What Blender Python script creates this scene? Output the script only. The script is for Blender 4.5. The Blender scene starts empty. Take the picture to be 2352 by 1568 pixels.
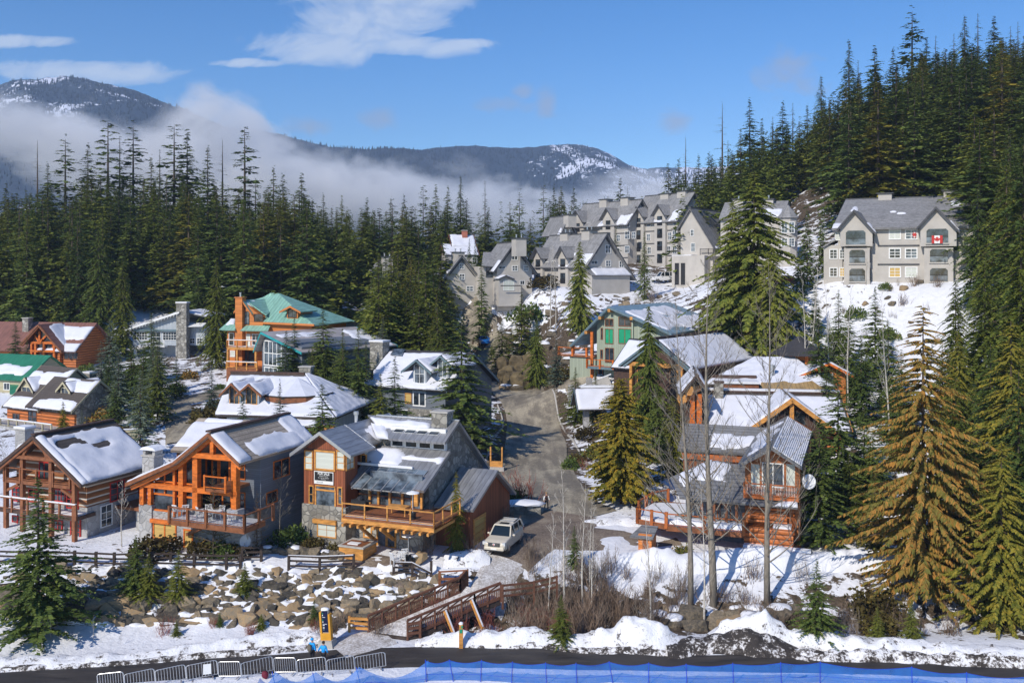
import bpy,math,random
import numpy as np
from mathutils import Vector,noise as mnoise
R=math.radians
SC=bpy.context.scene
COL=SC.collection
F,CU,VH,CZ=2200.0,1176.0,620.0,27.0
def P(u,v,Y):
 return Vector(((u-CU)/F*Y,Y,CZ-(v-VH)/F*Y))
def zof(v,Y):
 return CZ-(v-VH)/F*Y
cam=bpy.data.cameras.new('camera');camo=bpy.data.objects.new('camera',cam);COL.objects.link(camo)
camo.location=(0,0,CZ);camo.rotation_euler=(R(90),0,0)
cam.sensor_width=36;cam.lens=F/2352*36;cam.shift_y=-(784-VH)/2352
cam.clip_start=0.5;cam.clip_end=30000
SC.camera=camo
SUN_AZ,SUN_EL=R(215),R(37)
sl=bpy.data.lights.new('sun','SUN');sl.energy=3.5;sl.angle=R(0.5);sl.color=(1,0.93,0.82)
so=bpy.data.objects.new('sun',sl);COL.objects.link(so)
sd=Vector((math.sin(SUN_AZ)*math.cos(SUN_EL),math.cos(SUN_AZ)*math.cos(SUN_EL),math.sin(SUN_EL)))
so.rotation_euler=sd.to_track_quat('Z','Y').to_euler();so.location=(-40,-60,80)
SC.view_settings.view_transform='Standard';SC.view_settings.look='None'
SC.view_settings.exposure=0.25;SC.view_settings.gamma=1.0
SC.cycles.max_bounces=7;SC.cycles.diffuse_bounces=4;SC.cycles.glossy_bounces=2
SC.cycles.transparent_max_bounces=12;SC.cycles.volume_bounces=3
SC.cycles.use_denoising=True
class NT:
 """small helper to wire shader nodes"""
 def __init__(s,tree):s.t=tree;s.n=tree.nodes;s.l=tree.links
 def __call__(s,typ,ins=None,**kw):
  nd=s.n.new(typ)
  for k,v in kw.items():setattr(nd,k,v)
  for k,v in(ins or{}).items():
   sock=nd.inputs[k]
   if hasattr(v,'is_linked')or isinstance(v,bpy.types.NodeSocket):s.l.new(v,sock)
   else:sock.default_value=v
  return nd
 def ramp(s,fac,stops,interp='LINEAR'):
  nd=s.n.new('ShaderNodeValToRGB');s.l.new(fac,nd.inputs[0]);cr=nd.color_ramp;cr.interpolation=interp
  while len(cr.elements)>1:cr.elements.remove(cr.elements[-1])
  for i,(p,c)in enumerate(stops):
   e=cr.elements[0]if i==0 else cr.elements.new(p)
   e.position=p;e.color=(c,c,c,1)if isinstance(c,(int,float))else(*c,1)
  return nd.outputs[0]
 def math(s,op,a,b=0.0,c=None,clamp=False):
  nd=s.n.new('ShaderNodeMath');nd.operation=op;nd.use_clamp=clamp
  for i,x in enumerate((a,b,c)):
   if x is None:continue
   if isinstance(x,bpy.types.NodeSocket):s.l.new(x,nd.inputs[i])
   else:nd.inputs[i].default_value=x
  return nd.outputs[0]
 def mix(s,fac,a,b,blend='MIX'):
  nd=s.n.new('ShaderNodeMix');nd.data_type='RGBA';nd.blend_type=blend
  for k,x in((0,fac),(6,a),(7,b)):
   if isinstance(x,bpy.types.NodeSocket):s.l.new(x,nd.inputs[k])
   elif k==0:nd.inputs[0].default_value=x
   else:nd.inputs[k].default_value=(*x,1)
  return nd.outputs[2]
 def noise(s,vec,scale,detail=3,rough=0.55,dist=0.0):
  nd=s.n.new('ShaderNodeTexNoise');nd.inputs['Scale'].default_value=scale
  nd.inputs['Detail'].default_value=detail;nd.inputs['Roughness'].default_value=rough;nd.inputs['Distortion'].default_value=dist
  if vec is not None:s.l.new(vec,nd.inputs['Vector'])
  return nd.outputs['Fac']
def new_mat(name):
 m=bpy.data.materials.new(name);m.use_nodes=True
 nt=NT(m.node_tree);m.node_tree.nodes.clear()
 out=nt('ShaderNodeOutputMaterial');b=nt('ShaderNodeBsdfPrincipled')
 nt.l.new(b.outputs[0],out.inputs[0])
 return m,nt,b
def setc(nt,b,name,v):
 if isinstance(v,bpy.types.NodeSocket):nt.l.new(v,b.inputs[name])
 else:b.inputs[name].default_value=(*v,1)if isinstance(v,tuple)else v
def bump(nt,b,h,strength=0.4,dist=0.05):
 bp=nt('ShaderNodeBump',{'Strength':strength,'Distance':dist});nt.l.new(h,bp.inputs['Height']);nt.l.new(bp.outputs[0],b.inputs['Normal'])
def ocoord(nt):return nt('ShaderNodeTexCoord').outputs['Object']
def stretch(nt,vec,sx,sy,sz):
 mp=nt('ShaderNodeMapping');mp.inputs['Scale'].default_value=(sx,sy,sz);nt.l.new(vec,mp.inputs['Vector']);return mp.outputs[0]
def m_plain(name,c,rough=0.6,var=0.25,scale=3.0,metal=0.0,spec=0.4,st=(1,1,1),bmp=0.15):
 m,nt,b=new_mat(name);o=stretch(nt,ocoord(nt),*st)
 n=nt.noise(o,scale,4)
 lo=tuple(x*(1-var)for x in c);hi=tuple(min(1,x*(1+var))for x in c)
 setc(nt,b,'Base Color',nt.ramp(n,[(0.3,lo),(0.7,hi)]))
 b.inputs['Roughness'].default_value=rough;b.inputs['Metallic'].default_value=metal;b.inputs['Specular IOR Level'].default_value=spec
 if bmp:bump(nt,b,n,bmp,0.03)
 return m
def m_boards(name,c,pitch=0.2,axis='z',rough=0.65,var=0.3,groove=0.45):
 """boarding: dark grooves every pitch metres along the axis"""
 m,nt,b=new_mat(name);o=ocoord(nt)
 sp=nt('ShaderNodeSeparateXYZ');nt.l.new(o,sp.inputs[0])
 if axis=='z':co=sp.outputs[2]
 else:co=nt.math('ADD',sp.outputs[0],sp.outputs[1])
 k=nt.math('DIVIDE',co,pitch);fr=nt.math('FRACT',k);cell=nt.math('FLOOR',k)
 wn=nt('ShaderNodeTexWhiteNoise',noise_dimensions='1D');nt.l.new(cell,wn.inputs['W'])
 st=(0.6,0.6,6)if axis=='z' else(6,6,0.6)
 n=nt.noise(stretch(nt,o,*st),2.0,4)
 nn=nt.math('ADD',nt.math('MULTIPLY',n,0.6),nt.math('MULTIPLY',wn.outputs[0],0.4))
 lo=tuple(x*(1-var)for x in c);hi=tuple(min(1,x*(1+var))for x in c)
 col=nt.ramp(nn,[(0.25,lo),(0.75,hi)])
 g=nt.ramp(fr,[(0.0,0),(0.06,0),(0.14,1),(0.94,1),(1.0,0)])
 col=nt.mix(g,tuple(x*groove for x in c),col)
 setc(nt,b,'Base Color',col);b.inputs['Roughness'].default_value=rough
 bump(nt,b,g,0.5,0.03)
 return m
def m_logs(name,c,pitch=0.34,chink=None,rough=0.6):
 m,nt,b=new_mat(name);o=ocoord(nt)
 sp=nt('ShaderNodeSeparateXYZ');nt.l.new(o,sp.inputs[0])
 fr=nt.math('FRACT',nt.math('DIVIDE',sp.outputs[2],pitch))
 n=nt.noise(stretch(nt,o,0.5,0.5,5),2.0,4)
 col=nt.ramp(n,[(0.3,tuple(x*0.65 for x in c)),(0.7,tuple(min(1,x*1.25)for x in c))])
 g=nt.ramp(fr,[(0.0,0),(0.08,0),(0.2,1),(0.86,1),(0.95,0)])
 col=nt.mix(g,chink or tuple(x*0.3 for x in c),col)
 setc(nt,b,'Base Color',col);b.inputs['Roughness'].default_value=rough
 bump(nt,b,nt.math('SINE',nt.math('MULTIPLY',fr,math.pi)),0.8,0.1)
 return m
def m_stone(name,scale=1.9,a=(0.13,0.12,0.10),bcol=(0.42,0.40,0.35),mortar=(0.2,0.19,0.17)):
 m,nt,b=new_mat(name);o=ocoord(nt)
 v=nt('ShaderNodeTexVoronoi',{'Scale':scale});nt.l.new(o,v.inputs['Vector'])
 e=nt('ShaderNodeTexVoronoi',{'Scale':scale},feature='DISTANCE_TO_EDGE');nt.l.new(o,e.inputs['Vector'])
 sp=nt('ShaderNodeSeparateColor');nt.l.new(v.outputs['Color'],sp.inputs[0])
 n=nt.noise(o,9,4)
 f=nt.math('ADD',nt.math('MULTIPLY',sp.outputs[0],0.7),nt.math('MULTIPLY',n,0.4))
 col=nt.ramp(f,[(0.15,a),(0.5,tuple((x+y)/2 for x,y in zip(a,bcol))),(0.9,bcol)])
 ed=nt.ramp(e.outputs['Distance'],[(0.0,0),(0.045,0),(0.09,1)])
 setc(nt,b,'Base Color',nt.mix(ed,mortar,col));b.inputs['Roughness'].default_value=0.85
 bump(nt,b,ed,0.8,0.06)
 return m
def m_shingle(name,c,var=0.35,row=0.22,wid=0.5,gap=0.45):
 m,nt,b=new_mat(name);o=ocoord(nt)
 sp=nt('ShaderNodeSeparateXYZ');nt.l.new(o,sp.inputs[0])
 k=nt.math('DIVIDE',sp.outputs[2],row);fr=nt.math('FRACT',k)
 n=nt.noise(o,0.35,3);n2=nt.noise(stretch(nt,o,3,3,3),2.2,2)
 nn=nt.math('ADD',nt.math('MULTIPLY',n,0.5),nt.math('MULTIPLY',n2,0.5))
 lo=tuple(x*(1-var)for x in c);hi=tuple(min(1,x*(1+var))for x in c)
 col=nt.ramp(nn,[(0.3,lo),(0.7,hi)])
 g=nt.ramp(fr,[(0.0,0),(0.1,0),(0.2,1)])
 setc(nt,b,'Base Color',nt.mix(g,tuple(x*gap for x in c),col));b.inputs['Roughness'].default_value=0.8
 bump(nt,b,fr,0.5,0.04)
 return m
def m_seam(name,c,pitch=0.55,rough=0.42,metal=0.5):
 """standing seam metal roof, seams run up the slope"""
 m,nt,b=new_mat(name);o=ocoord(nt)
 sp=nt('ShaderNodeSeparateXYZ');nt.l.new(o,sp.inputs[0])
 fr=nt.math('FRACT',nt.math('DIVIDE',sp.outputs[0],pitch))
 n=nt.noise(stretch(nt,o,2.5,0.5,0.5),1.2,4)
 col=nt.ramp(n,[(0.3,tuple(x*0.75 for x in c)),(0.7,tuple(min(1,x*1.25)for x in c))])
 g=nt.ramp(fr,[(0.0,0),(0.07,0),(0.12,1)])
 setc(nt,b,'Base Color',nt.mix(g,tuple(x*0.6 for x in c),col))
 b.inputs['Roughness'].default_value=rough;b.inputs['Metallic'].default_value=metal
 bump(nt,b,g,0.5,0.04)
 return m
def m_glass(name,c=(0.02,0.026,0.032)):
 m,nt,b=new_mat(name);o=ocoord(nt)
 n=nt.noise(o,0.9,3,0.6)
 setc(nt,b,'Base Color',nt.ramp(n,[(0.38,tuple(x*0.5 for x in c)),(0.62,tuple(x*3.0 for x in c))]))  # mottled base colour paints uneven reflection into the pane
 b.inputs['Roughness'].default_value=0.06;b.inputs['Specular IOR Level'].default_value=0.8
 bump(nt,b,nt.noise(o,0.6,2),0.06,0.05)
 return m
def m_snow(name,c=(0.85,0.86,0.9),scale=1.5,strength=0.5):
 m,nt,b=new_mat(name);o=nt('ShaderNodeNewGeometry').outputs['Position']
 n=nt.noise(o,scale,5,0.6)
 setc(nt,b,'Base Color',nt.ramp(n,[(0.3,tuple(x*0.93 for x in c)),(0.65,c)]))
 b.inputs['Roughness'].default_value=0.55;b.inputs['Specular IOR Level'].default_value=0.25
 bump(nt,b,n,strength,0.12)
 return m
M={}
M['snow']=m_snow('snow',(.8,.81,.85));M['roofsnow']=m_snow('roof_snow',(.72,.73,.79),0.8,0.6)
M['orange']=m_plain('orange_timber',(0.6,0.15,0.02),0.5,0.38,1.6,st=(1,1,3))
M['honey']=m_plain('honey_timber',(0.56,0.26,0.065),0.5,0.38,1.6,st=(1,1,3))
M['brown']=m_plain('brown_timber',(0.23,0.085,0.035),0.6,0.3,2.5)
M['dkbrown']=m_plain('dark_brown_timber',(0.075,0.042,0.03),0.7,0.35,3)
M['rail']=m_plain('weathered_rail',(0.05,0.036,0.03),0.8,0.4,4)
M['cedar']=m_boards('red_cedar_boards',(0.26,0.075,0.03),0.22,'h')
M['logs']=m_logs('varnished_logs',(0.55,0.16,0.035),0.42)
M['chinklogs']=m_logs('brown_logs_with_white_chinking',(0.27,0.1,0.03),0.55,(0.62,0.58,0.5))
M['stone']=m_stone('field_stone')
M['greystone']=m_stone('pale_grey_stone',1.6,(0.26,0.255,0.25),(0.47,0.46,0.45),(0.36,0.35,0.34))
M['shake']=m_shingle('dark_cedar_shakes',(0.085,0.068,0.058))
M['tanshake']=m_shingle('tan_cedar_shakes',(0.36,0.3,0.24),0.4,0.28)
M['greyshake']=m_shingle('grey_weathered_shakes',(0.19,0.19,0.195),0.3)
M['condoroof']=m_shingle('grey_condo_shingles',(0.29,0.285,0.285),0.3,0.3,gap=0.7)
_m=M['condoroof'];_t=NT(_m.node_tree);_b=[q for q in _t.n if q.type=='BSDF_PRINCIPLED'][0];_s=_b.inputs['Base Color'].links[0].from_socket
setc(_t,_b,'Base Color',_t.mix(1.0,_s,_t.ramp(_t.noise(stretch(_t,ocoord(_t),1.6,1.6,0.12),1.3,4),[(.3,.62),(.65,1.0)]),'MULTIPLY'))
M['seam']=m_seam('grey_standing_seam',(0.36,0.36,0.37))
M['greenroof']=m_seam('green_metal_roof',(0.25,0.46,0.36),0.6,0.45,0.1)
M['dkgreenroof']=m_seam('dark_green_metal_roof',(0.03,0.2,0.11),0.6,0.45,0.1)
M['tealroof']=m_seam('blue_grey_metal_roof',(0.22,0.33,0.4),0.6,0.45,0.15)
M['brownroof']=m_seam('brown_metal_roof',(0.24,0.11,0.08),0.6,0.5,0.1)
M['tanroof']=m_seam('tan_metal_roof',(0.42,0.28,0.12),0.5,0.5,0.1)
M['palebrownroof']=m_seam('pale_brown_metal_roof',(0.4,0.36,0.34),0.6,0.5,0.1)
M['teal']=m_plain('teal_trim',(0.03,0.32,0.34),0.5,0.15)
M['slate']=m_plain('slate_trim',(0.13,0.19,0.22),0.5,0.2)
M['dkroof']=m_shingle('charcoal_shingles',(0.04,0.038,0.042),0.3)
M['stucco']=m_plain('grey_beige_stucco',(0.47,0.44,0.4),0.9,0.1,0.5)
M['dktrim']=m_plain('dark_grey_trim',(0.07,0.072,0.078),0.6,0.2)
M['greyboard']=m_boards('blue_grey_boards',(0.42,0.46,0.5),0.28,'h',groove=0.7,var=0.12)
M['greywall']=m_boards('slate_lap_siding',(0.15,0.17,0.2),0.18,'z',groove=0.6,var=0.18)
M['palegreen']=m_boards('sage_green_boards',(0.34,0.38,0.29),0.3,'h',groove=0.75,var=0.1)
M['beige']=m_boards('beige_siding',(0.45,0.4,0.26),0.2,'z',groove=0.75,var=0.1)
M['paleblue']=m_boards('pale_blue_boards',(0.5,0.56,0.6),0.3,'h',groove=0.7,var=0.1)
M['cabin']=m_boards('weathered_cedar_siding',(0.4,0.14,0.045),0.24,'z',groove=0.55,var=0.35);M['cabinrail']=m_plain('weathered_orange_rail',(0.42,0.12,0.03),0.6,0.35,1.8)
M['orangewall']=m_boards('orange_cedar_siding',(0.6,0.2,0.045),0.2,'z',groove=0.6,var=0.25)
M['white']=m_plain('white_paint',(0.78,0.78,0.76),0.5,0.05)
M['cream']=m_plain('cream_paint',(0.66,0.6,0.42),0.6,0.08)
M['red']=m_plain('red_paint',(0.5,0.03,0.025),0.5,0.15)
M['glass']=m_glass('window_glass')
M['skyglass']=m_glass('painted_sky_reflection_glass',(0.06,0.075,0.09))  # paler base colour paints in the reflected sky
M['greenglass']=m_plain('green_blind',(0.02,0.32,0.16),0.35,0.15,1.0,bmp=0)
M['blind']=m_boards('pale_slatted_blind',(0.62,0.65,0.58),0.12,'z',groove=0.85,var=0.06)
M['woodblind']=m_boards('wooden_blind',(0.6,0.4,0.12),0.12,'z',groove=0.75,var=0.15)
M['concrete']=m_plain('concrete',(0.42,0.4,0.37),0.9,0.15,2.5)
M['steel']=m_plain('galvanised_steel',(0.6,0.61,0.62),0.35,0.08,6,metal=0.7,bmp=0)
M['black']=m_plain('black_metal',(0.02,0.02,0.022),0.5,0.2,bmp=0)
M['whiteplastic']=m_plain('white_plastic',(0.8,0.8,0.8),0.4,0.04,bmp=0)
M['dishgrey']=m_plain('dish_grey',(0.62,0.63,0.65),0.4,0.06,bmp=0)
M['rock']=m_plain('grey_brown_rock',(0.2,0.165,0.125),0.9,0.55,0.9,bmp=0.8)
M['bark']=m_plain('grey_bark',(0.23,0.2,0.16),0.9,0.4,5,st=(2,2,0.4),bmp=0.5)
M['birch']=m_plain('pale_bark',(0.5,0.46,0.4),0.8,0.35,4,st=(1,1,2),bmp=0.2)
M['twig']=m_plain('brown_twigs',(0.2,0.14,0.1),0.9,0.55,0.7,bmp=0)
M['greytwig']=m_plain('grey_twigs',(0.27,0.22,0.17),0.9,0.5,0.7,bmp=0)
M['redtwig']=m_plain('red_twigs',(0.27,0.085,0.06),0.9,0.35,2,bmp=0)
M['trunk']=m_plain('conifer_bark',(0.1,0.075,0.055),0.9,0.4,5,st=(2,2,0.4),bmp=0.4)
def tag(o,label=None,cat=None,group=None,kind=None):
 if label:o['label']=label
 if cat:o['category']=cat
 if group:o['group']=group
 if kind:o['kind']=kind
 return o
def thing(name,label,cat,loc=(0,0,0),rotz=0.0,group=None):
 o=bpy.data.objects.new(name,None);COL.objects.link(o);o.empty_display_size=0.5
 o.location=loc;o.rotation_euler=(0,0,rotz)
 return tag(o,label,cat,group)
def mesh_obj(name,me,mat=None,parent=None):
 if mat is not None:me.materials.append(mat)
 o=bpy.data.objects.new(name,me);COL.objects.link(o)
 if parent is not None:o.parent=parent
 return o
def dup(root,loc,rotz=None,scale=None,label=None,group=None):
 r=root.copy();COL.objects.link(r);r.location=loc
 if rotz is not None:r.rotation_euler=(0,0,rotz)
 if scale is not None:r.scale=scale if hasattr(scale,'__len__')else(scale,)*3
 if label:r['label']=label
 if group:r['group']=group
 for ch in root.children:
  c=ch.copy();COL.objects.link(c);c.parent=r
  for g in ch.children:
   d=g.copy();COL.objects.link(d);d.parent=c
 return r
class MB:
 def __init__(s):s.v=[];s.f=[]
 def add(s,verts,faces):
  n=len(s.v);s.v.extend([tuple(p)for p in verts]);s.f.extend([tuple(i+n for i in f)for f in faces]);return s
 def box(s,x0,x1,y0,y1,z0,z1):
  if x0>x1:x0,x1=x1,x0
  if y0>y1:y0,y1=y1,y0
  if z0>z1:z0,z1=z1,z0
  return s.add([(x0,y0,z0),(x1,y0,z0),(x1,y1,z0),(x0,y1,z0),(x0,y0,z1),(x1,y0,z1),(x1,y1,z1),(x0,y1,z1)],[(0,3,2,1),(4,5,6,7),(0,1,5,4),(1,2,6,5),(2,3,7,6),(3,0,4,7)])
 def prism(s,pts,d):
  """closed polygon pts (3-D, any plane) swept by vector d"""
  n=len(pts);d=Vector(d);a=[Vector(p)for p in pts];b=[p+d for p in a]
  nrm=Vector((0,0,0))
  for i in range(n):nrm+=a[i].cross(a[(i+1)%n])
  flip=nrm.dot(d)>0
  f=[tuple(range(n)),tuple(range(2*n-1,n-1,-1))]+[(i,i+n,(i+1)%n+n,(i+1)%n)for i in range(n)]
  if flip:f=[tuple(reversed(q))for q in f]
  return s.add(a+b,f)
 def slab(s,q,th):
  """q: 4 corners of the top face; solid goes th below along the normal"""
  a=[Vector(p)for p in q];n=(a[1]-a[0]).cross(a[2]-a[0]).normalized()
  if n.z<0:n=-n
  return s.prism(a,-n*th)
 def beam(s,p,q,w,h=None):
  """square bar from p to q"""
  h=h or w;p=Vector(p);q=Vector(q);d=(q-p)
  if d.length<1e-6:return s
  dn=d.normalized();up=Vector((0,0,1))if abs(dn.z)<0.95 else Vector((0,1,0))
  a=dn.cross(up).normalized()*(w/2);b=a.cross(dn).normalized()*(h/2)
  return s.prism([p-a-b,p+a-b,p+a+b,p-a+b],d)
 def tube(s,pts,rad,n=6,cap=True):
  pts=[Vector(p)for p in pts]
  if not hasattr(rad,'__len__'):rad=[rad]*len(pts)
  base=len(s.v);vs=[];prev=None
  for i,p in enumerate(pts):
   d=(pts[min(i+1,len(pts)-1)]-pts[max(i-1,0)]).normalized()
   if prev is None:
    ref=Vector((0,0,1))if abs(d.z)<0.9 else Vector((1,0,0));a=d.cross(ref).normalized()
   else:a=(prev-d*prev.dot(d)).normalized()
   prev=a;b=d.cross(a)
   for k in range(n):
    t=2*math.pi*k/n;vs.append(p+(a*math.cos(t)+b*math.sin(t))*rad[i])
  fs=[]
  for i in range(len(pts)-1):
   for k in range(n):
    fs.append((i*n+k,i*n+(k+1)%n,(i+1)*n+(k+1)%n,(i+1)*n+k))
  if cap:fs.append(tuple(range(n-1,-1,-1)));fs.append(tuple((len(pts)-1)*n+k for k in range(n)))
  return s.add(vs,fs)
 def lathe(s,prof,c=(0,0,0),n=14):
  """prof: list of (r, z) about the z axis at c"""
  vs=[];fs=[]
  for r,z in prof:
   for k in range(n):
    t=2*math.pi*k/n;vs.append((c[0]+r*math.cos(t),c[1]+r*math.sin(t),c[2]+z))
  for i in range(len(prof)-1):
   for k in range(n):fs.append((i*n+k,i*n+(k+1)%n,(i+1)*n+(k+1)%n,(i+1)*n+k))
  fs.append(tuple(range(n-1,-1,-1)));fs.append(tuple((len(prof)-1)*n+k for k in range(n)))
  return s.add(vs,fs)
 def rock(s,c,r,rng,sq=0.75):
  """irregular boulder: a jittered, squared-off sphere"""
  n,m=8,5;vs=[(c[0],c[1],c[2]-r[2])]
  ph=rng.uniform(0,6.28)
  for j in range(1,m):
   th=math.pi*j/m
   for k in range(n):
    t=2*math.pi*k/n+ph
    x,y,z=math.sin(th)*math.cos(t),math.sin(th)*math.sin(t),-math.cos(th)
    sg=lambda w:math.copysign(abs(w)**sq,w)
    q=rng.uniform(0.82,1.12)
    vs.append((c[0]+sg(x)*r[0]*q,c[1]+sg(y)*r[1]*q,c[2]+sg(z)*r[2]*q))
  vs.append((c[0],c[1],c[2]+r[2]*0.95));top=len(vs)-1;fs=[]
  for k in range(n):fs.append((0,1+(k+1)%n,1+k))
  for j in range(m-2):
   for k in range(n):
    a=1+j*n+k;b2=1+j*n+(k+1)%n;fs.append((a,b2,b2+n,a+n))
  o=1+(m-2)*n
  for k in range(n):fs.append((o+k,o+(k+1)%n,top))
  return s.add(vs,fs)
 def build(s,name,mat,parent=None,smooth=False):
  me=bpy.data.meshes.new(name);me.from_pydata(s.v,[],s.f);me.update()
  if smooth:me.polygons.foreach_set('use_smooth',[True]*len(me.polygons))
  return mesh_obj(name,me,M[mat]if isinstance(mat,str)else mat,parent)
def np_mesh(name,verts,faces_flat,nper,smooth=False):
 """fast mesh from arrays: verts (n,3); faces as flat index array with nper corners each"""
 me=bpy.data.meshes.new(name);nv=len(verts);nf=len(faces_flat)//nper
 me.vertices.add(nv);me.vertices.foreach_set('co',np.asarray(verts,np.float32).ravel())
 me.loops.add(nf*nper);me.loops.foreach_set('vertex_index',np.asarray(faces_flat,np.int32))
 me.polygons.add(nf);me.polygons.foreach_set('loop_start',np.arange(0,nf*nper,nper,dtype=np.int32))
 if smooth:me.polygons.foreach_set('use_smooth',np.ones(nf,bool))
 me.update(calc_edges=True);me.validate()
 return me
def cx(X,Y,z):return(X,Y,z)
def cp(u,v,Y):p=P(u,v,Y);return(p.x,p.y,p.z)
ctrl=[]
for X in(-75,-50,-25,0,25,50,75):
 for Y in(40,52,61):ctrl.append(cx(X,Y,0.0))
ctrl+=[cx(-32,66,0.1),cx(-22,67.5,0.05),cx(-12,68.5,0.0),cx(-4,69.5,0.1),cx(4,67,0),cx(12,66,0),cx(22,65,0),cx(34,64,0),cx(45,64,0)]
ctrl+=[cx(-44,70,1.0),cx(-34,71.5,0.5),cx(-26,72,0.3),cx(-17,72.3,0.25),cx(-9,72.5,0.2),cx(-46,78,3.4),cx(-36,77.5,3.1),cx(-28,77.8,3.1),cx(-20,78,3.05),cx(-12,78,3.0),cx(-6,78,2.9),cx(-46,84,3.8),cx(-36,84,3.4),cx(-26,84,3.4),cx(-16,83,3.3),cx(-8,83,3.2),cx(-3,80,3.0),cx(-40,92,4.2),cx(-25,94,3.9),cx(-12,93,3.6),cx(-5,92,3.3)]
ctrl+=[cx(-3,76,2.3),cx(0,80,2.95),cx(3,83,3.0),cx(2,92,3.1),cx(8,92,3.1),cx(8,87,2.9),cx(12,96,3.4),cx(-3.5,72.8,-0.9),cx(1,73,-1.2),cx(8,73,-1.0),cx(16,73,-0.8),cx(24,72.5,-0.5),cx(32,72,-0.3),cx(2,69.5,0.6),cx(9,69.3,0.7),cx(17,69,0.9),cx(25,68.5,0.7),cx(34,68,0.6),cx(42,68,0.8),cx(5,78.5,1.6),cx(12,80,1.7),cx(20,80,2.0),cx(28,80,1.8),cx(36,79,1.4),cx(46,78,2.0),cx(12,86,2.4),cx(18,86,2.4),cx(26,86,2.4),cx(33,86,3.0),cx(42,86,4.0),cx(52,86,6.0)]
road_pts=[(1262,1160,96),(1240,1110,105),(1232,1060,116),(1228,1000,130),(1222,950,143),(1196,905,156),(1160,865,169),(1125,832,181),(1100,812,191)]
for(u,v,Y)in road_pts:
 p=P(u,v,Y);ctrl+=[(p.x,p.y,p.z),(p.x-5,p.y,p.z),(p.x+5,p.y,p.z)]
ctrl+=[cx(-14,115,5.2),cx(-16,135,7.5),cx(-25,105,5.0),cx(-38,105,5.6),cx(-55,108,6.2),cx(-27,118,7.6),cx(-46,122,8.2),cx(-64,125,7.0),cx(-48,136,9.0),cx(-22,142,9.5),cx(-40,152,11.0),cx(-62,150,10.0),cx(-80,165,10.6),cx(-95,160,11.0),cx(-62,175,11.6),cx(-80,180,14),cx(-30,165,12.5),cx(-18,170,11.5)]
ctrl+=[cx(-80,205,19),cx(-105,200,20),cx(-50,200,17),cx(-25,205,16.5),cx(-130,210,24),cx(-105,240,28),cx(-140,260,31),cx(-75,240,25),cx(-45,240,22),cx(-15,240,21.5),cx(-110,290,31),cx(-60,290,27),cx(-20,290,25),cx(20,290,26),cx(-160,330,32),cx(-60,340,27),cx(0,340,26),cx(-190,260,33),cx(-110,380,28),cx(0,400,24),cx(60,380,30)]
ctrl+=[cx(-7,196,20.5),cx(-3,191,21.8),cx(3,190,22.4),cx(5,197,23),cx(14,197,23),cx(26,197,23),cx(16,215,26),cx(18,232,28.8),cx(34,230,29),cx(46,225,29.5),cx(30,212,25.5),cx(40,205,25.5),cx(0,182,15.8),cx(8,182,18.5),cx(16,186,21),cx(25,188,21.5),cx(34,188,22.5),cx(4,172,12.4),cx(10,162,12.4),cx(8,145,9.0),cx(12,130,5.8),cx(14,146,12.0),cx(22,146,12.2),cx(30,150,13.5),cx(28,165,16.5),cx(38,160,19),cx(16,125,7.4),cx(24,126,7.8),cx(14,112,4.8),cx(20,105,5.2),cx(30,106,6.0),cx(38,106,8.0),cx(46,105,10)]
ctrl+=[cx(49,150,25),cx(60,145,25),cx(62,140,24.8),cx(69,137,25),cx(55,146,25),cx(70,150,25.5),cx(76,140,27),cx(50,165,26.5),cx(66,166,28),cx(51,138,19.5),cx(60,131,19.5),cx(70,128,20),cx(44,130,14.5),cx(52,122,13),cx(62,118,14.5),cx(46,145,21),cx(40,176,25.5),cx(36,74.5,-0.4),cx(44,74,0.2),cx(56,74,1.6),cx(70,76,4.0),cx(60,95,9),cx(72,100,13),cx(80,125,22),cx(95,150,33),cx(80,170,34),cx(60,200,34),cx(80,200,41),cx(105,200,50),cx(50,230,33),cx(70,235,45),cx(90,240,54),cx(110,250,64),cx(145,260,75),cx(170,220,74),cx(45,265,33),cx(62,270,44),cx(90,280,58),cx(130,300,75),cx(200,300,95),cx(60,320,36),cx(110,360,60),cx(200,400,90),cx(130,160,50),cx(150,120,45),cx(110,90,22)]
ctrl+=[cx(-80,70,3),cx(-70,90,6),cx(-90,110,8),cx(-110,140,12),cx(-130,170,17)]
CT=np.array(ctrl,float)
def _phi(r2):return np.where(r2>0,0.5*r2*np.log(np.maximum(r2,1e-9)),0.0)
_sx=CT[:,:2]/50.0
_K=_phi(((_sx[:,None,:]-_sx[None,:,:])**2).sum(-1))+np.eye(len(CT))*0.002
_Pm=np.hstack([np.ones((len(CT),1)),_sx]);_n=len(CT)
_A=np.zeros((_n+3,_n+3));_A[:_n,:_n]=_K;_A[:_n,_n:]=_Pm;_A[_n:,:_n]=_Pm.T
_w=np.linalg.solve(_A,np.concatenate([CT[:,2],np.zeros(3)]))
def ground_arr(X,Y):
 X=np.asarray(X,float).ravel();Y=np.asarray(Y,float).ravel();out=np.empty(len(X))
 for i in range(0,len(X),20000):
  q=np.stack([X[i:i+20000],Y[i:i+20000]],1)/50.0
  d=((q[:,None,:]-_sx[None,:,:])**2).sum(-1)
  out[i:i+20000]=_phi(d)@_w[:_n]+_w[_n]+q@_w[_n+1:]
 flat=np.clip((Y-64)/5.0,0,1)
 return out*flat+0.0
def ground(X,Y):return float(ground_arr([X],[Y])[0])
def gpt(u,Y,dz=0.0):
 X=(u-CU)/F*Y;return Vector((X,Y,ground(X,Y)+dz))
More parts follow.
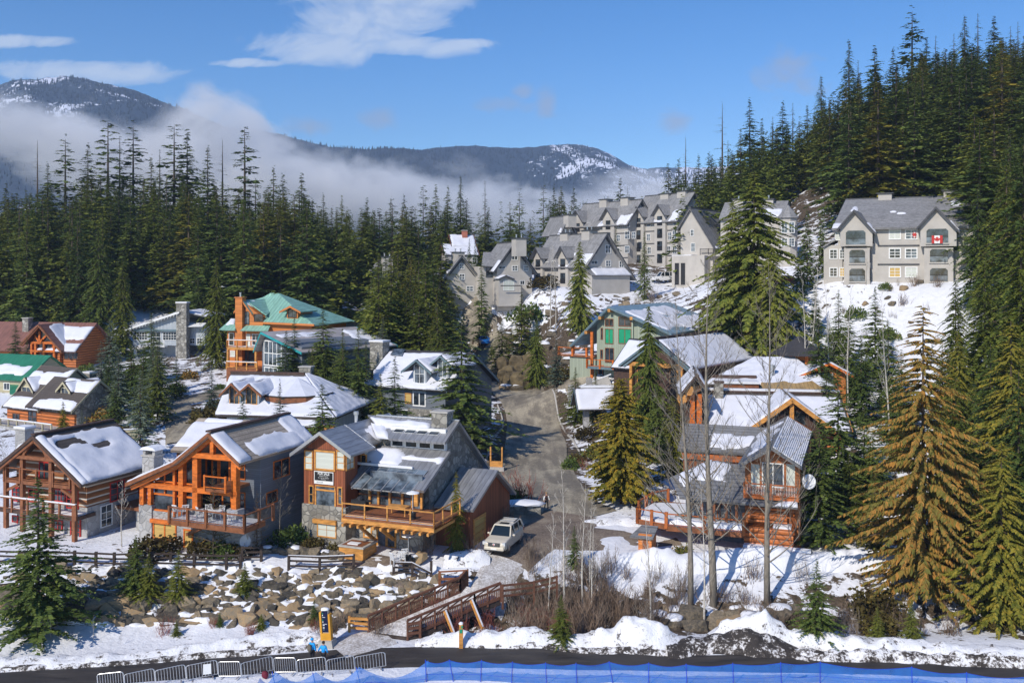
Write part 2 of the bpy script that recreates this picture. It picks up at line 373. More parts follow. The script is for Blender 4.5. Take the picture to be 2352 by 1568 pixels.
def vnoise(x,y,seed=0):
 xi=np.floor(x).astype(np.int64);yi=np.floor(y).astype(np.int64);xf=x-xi;yf=y-yi
 def h(a,b):
  k=(a*374761393+b*668265263+seed*974634777)&0xffffffff
  k=((k^(k>>13))*1274126177)&0xffffffff
  return((k^(k>>16))&0xffff)/65535.0
 u=xf*xf*(3-2*xf);w=yf*yf*(3-2*yf)
 return(h(xi,yi)*(1-u)+h(xi+1,yi)*u)*(1-w)+(h(xi,yi+1)*(1-u)+h(xi+1,yi+1)*u)*w
def fbm(x,y,seed=0,oct=4):
 s=0;a=0.5;f=1.0
 for o in range(oct):s=s+a*vnoise(x*f,y*f,seed+o*17);a*=0.5;f*=2.03
 return s
road_line=[P(*t)for t in road_pts]
def dist_poly(X,Y,pts):
 d=np.full(X.shape,1e9)
 for a,b in zip(pts[:-1],pts[1:]):
  vx,vy=b[0]-a[0],b[1]-a[1];L=vx*vx+vy*vy
  t=np.clip(((X-a[0])*vx+(Y-a[1])*vy)/L,0,1)
  d=np.minimum(d,np.hypot(X-a[0]-t*vx,Y-a[1]-t*vy))
 return d
drive_line=[P(1262,1160,96),Vector((5,92,3.1)),Vector((2.2,86,3)),Vector((0.2,80.5,3))]
ns,ny_=330,330
S=np.linspace(-0.95,0.95,ns);YY=40*(430/40.0)**np.linspace(0,1,ny_)
SS,YG=np.meshgrid(S,YY);XG=SS*YG
ZG=ground_arr(XG,YG).reshape(XG.shape)
d_road=np.minimum(dist_poly(XG,YG,road_line),dist_poly(XG,YG,drive_line)+1.5)
calm=np.clip((d_road-4.5)/4,0,1)*np.clip((YG-69)/3,0,1)
rough=(fbm(XG/2.2,YG/2.2,3)-0.47)*0.9+(fbm(XG/9,YG/9,5)-0.47)*1.2
amp=0.45+0.8*np.clip((YG-150)/60,0,1)
near_house=((YG>77)&(YG<130)&(XG<0))*0.6
ZG=ZG+rough*amp*calm*(1-near_house)
ZG+=(fbm(XG/0.9,YG/0.9,9)-0.47)*0.16*np.clip((62.3-YG)/0.4,0,1)
idx=np.arange(ns*ny_).reshape(ny_,ns)
fc=np.stack([idx[:-1,:-1],idx[:-1,1:],idx[1:,1:],idx[1:,:-1]],-1).reshape(-1)
tme=np_mesh('ground',np.stack([XG,YG,ZG],-1).reshape(-1,3),fc,4,True)
def bump2(X,Y,x0,y0,rx,ry):return np.exp(-(((X-x0)/rx)**2+((Y-y0)/ry)**2))
bare=0.12+0.0*XG
bare+=0.55*np.clip((YG-195)/30,0,1)
bare+=0.6*bump2(XG,YG,10,73.6,24,3.6)+0.22*bump2(XG,YG,22,76,14,3)+0.4*bump2(XG,YG,3,77,6,2)
bare+=0.5*bump2(XG,YG,60,85,25,22)+0.45*bump2(XG,YG,-8,120,14,18)+0.35*bump2(XG,YG,-40,118,40,22)+0.5*bump2(XG,YG,5,170,9,14)
bare+=0.42*bump2(XG,YG,-45,165,60,22)+0.3*bump2(XG,YG,30,150,30,40)+0.4*bump2(XG,YG,25,115,14,20)+0.5*bump2(XG,YG,85,190,40,30)
bare+=0.45*np.clip(1-(d_road-3.5)/2.0,0,1)*(YG>90)
bare-=0.2*bump2(XG,YG,56,136,14,14)+0.3*bump2(XG,YG,84,228,7,40)+0.3*bump2(XG,YG,-86,215,10,30)
bare=np.where(YG<61.5,-0.2,bare)
at=tme.attributes.new('bare','FLOAT','POINT');at.data.foreach_set('value',np.clip(bare,-0.3,1).astype(np.float32).ravel())
m,nt,b=new_mat('snowy_ground');pos=nt('ShaderNodeNewGeometry').outputs['Position']
ba=nt('ShaderNodeAttribute',attribute_name='bare').outputs['Fac']
n1=nt.noise(pos,0.55,6,0.65,0.4);n2=nt.noise(pos,3.5,4)
k=nt.math('ADD',nt.math('MULTIPLY',ba,0.62),nt.math('MULTIPLY',nt.math('SUBTRACT',n1,0.5),1.5))
k=nt.math('ADD',k,nt.math('MULTIPLY',nt.math('SUBTRACT',n2,0.5),0.25))
mask=nt.ramp(k,[(0.30,0),(0.36,1)])
dirt=nt.ramp(n2,[(0.3,(0.035,0.026,0.018)),(0.55,(0.1,0.075,0.05)),(0.75,(0.19,0.14,0.1))])
snowc=nt.ramp(nt.noise(pos,1.2,5),[(0.3,(0.72,0.73,0.77)),(0.6,(0.81,0.82,0.86))])
setc(nt,b,'Base Color',nt.mix(mask,snowc,dirt));b.inputs['Roughness'].default_value=0.7;b.inputs['Specular IOR Level'].default_value=0.2
bump(nt,b,nt.noise(pos,2.4,6,0.65),0.7,0.18)
tag(mesh_obj('ground',tme,m),'snowy valley ground rising into forested hills','ground',kind='structure')
mf=MB();mf.add([(-3500,395,-8),(3500,395,-8),(3500,4200,-20),(-3500,4200,-20),(-3500,30,-8),(3500,30,-8)],[(0,1,2,3),(4,5,1,0)])
mf.build('valley_floor',m_plain('valley_forest_floor',(0.035,0.045,0.03),0.9,0.4,0.02));tag(bpy.data.objects['valley_floor'],'dark wooded valley floor far beyond the hills','ground',kind='structure')
def strip(name,line,widths,mat,dz=0.05,step=0.8,nw=9,label='',smooth_edge=0.0,crown=0.0):
 """ribbon of road draped over the ground"""
 pts=[Vector((p[0],p[1],0))for p in line];L=[0]
 for a,b_ in zip(pts[:-1],pts[1:]):L.append(L[-1]+(b_-a).length)
 n=int(L[-1]/step)+2;res=[]
 for i in range(n):
  s_=L[-1]*i/(n-1);j=max(0,min(len(L)-2,int(np.searchsorted(L,s_)-1)))
  t=(s_-L[j])/(L[j+1]-L[j]);
  p0=pts[max(j-1,0)];p1=pts[j];p2=pts[j+1];p3=pts[min(j+2,len(pts)-1)]
  q=0.5*((2*p1)+(p2-p0)*t+(2*p0-5*p1+4*p2-p3)*t*t+(3*p1-p0-3*p2+p3)*t**3)
  res.append((q,widths[j]*(1-t)+widths[j+1]*t))
 V=[]
 for i,(q,w)in enumerate(res):
  d=(res[min(i+1,n-1)][0]-res[max(i-1,0)][0]).normalized();nrm=Vector((-d.y,d.x,0))
  for k in range(nw):
   o=(k/(nw-1)-0.5);jt=smooth_edge*(mnoise.noise((i*0.35,k*9.1,3.7)))if k in(0,nw-1)else 0
   V.append(q+nrm*(o*w+jt))
 A=np.array([(p.x,p.y)for p in V]);Z=ground_arr(A[:,0],A[:,1]).reshape(n,nw)
 Z=Z+dz+crown*(1-(2*np.linspace(0,1,nw)-1)**2)
 Z[:,0]-=0.25;Z[:,-1]-=0.25
 ids=np.arange(n*nw).reshape(n,nw)
 f=np.stack([ids[:-1,:-1],ids[1:,:-1],ids[1:,1:],ids[:-1,1:]],-1).reshape(-1)
 me=np_mesh(name,np.column_stack([A,Z.ravel()]),f,4,True)
 return tag(mesh_obj(name,me,mat),label,None,kind='structure')
m,nt,b=new_mat('sanded_asphalt');pos=nt('ShaderNodeNewGeometry').outputs['Position']
n1=nt.noise(pos,0.22,5,0.65,0.6);n2=nt.noise(pos,5,3);n3=nt.noise(stretch(nt,pos,1.2,0.18,1),0.8,4)
base=nt.ramp(n2,[(0.3,(0.13,0.112,0.088)),(0.7,(0.23,0.2,0.155))])
sand=nt.ramp(n2,[(0.3,(0.3,0.26,0.19)),(0.7,(0.5,0.44,0.33))])
kk=nt.math('ADD',nt.math('MULTIPLY',n1,0.6),nt.math('MULTIPLY',n3,0.5))
setc(nt,b,'Base Color',nt.mix(nt.ramp(kk,[(0.49,0),(0.66,0.9)]),base,sand));b.inputs['Roughness'].default_value=0.75
bump(nt,b,n2,0.3,0.03);M['asphalt']=m
m,nt,b=new_mat('wet_dark_asphalt');pos=nt('ShaderNodeNewGeometry').outputs['Position']
n1=nt.noise(stretch(nt,pos,0.25,1.6,1),1.0,5,0.65);n2=nt.noise(pos,6,3)
setc(nt,b,'Base Color',nt.ramp(n1,[(0.3,(0.022,0.019,0.017)),(0.55,(0.045,0.038,0.034)),(0.8,(0.085,0.075,0.065))]))
setc(nt,b,'Roughness',nt.ramp(n1,[(0.3,0.55),(0.7,0.9)]));bump(nt,b,n2,0.4,0.03);M['wetroad']=m
m,nt,b=new_mat('brown_paving');pos=nt('ShaderNodeNewGeometry').outputs['Position']
n1=nt.noise(pos,0.5,4);n2=nt.noise(pos,6,3)
k1=nt.math('ADD',nt.math('MULTIPLY',n1,0.5),nt.math('MULTIPLY',n2,0.5))
setc(nt,b,'Base Color',nt.ramp(k1,[(0.35,(0.09,0.07,0.055)),(0.5,(0.19,0.145,0.11)),(0.65,(0.3,0.25,0.19))]));b.inputs['Roughness'].default_value=0.85
bump(nt,b,n2,0.4,0.03);M['paving']=m
m,nt,b=new_mat('trodden_snow');pos=nt('ShaderNodeNewGeometry').outputs['Position']
n1=nt.noise(pos,1.3,5,0.65);n2=nt.noise(pos,7,3)
k1=nt.math('ADD',nt.math('MULTIPLY',n1,0.5),nt.math('MULTIPLY',n2,0.5))
setc(nt,b,'Base Color',nt.ramp(k1,[(0.36,(0.28,0.25,0.22)),(0.5,(0.5,0.47,0.45)),(0.62,(0.75,0.74,0.74))]));b.inputs['Roughness'].default_value=0.7
bump(nt,b,n2,0.5,0.05);M['trodden']=m
rl=[Vector((6.5,91.5,3))]+[P(*t)for t in road_pts]+[P(1085,800,205)]
strip('valley_road',rl,[12,12,10.5,9.5,9,9.2,10,9.2,8,7,7],M['asphalt'],0.1,label='sanded asphalt road winding up the valley between the houses')
strip('driveway',[(6.0,93,0),(3.5,88,0),(1.5,83.5,0),(-0.3,79.5,0)],[8,6.5,5.2,4.0],M['paving'],0.13,label='brown paved driveway under the parked car')
strip('side_drive',[(2.2,86.5,0),(7,86.2,0),(11,86.6,0),(15,87.3,0)],[9,8,5.5,3.2],M['paving'],0.09,label='brown paved drive curving to the right log house')
strip('side_street',[(-38,112,0),(-42,122,0),(-46,131,0),(-36,140,0),(-22,147,0)],[5,5,5.5,5.5,5],M['asphalt'],0.2,label='grey side street bending between the left houses')
strip('access_lane',[(5.5,150.5,0),(10,146,0),(12,138,0)],[4,4,3],M['asphalt'],0.2,label='short lane turning off the road to the sage house')
LR=[(-46,61.4),(-36,62.6),(-27,63.9),(-18,65.6),(-10,66.8),(-3,66.9),(5,66.2),(14,65.6),(24,65.0),(34,64.2),(50,63.4)]
strip('lower_road',LR,[3.6,3.6,3.8,4.2,4.6,4.8,3.8,2.9,2.5,2.4,2.4],M['wetroad'],0.05,label='dark wet asphalt lane below the rock wall',smooth_edge=0.5)
w=bpy.data.worlds.new('World');SC.world=w;w.use_nodes=True;wt=NT(w.node_tree);w.node_tree.nodes.clear()
sky=wt('ShaderNodeTexSky',sky_type='NISHITA',sun_disc=False,sun_elevation=SUN_EL,sun_rotation=SUN_AZ,altitude=700.0,air_density=1.0,dust_density=0.3,ozone_density=4.5)
hs=wt('ShaderNodeHueSaturation',{'Hue':0.506,'Saturation':1.28,'Value':0.78,'Color':sky.outputs[0]})
dirv=wt('ShaderNodeTexCoord').outputs['Generated']
sp=wt('ShaderNodeSeparateXYZ');wt.l.new(dirv,sp.inputs[0])
yy=wt.math('MAXIMUM',sp.outputs[1],0.05)
ax=wt.math('DIVIDE',sp.outputs[0],yy);az=wt.math('DIVIDE',sp.outputs[2],yy)
cv=wt('ShaderNodeCombineXYZ');wt.l.new(ax,cv.inputs[0]);wt.l.new(az,cv.inputs[1])
def blob(u,v,ru,rv):
 x0=(u-CU)/F;z0=-(v-VH)/F
 dx=wt.math('DIVIDE',wt.math('SUBTRACT',ax,x0),ru/F);dz=wt.math('DIVIDE',wt.math('SUBTRACT',az,z0),rv/F)
 r2=wt.math('ADD',wt.math('MULTIPLY',dx,dx),wt.math('MULTIPLY',dz,dz))
 return wt.math('EXPONENT',wt.math('MULTIPLY',r2,-1.0))
na=wt.noise(stretch(wt,cv.outputs[0],1.0,1.7,1),11.0,9,0.66,0.7)
nb=wt.noise(stretch(wt,cv.outputs[0],1.0,1.6,1),22.0,5,0.6,0.6)
bl=None
for a in((850,55,190,75),(740,110,170,45),(940,105,190,28),(1080,100,60,14),(880,-30,240,70),(60,95,130,16),(190,165,240,30),(560,145,100,12)):
 k=blob(*a);bl=k if bl is None else wt.math('MAXIMUM',bl,k)
cl=wt.math('ADD',wt.math('MULTIPLY',bl,0.75),wt.math('MULTIPLY',wt.math('SUBTRACT',na,0.5),2.6))
cl=wt.ramp(wt.math('MULTIPLY',cl,wt.math('MULTIPLY',bl,1.6,clamp=True)),[(0.14,0),(0.3,.3),(0.7,0.62)])
gl=None
for a in((1160,245,75,26),(1255,235,30,45),(1200,210,30,22),(1810,165,90,60),(1545,280,50,34),(860,275,70,30),(700,290,90,26)):
 k=blob(*a);gl=k if gl is None else wt.math('MAXIMUM',gl,k)
g2=wt.ramp(wt.math('ADD',wt.math('MULTIPLY',gl,0.7),wt.math('MULTIPLY',wt.math('SUBTRACT',nb,0.5),1.3)),[(0.3,0),(0.75,0.6)])
c1=wt.mix(cl,hs.outputs[0],(4.3,4.7,5.3))
c2=wt.mix(g2,c1,(2.2,2.4,3.0))
bg=wt('ShaderNodeBackground',{'Strength':0.15});wt.l.new(c2,bg.inputs[0])
wo=wt('ShaderNodeOutputWorld');wt.l.new(bg.outputs[0],wo.inputs[0])
def mountain(name,ridge,Y,depth,label,seed,snowlev,bot=-60):
 """ridge: list of (u, v) of the crest as surveyed, laid out at distance Y"""
 us=np.array([r[0]for r in ridge],float);vs=np.array([r[1]for r in ridge],float)
 nx,nd=260,40
 uu=np.linspace(us[0],us[-1],nx);zt=CZ-(np.interp(uu,us,vs)-VH)/F*Y
 xt=(uu-CU)/F*Y;V=np.zeros((nd,nx,3))
 for j in range(nd):
  t=j/(nd-1)*1.35
  prof=min(t,1)**1.15 if t<=1 else 1-(t-1)*1.2
  y=Y-depth+depth*t
  nz=(fbm(xt/420+7,np.full(nx,y)/420,seed,5)-0.47)*0.42*(zt-bot)*(4*min(t,1)*(1.04-min(t,1))if t<1 else 0.02)
  rid=(fbm(xt/26,np.full(nx,y)/26,seed+3,3)-0.45)*9
  V[j,:,0]=xt*y/Y;V[j,:,1]=y+(fbm(xt/300,np.full(nx,y)/200,seed+9,3)-0.5)*160
  V[j,:,2]=bot+(zt-bot)*prof+nz+rid
 ids=np.arange(nd*nx).reshape(nd,nx)
 f=np.stack([ids[:-1,:-1],ids[:-1,1:],ids[1:,1:],ids[1:,:-1]],-1).reshape(-1)
 me=np_mesh(name,V.reshape(-1,3),f,4,True)
 m,nt,b=new_mat(name+'_surface');pos=nt('ShaderNodeNewGeometry').outputs['Position']
 n1=nt.noise(pos,0.0042,6,0.65,0.5);n2=nt.noise(pos,0.05,3,0.7)
 kk=nt.math('ADD',n1,nt.math('MULTIPLY',nt.math('SUBTRACT',n2,0.5),0.35))
 sp_=nt('ShaderNodeSeparateXYZ');nt.l.new(pos,sp_.inputs[0])
 g=nt.math('MULTIPLY',nt.math('SUBTRACT',sp_.outputs[0],snowlev[0]),snowlev[1])
 g=nt.math('MINIMUM',g,snowlev[3])
 kk=nt.math('ADD',kk,g)
 tree=nt.ramp(nt.noise(pos,0.09,3,0.7),[(0.3,(0.008,0.016,0.03)),(0.7,(0.03,0.05,0.075))])  # the blue of distant air is mixed into the tree colour
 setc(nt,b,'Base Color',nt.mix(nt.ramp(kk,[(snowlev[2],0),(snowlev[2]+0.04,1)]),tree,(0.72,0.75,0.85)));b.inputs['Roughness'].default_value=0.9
 o=tag(mesh_obj(name,me,m),label,'mountain',kind='structure')
 rng=np.random.RandomState(seed);nT=9000
 ii=rng.randint(0,nx-1,nT);tj=rng.rand(nT)**0.5*(nd/1.35-1.2);jj=tj.astype(int);fr=(tj-jj)[:,None];fx_=rng.rand(nT)[:,None]
 B=(V[jj,ii]*(1-fr)+V[jj+1,ii]*fr)*(1-fx_)+(V[jj,ii+1]*(1-fr)+V[jj+1,ii+1]*fr)*fx_
 h=rng.uniform(5,13,nT)*(Y/2800.0);r=h*0.2;tv=[]
 for k in range(5):
  a=2*math.pi*k/5;tv.append(B+np.stack([r*math.cos(a),r*math.sin(a),-0.05*h],1))
 tv.append(B+np.stack([0*h,0*h,h],1));TV=np.stack(tv,1).reshape(-1,3)
 base=(np.arange(nT)*6)[:,None,None];tri=np.array([[k,(k+1)%5,5]for k in range(5)])[None]
 tm=np_mesh(name+'_forest',TV,(base+tri).reshape(-1),3)
 tag(mesh_obj(name+'_forest',tm,M['fartree']),'distant conifer forest covering the '+label.split(' with ')[0],'forest',kind='stuff')
 return o
M['fartree']=m_plain('far_forest',(0.012,0.02,0.024),0.9,0.5,0.01,bmp=0)  # far trees tinted towards blue, painting in some of the haze
mountain('left_mountain',[(-500,330),(-250,270),(-120,230),(0,196),(40,184),(90,181),(150,173),(200,180),(250,195),(300,205),(350,222),(400,243),(430,252),(520,290),(640,340),(800,400)],2900,1400,'dark wooded left mountain with snow flecks above the cloud',11,(-1180,-0.0003,0.545,0.08))
mountain('centre_mountain',[(400,300),(560,290),(640,305),(690,320),(760,338),(830,343),(900,338),(960,342),(1000,338),(1050,333),(1100,332),(1130,336),(1200,338),(1280,331),(1330,331),(1370,340),(1410,360),(1440,378),(1480,388),(1520,385),(1560,384),(1700,380),(1900,390),(2200,400)],3300,1500,'long wooded centre mountain with snow fields on its right shoulder',23,(120,0.0006,0.58,0.2))
X0,X1,Y0,Y1,Z0,Z1=-850.0,520.0,1000.0,1220.0,60.0,330.0
mb=MB().box(X0,X1,Y0,Y1,Z0,Z1)
m=bpy.data.materials.new('cloud_bank');m.use_nodes=True;nt=NT(m.node_tree);m.node_tree.nodes.clear()
pos=nt('ShaderNodeNewGeometry').outputs['Position'];sp=nt('ShaderNodeSeparateXYZ');nt.l.new(pos,sp.inputs[0])
YM=1100.0
prof=[(-40,215),(0,218),(120,246),(200,275),(270,292),(350,296),(420,272),(450,228),(490,204),(540,214),(590,262),(640,312),(690,348),(760,362),(830,366),(900,384),(980,396),(1060,406),(1120,415),(1200,430),(1300,430),(1400,425),(1500,418),(1560,430)]
fx=nt.math('DIVIDE',nt.math('SUBTRACT',sp.outputs[0],X0),X1-X0)
rampn=nt.ramp(fx,[(max(0,min(1,(((u-CU)/F*YM)-X0)/(X1-X0))),(zof(v,YM)-60)/300.0)for u,v in prof[:]][:24])
botp=[(-40,345),(60,355),(120,420),(250,520),(600,560),(1500,560)]
rampb=nt.ramp(fx,[(max(0,min(1,(((u-CU)/F*YM)-X0)/(X1-X0))),(zof(v,YM)-60)/300.0)for u,v in botp])
zt=nt.math('ADD',nt.math('MULTIPLY',rampn,300.0),60.0);zb=nt.math('ADD',nt.math('MULTIPLY',rampb,300.0),60.0)
n=nt.noise(stretch(nt,pos,1,0.6,1.3),0.016,5,0.62,0.5)
nn=nt.math('MULTIPLY',nt.math('SUBTRACT',n,0.5),115.0)
dt=nt.math('DIVIDE',nt.math('ADD',nt.math('SUBTRACT',zt,sp.outputs[2]),nn),30.0)
db=nt.math('DIVIDE',nt.math('ADD',nt.math('SUBTRACT',sp.outputs[2],zb),nn),30.0)
de=nt.math('MULTIPLY',nt.math('MINIMUM',nt.math('MAXIMUM',dt,0.0),1.0),nt.math('MINIMUM',nt.math('MAXIMUM',db,0.0),1.0))
ex=nt.math('MULTIPLY',nt.math('SUBTRACT',1.0,fx),8.0,clamp=True)
br=nt.ramp(nt.noise(stretch(nt,pos,1,.5,1.7),.0125,5,.65,.8),[(.36,.1),(.56,1)])
den=nt.math('MULTIPLY',nt.math('MULTIPLY',nt.math('MULTIPLY',de,br),ex),0.034)
vol=nt('ShaderNodeVolumePrincipled',{'Color':(0.985,0.985,0.995,1),'Anisotropy':0.0});nt.l.new(den,vol.inputs['Density'])
out=nt('ShaderNodeOutputMaterial');nt.l.new(vol.outputs[0],out.inputs['Volume'])
m.cycles.volume_step_rate=1.0
tag(mb.build('cloud_bank',m),'grey white cloud bank drifting low before the mountains','cloud',kind='stuff')
SC.cycles.volume_step_rate=1.0;SC.cycles.volume_max_steps=64
def m_leaf(name,a,b_,c,snow=0.0):
 m,nt,b=new_mat(name);o=ocoord(nt)
 oi=nt('ShaderNodeObjectInfo').outputs['Random']
 n=nt.noise(o,0.9,4,0.65);n2=nt.noise(o,5.0,2)
 il=nt('ShaderNodeNewGeometry').outputs['Random Per Island']
 k=nt.math('ADD',nt.math('MULTIPLY',n,0.5),nt.math('ADD',nt.math('MULTIPLY',il,0.36),nt.math('MULTIPLY',oi,0.26)))
 setc(nt,b,'Base Color',nt.ramp(k,[(0.34,a),(0.56,b_),(0.78,c)]))
 b.inputs['Roughness'].default_value=0.75;b.inputs['Specular IOR Level'].default_value=0.15
 tl=nt('ShaderNodeBsdfTranslucent');nt.l.new(b.inputs['Base Color'].links[0].from_socket,tl.inputs[0]);mx=nt('ShaderNodeMixShader',{0:0.15});nt.l.new(b.outputs[0],mx.inputs[1]);nt.l.new(tl.outputs[0],mx.inputs[2])
 nt.l.new(mx.outputs[0],[q for q in nt.n if q.type=='OUTPUT_MATERIAL'][0].inputs[0])
 return m
M['leaf_dark']=m_leaf('dark_green_needles',(0.05,0.08,0.022),(0.1,0.145,0.034),(0.18,0.22,0.048))
M['leaf_olive']=m_leaf('olive_green_needles',(0.065,0.092,0.018),(0.145,0.175,0.03),(0.25,0.255,0.044))
M['leaf_gold']=m_leaf('golden_green_needles',(0.075,0.09,0.014),(0.17,0.17,0.026),(0.31,0.245,0.035))
M['leaf_rust']=m_leaf('rusty_cedar_sprays',(0.085,0.115,0.026),(0.19,0.16,0.038),(0.4,0.2,0.046))
M['leaf_amber']=m_leaf('amber_cedar_sprays',(0.1,0.105,0.015),(0.26,0.2,0.024),(0.46,0.28,0.035))
M['leaf_blue']=m_leaf('blue_green_needles',(0.055,0.08,0.058),(0.125,0.165,0.115),(0.26,0.31,0.225))
M['leaf_brush']=m_leaf('brown_green_shrub_leaves',(0.03,0.022,0.008),(0.08,0.06,0.02),(0.13,0.11,0.03))
def conifer_mesh(name,seed,H=20,rr=0.18,whorls=24,per=8,sprays=12,rise=0.15,droop=0.35,t0=0.06,pw=0.85,gap=0.0,hang=0.0,sl=0.34,sw=0.5,snow=0):
 sl*=1.25;sw*=1.25
 """crown of many small needle sprays carried by whorled limbs"""
 rs=np.random.RandomState(seed);V=[];limbs=MB();SV=[]
 for i in range(whorls):
  t=t0+(0.985-t0)*(i/(whorls-1))**0.92
  base=1.42*rr*H*max(0.035,(1-t))**pw*(0.9+0.1*math.sin(i*2.4+seed))
  if t<t0+0.1:base*=0.72+2.8*(t-t0)
  for k in range(per):
   if rs.rand()<gap:continue
   az=2*math.pi*(k+0.6*rs.rand())/per+i*1.9
   L=base*(rs.uniform(0.5,1.12)if rs.rand()<.93 else rs.uniform(1.1,1.35));dh=np.array([math.cos(az),math.sin(az),0.0]);side=np.array([-dh[1],dh[0],0.0])
   z0=t*H+rs.uniform(-1.1,1.1)*H/whorls
   s=(np.arange(sprays)+rs.rand(sprays))/sprays;s=0.12+0.88*s
   rl=rise*(0.5+t);dr=droop*rs.uniform(0.7,1.3)
   pos=np.array([0,0,z0])+dh*(L*s)[:,None]+np.array([0,0,1.0])*(L*(rl*s-dr*s*s))[:,None]
   sg=np.where(np.arange(sprays)%2==0,1.0,-1.0)*rs.uniform(0.3,1.15,sprays)
   fl=rs.uniform(0.5,1.0,sprays)
   d=dh*fl[:,None]+side*sg[:,None]+np.array([0,0,1.0])*(rs.uniform(-0.55,0.12,sprays)-hang*rs.uniform(0.8,2.2,sprays))[:,None]
   d/=np.linalg.norm(d,axis=1)[:,None]
   l=(sl*(1.15-0.75*s)*rs.uniform(0.7,1.4,sprays))*max(L,0.05*H*rr*4)
   wv=np.cross(d,np.array([0,0,1.0])+rs.normal(0,0.45,(sprays,3)));wv/=np.linalg.norm(wv,axis=1)[:,None]+1e-9
   wv*=(l*sw*rs.uniform(0.5,1.0,sprays)*0.5)[:,None]
   mid=pos+d*(l*0.45)[:,None]
   q=np.stack([pos,mid-wv,pos+d*l[:,None],mid+wv],1)
   V.append(q.reshape(-1,3))
   tip=pos[-1]
   if i%2==0 or per<7:limbs.tube([(0,0,z0),tuple(tip)],[0.012*L+0.01,0.006],3,False)
   if snow and rs.rand()<snow and L>0.4:
    c=pos[sprays//2]+np.array([0,0,0.06*L]);r_=L*rs.uniform(0.1,0.22)
    a=dh*r_;e=side*r_*0.6;u_=np.array([0,0,r_*0.35])
    SV.append(np.stack([c-a,c-e+u_,c+a,c+e+u_*0.3]))
 V=np.concatenate(V);n=len(V)
 me=np_mesh(name+'_crown',V,np.arange(n),4)
 tr=MB();tr.tube([(0,0,-1.5),(0,0,H*0.3),(0,0,H*0.7),(0,0,H)],[H*0.0105,H*0.008,H*0.0045,H*0.001],7)
 tr.add(limbs.v,limbs.f)
 tm=bpy.data.meshes.new(name+'_trunk');tm.from_pydata(tr.v,[],tr.f);tm.materials.append(M['trunk'])
 sm=None
 if SV:sm=np_mesh(name+'_snow',np.concatenate(SV),np.arange(len(SV)*4),4);sm.materials.append(M['snow'])
 return me,tm,sm,H
SPEC={}
def spec(key,mat,**kw):
 me,tm,sm,H=conifer_mesh(key,**kw);me.materials.append(M[mat]);SPEC[key]=(me,tm,sm,H)
for i in range(3):
 spec('fa%d'%i,'leaf_dark',seed=10+i,H=22,rr=0.18+0.025*i,whorls=28,per=9,sprays=20,droop=0.4,rise=0.2,sl=.22,sw=.55,snow=0.012)
 spec('fb%d'%i,'leaf_olive',seed=20+i,H=22,rr=0.175+0.03*i,whorls=28,per=9,sprays=20,droop=0.5,rise=0.18,sl=.22,sw=.55,snow=0.012)
spec('fg','leaf_gold',seed=31,H=18,rr=0.19,whorls=26,per=9,sprays=20,sl=.22,sw=.55,droop=0.5,rise=0.1,gap=0.1)
for i in range(3):
 spec('tall%d'%i,'leaf_dark',seed=40+i,H=30,rr=0.135,whorls=19,per=6,sprays=10,droop=0.3,rise=0.22,t0=0.35,pw=0.5,gap=0.22,sl=0.3,sw=0.6)
spec('thin','leaf_dark',seed=50,H=24,rr=0.075,whorls=26,per=5,sprays=7,droop=0.5,rise=0.1,t0=0.25,pw=0.6,gap=0.25)
spec('snag','leaf_dark',seed=51,H=24,rr=0.1,whorls=15,per=4,sprays=5,droop=0.35,rise=0.2,t0=0.4,pw=0.45,gap=0.5,sl=0.2,sw=0.35)
spec('hem0','leaf_dark',seed=52,H=26,rr=0.15,whorls=32,per=9,sprays=18,sl=.22,sw=.55,droop=0.75,rise=0.05,pw=0.8)
for i in range(3):
 spec('na%d'%i,'leaf_dark',seed=60+i,H=12,rr=0.22+0.02*i,whorls=34,per=9,sprays=40,droop=0.28,rise=0.12,sl=0.13,sw=.6,snow=0.006)
for i in range(2):
 spec('no%d'%i,'leaf_olive',seed=70+i,H=14,rr=0.2+0.03*i,whorls=34,per=9,sprays=40,droop=0.4,rise=0.12,sl=0.13,sw=.6,snow=0.01)
spec('nb0','leaf_blue',seed=80,H=10,rr=0.24,whorls=30,per=9,sprays=38,droop=0.2,rise=0.1,sl=0.13,sw=.6,pw=0.9)
spec('nb1','leaf_blue',seed=81,H=10,rr=0.21,whorls=32,per=9,sprays=38,droop=0.2,rise=0.12,sl=0.13,sw=.6,pw=0.95)
spec('ceda','leaf_rust',seed=90,H=25,rr=0.24,whorls=46,per=9,sprays=110,droop=0.3,rise=0.04,sl=0.1,hang=0.75,pw=0.66,sw=0.45,gap=0.06)
spec('cedg','leaf_gold',seed=91,H=20,rr=0.24,whorls=42,per=9,sprays=80,droop=0.35,rise=0.05,sl=0.115,hang=0.5,pw=0.68,sw=0.5,gap=0.06)
spec('cedo','leaf_olive',seed=92,H=26,rr=0.24,whorls=44,per=9,sprays=64,droop=0.4,rise=0.05,sl=0.14,hang=0.4,pw=0.58,sw=0.5,gap=0.05)
spec('gold','leaf_amber',seed=93,H=12.4,rr=0.26,whorls=46,per=11,sprays=64,droop=0.3,rise=0.2,sl=0.13,hang=0.45,pw=0.5,sw=0.7)
spec('big0','leaf_dark',seed=94,H=26,rr=0.2,whorls=40,per=9,sprays=60,droop=0.5,rise=0.1,sl=0.13,pw=0.66,sw=0.55,snow=0.008)
spec('big1','leaf_olive',seed=95,H=26,rr=0.22,whorls=40,per=9,sprays=60,droop=0.55,rise=0.08,sl=0.13,pw=0.66,sw=0.55,snow=0.008)
spec('larch','leaf_rust',seed=96,H=6,rr=0.24,whorls=22,per=6,sprays=12,droop=0.0,rise=0.35,sl=0.16,sw=0.16,pw=0.8,gap=0.1)
trng=random.Random(5)
NAMES={'t':'pine_tree','f':'conifer'}
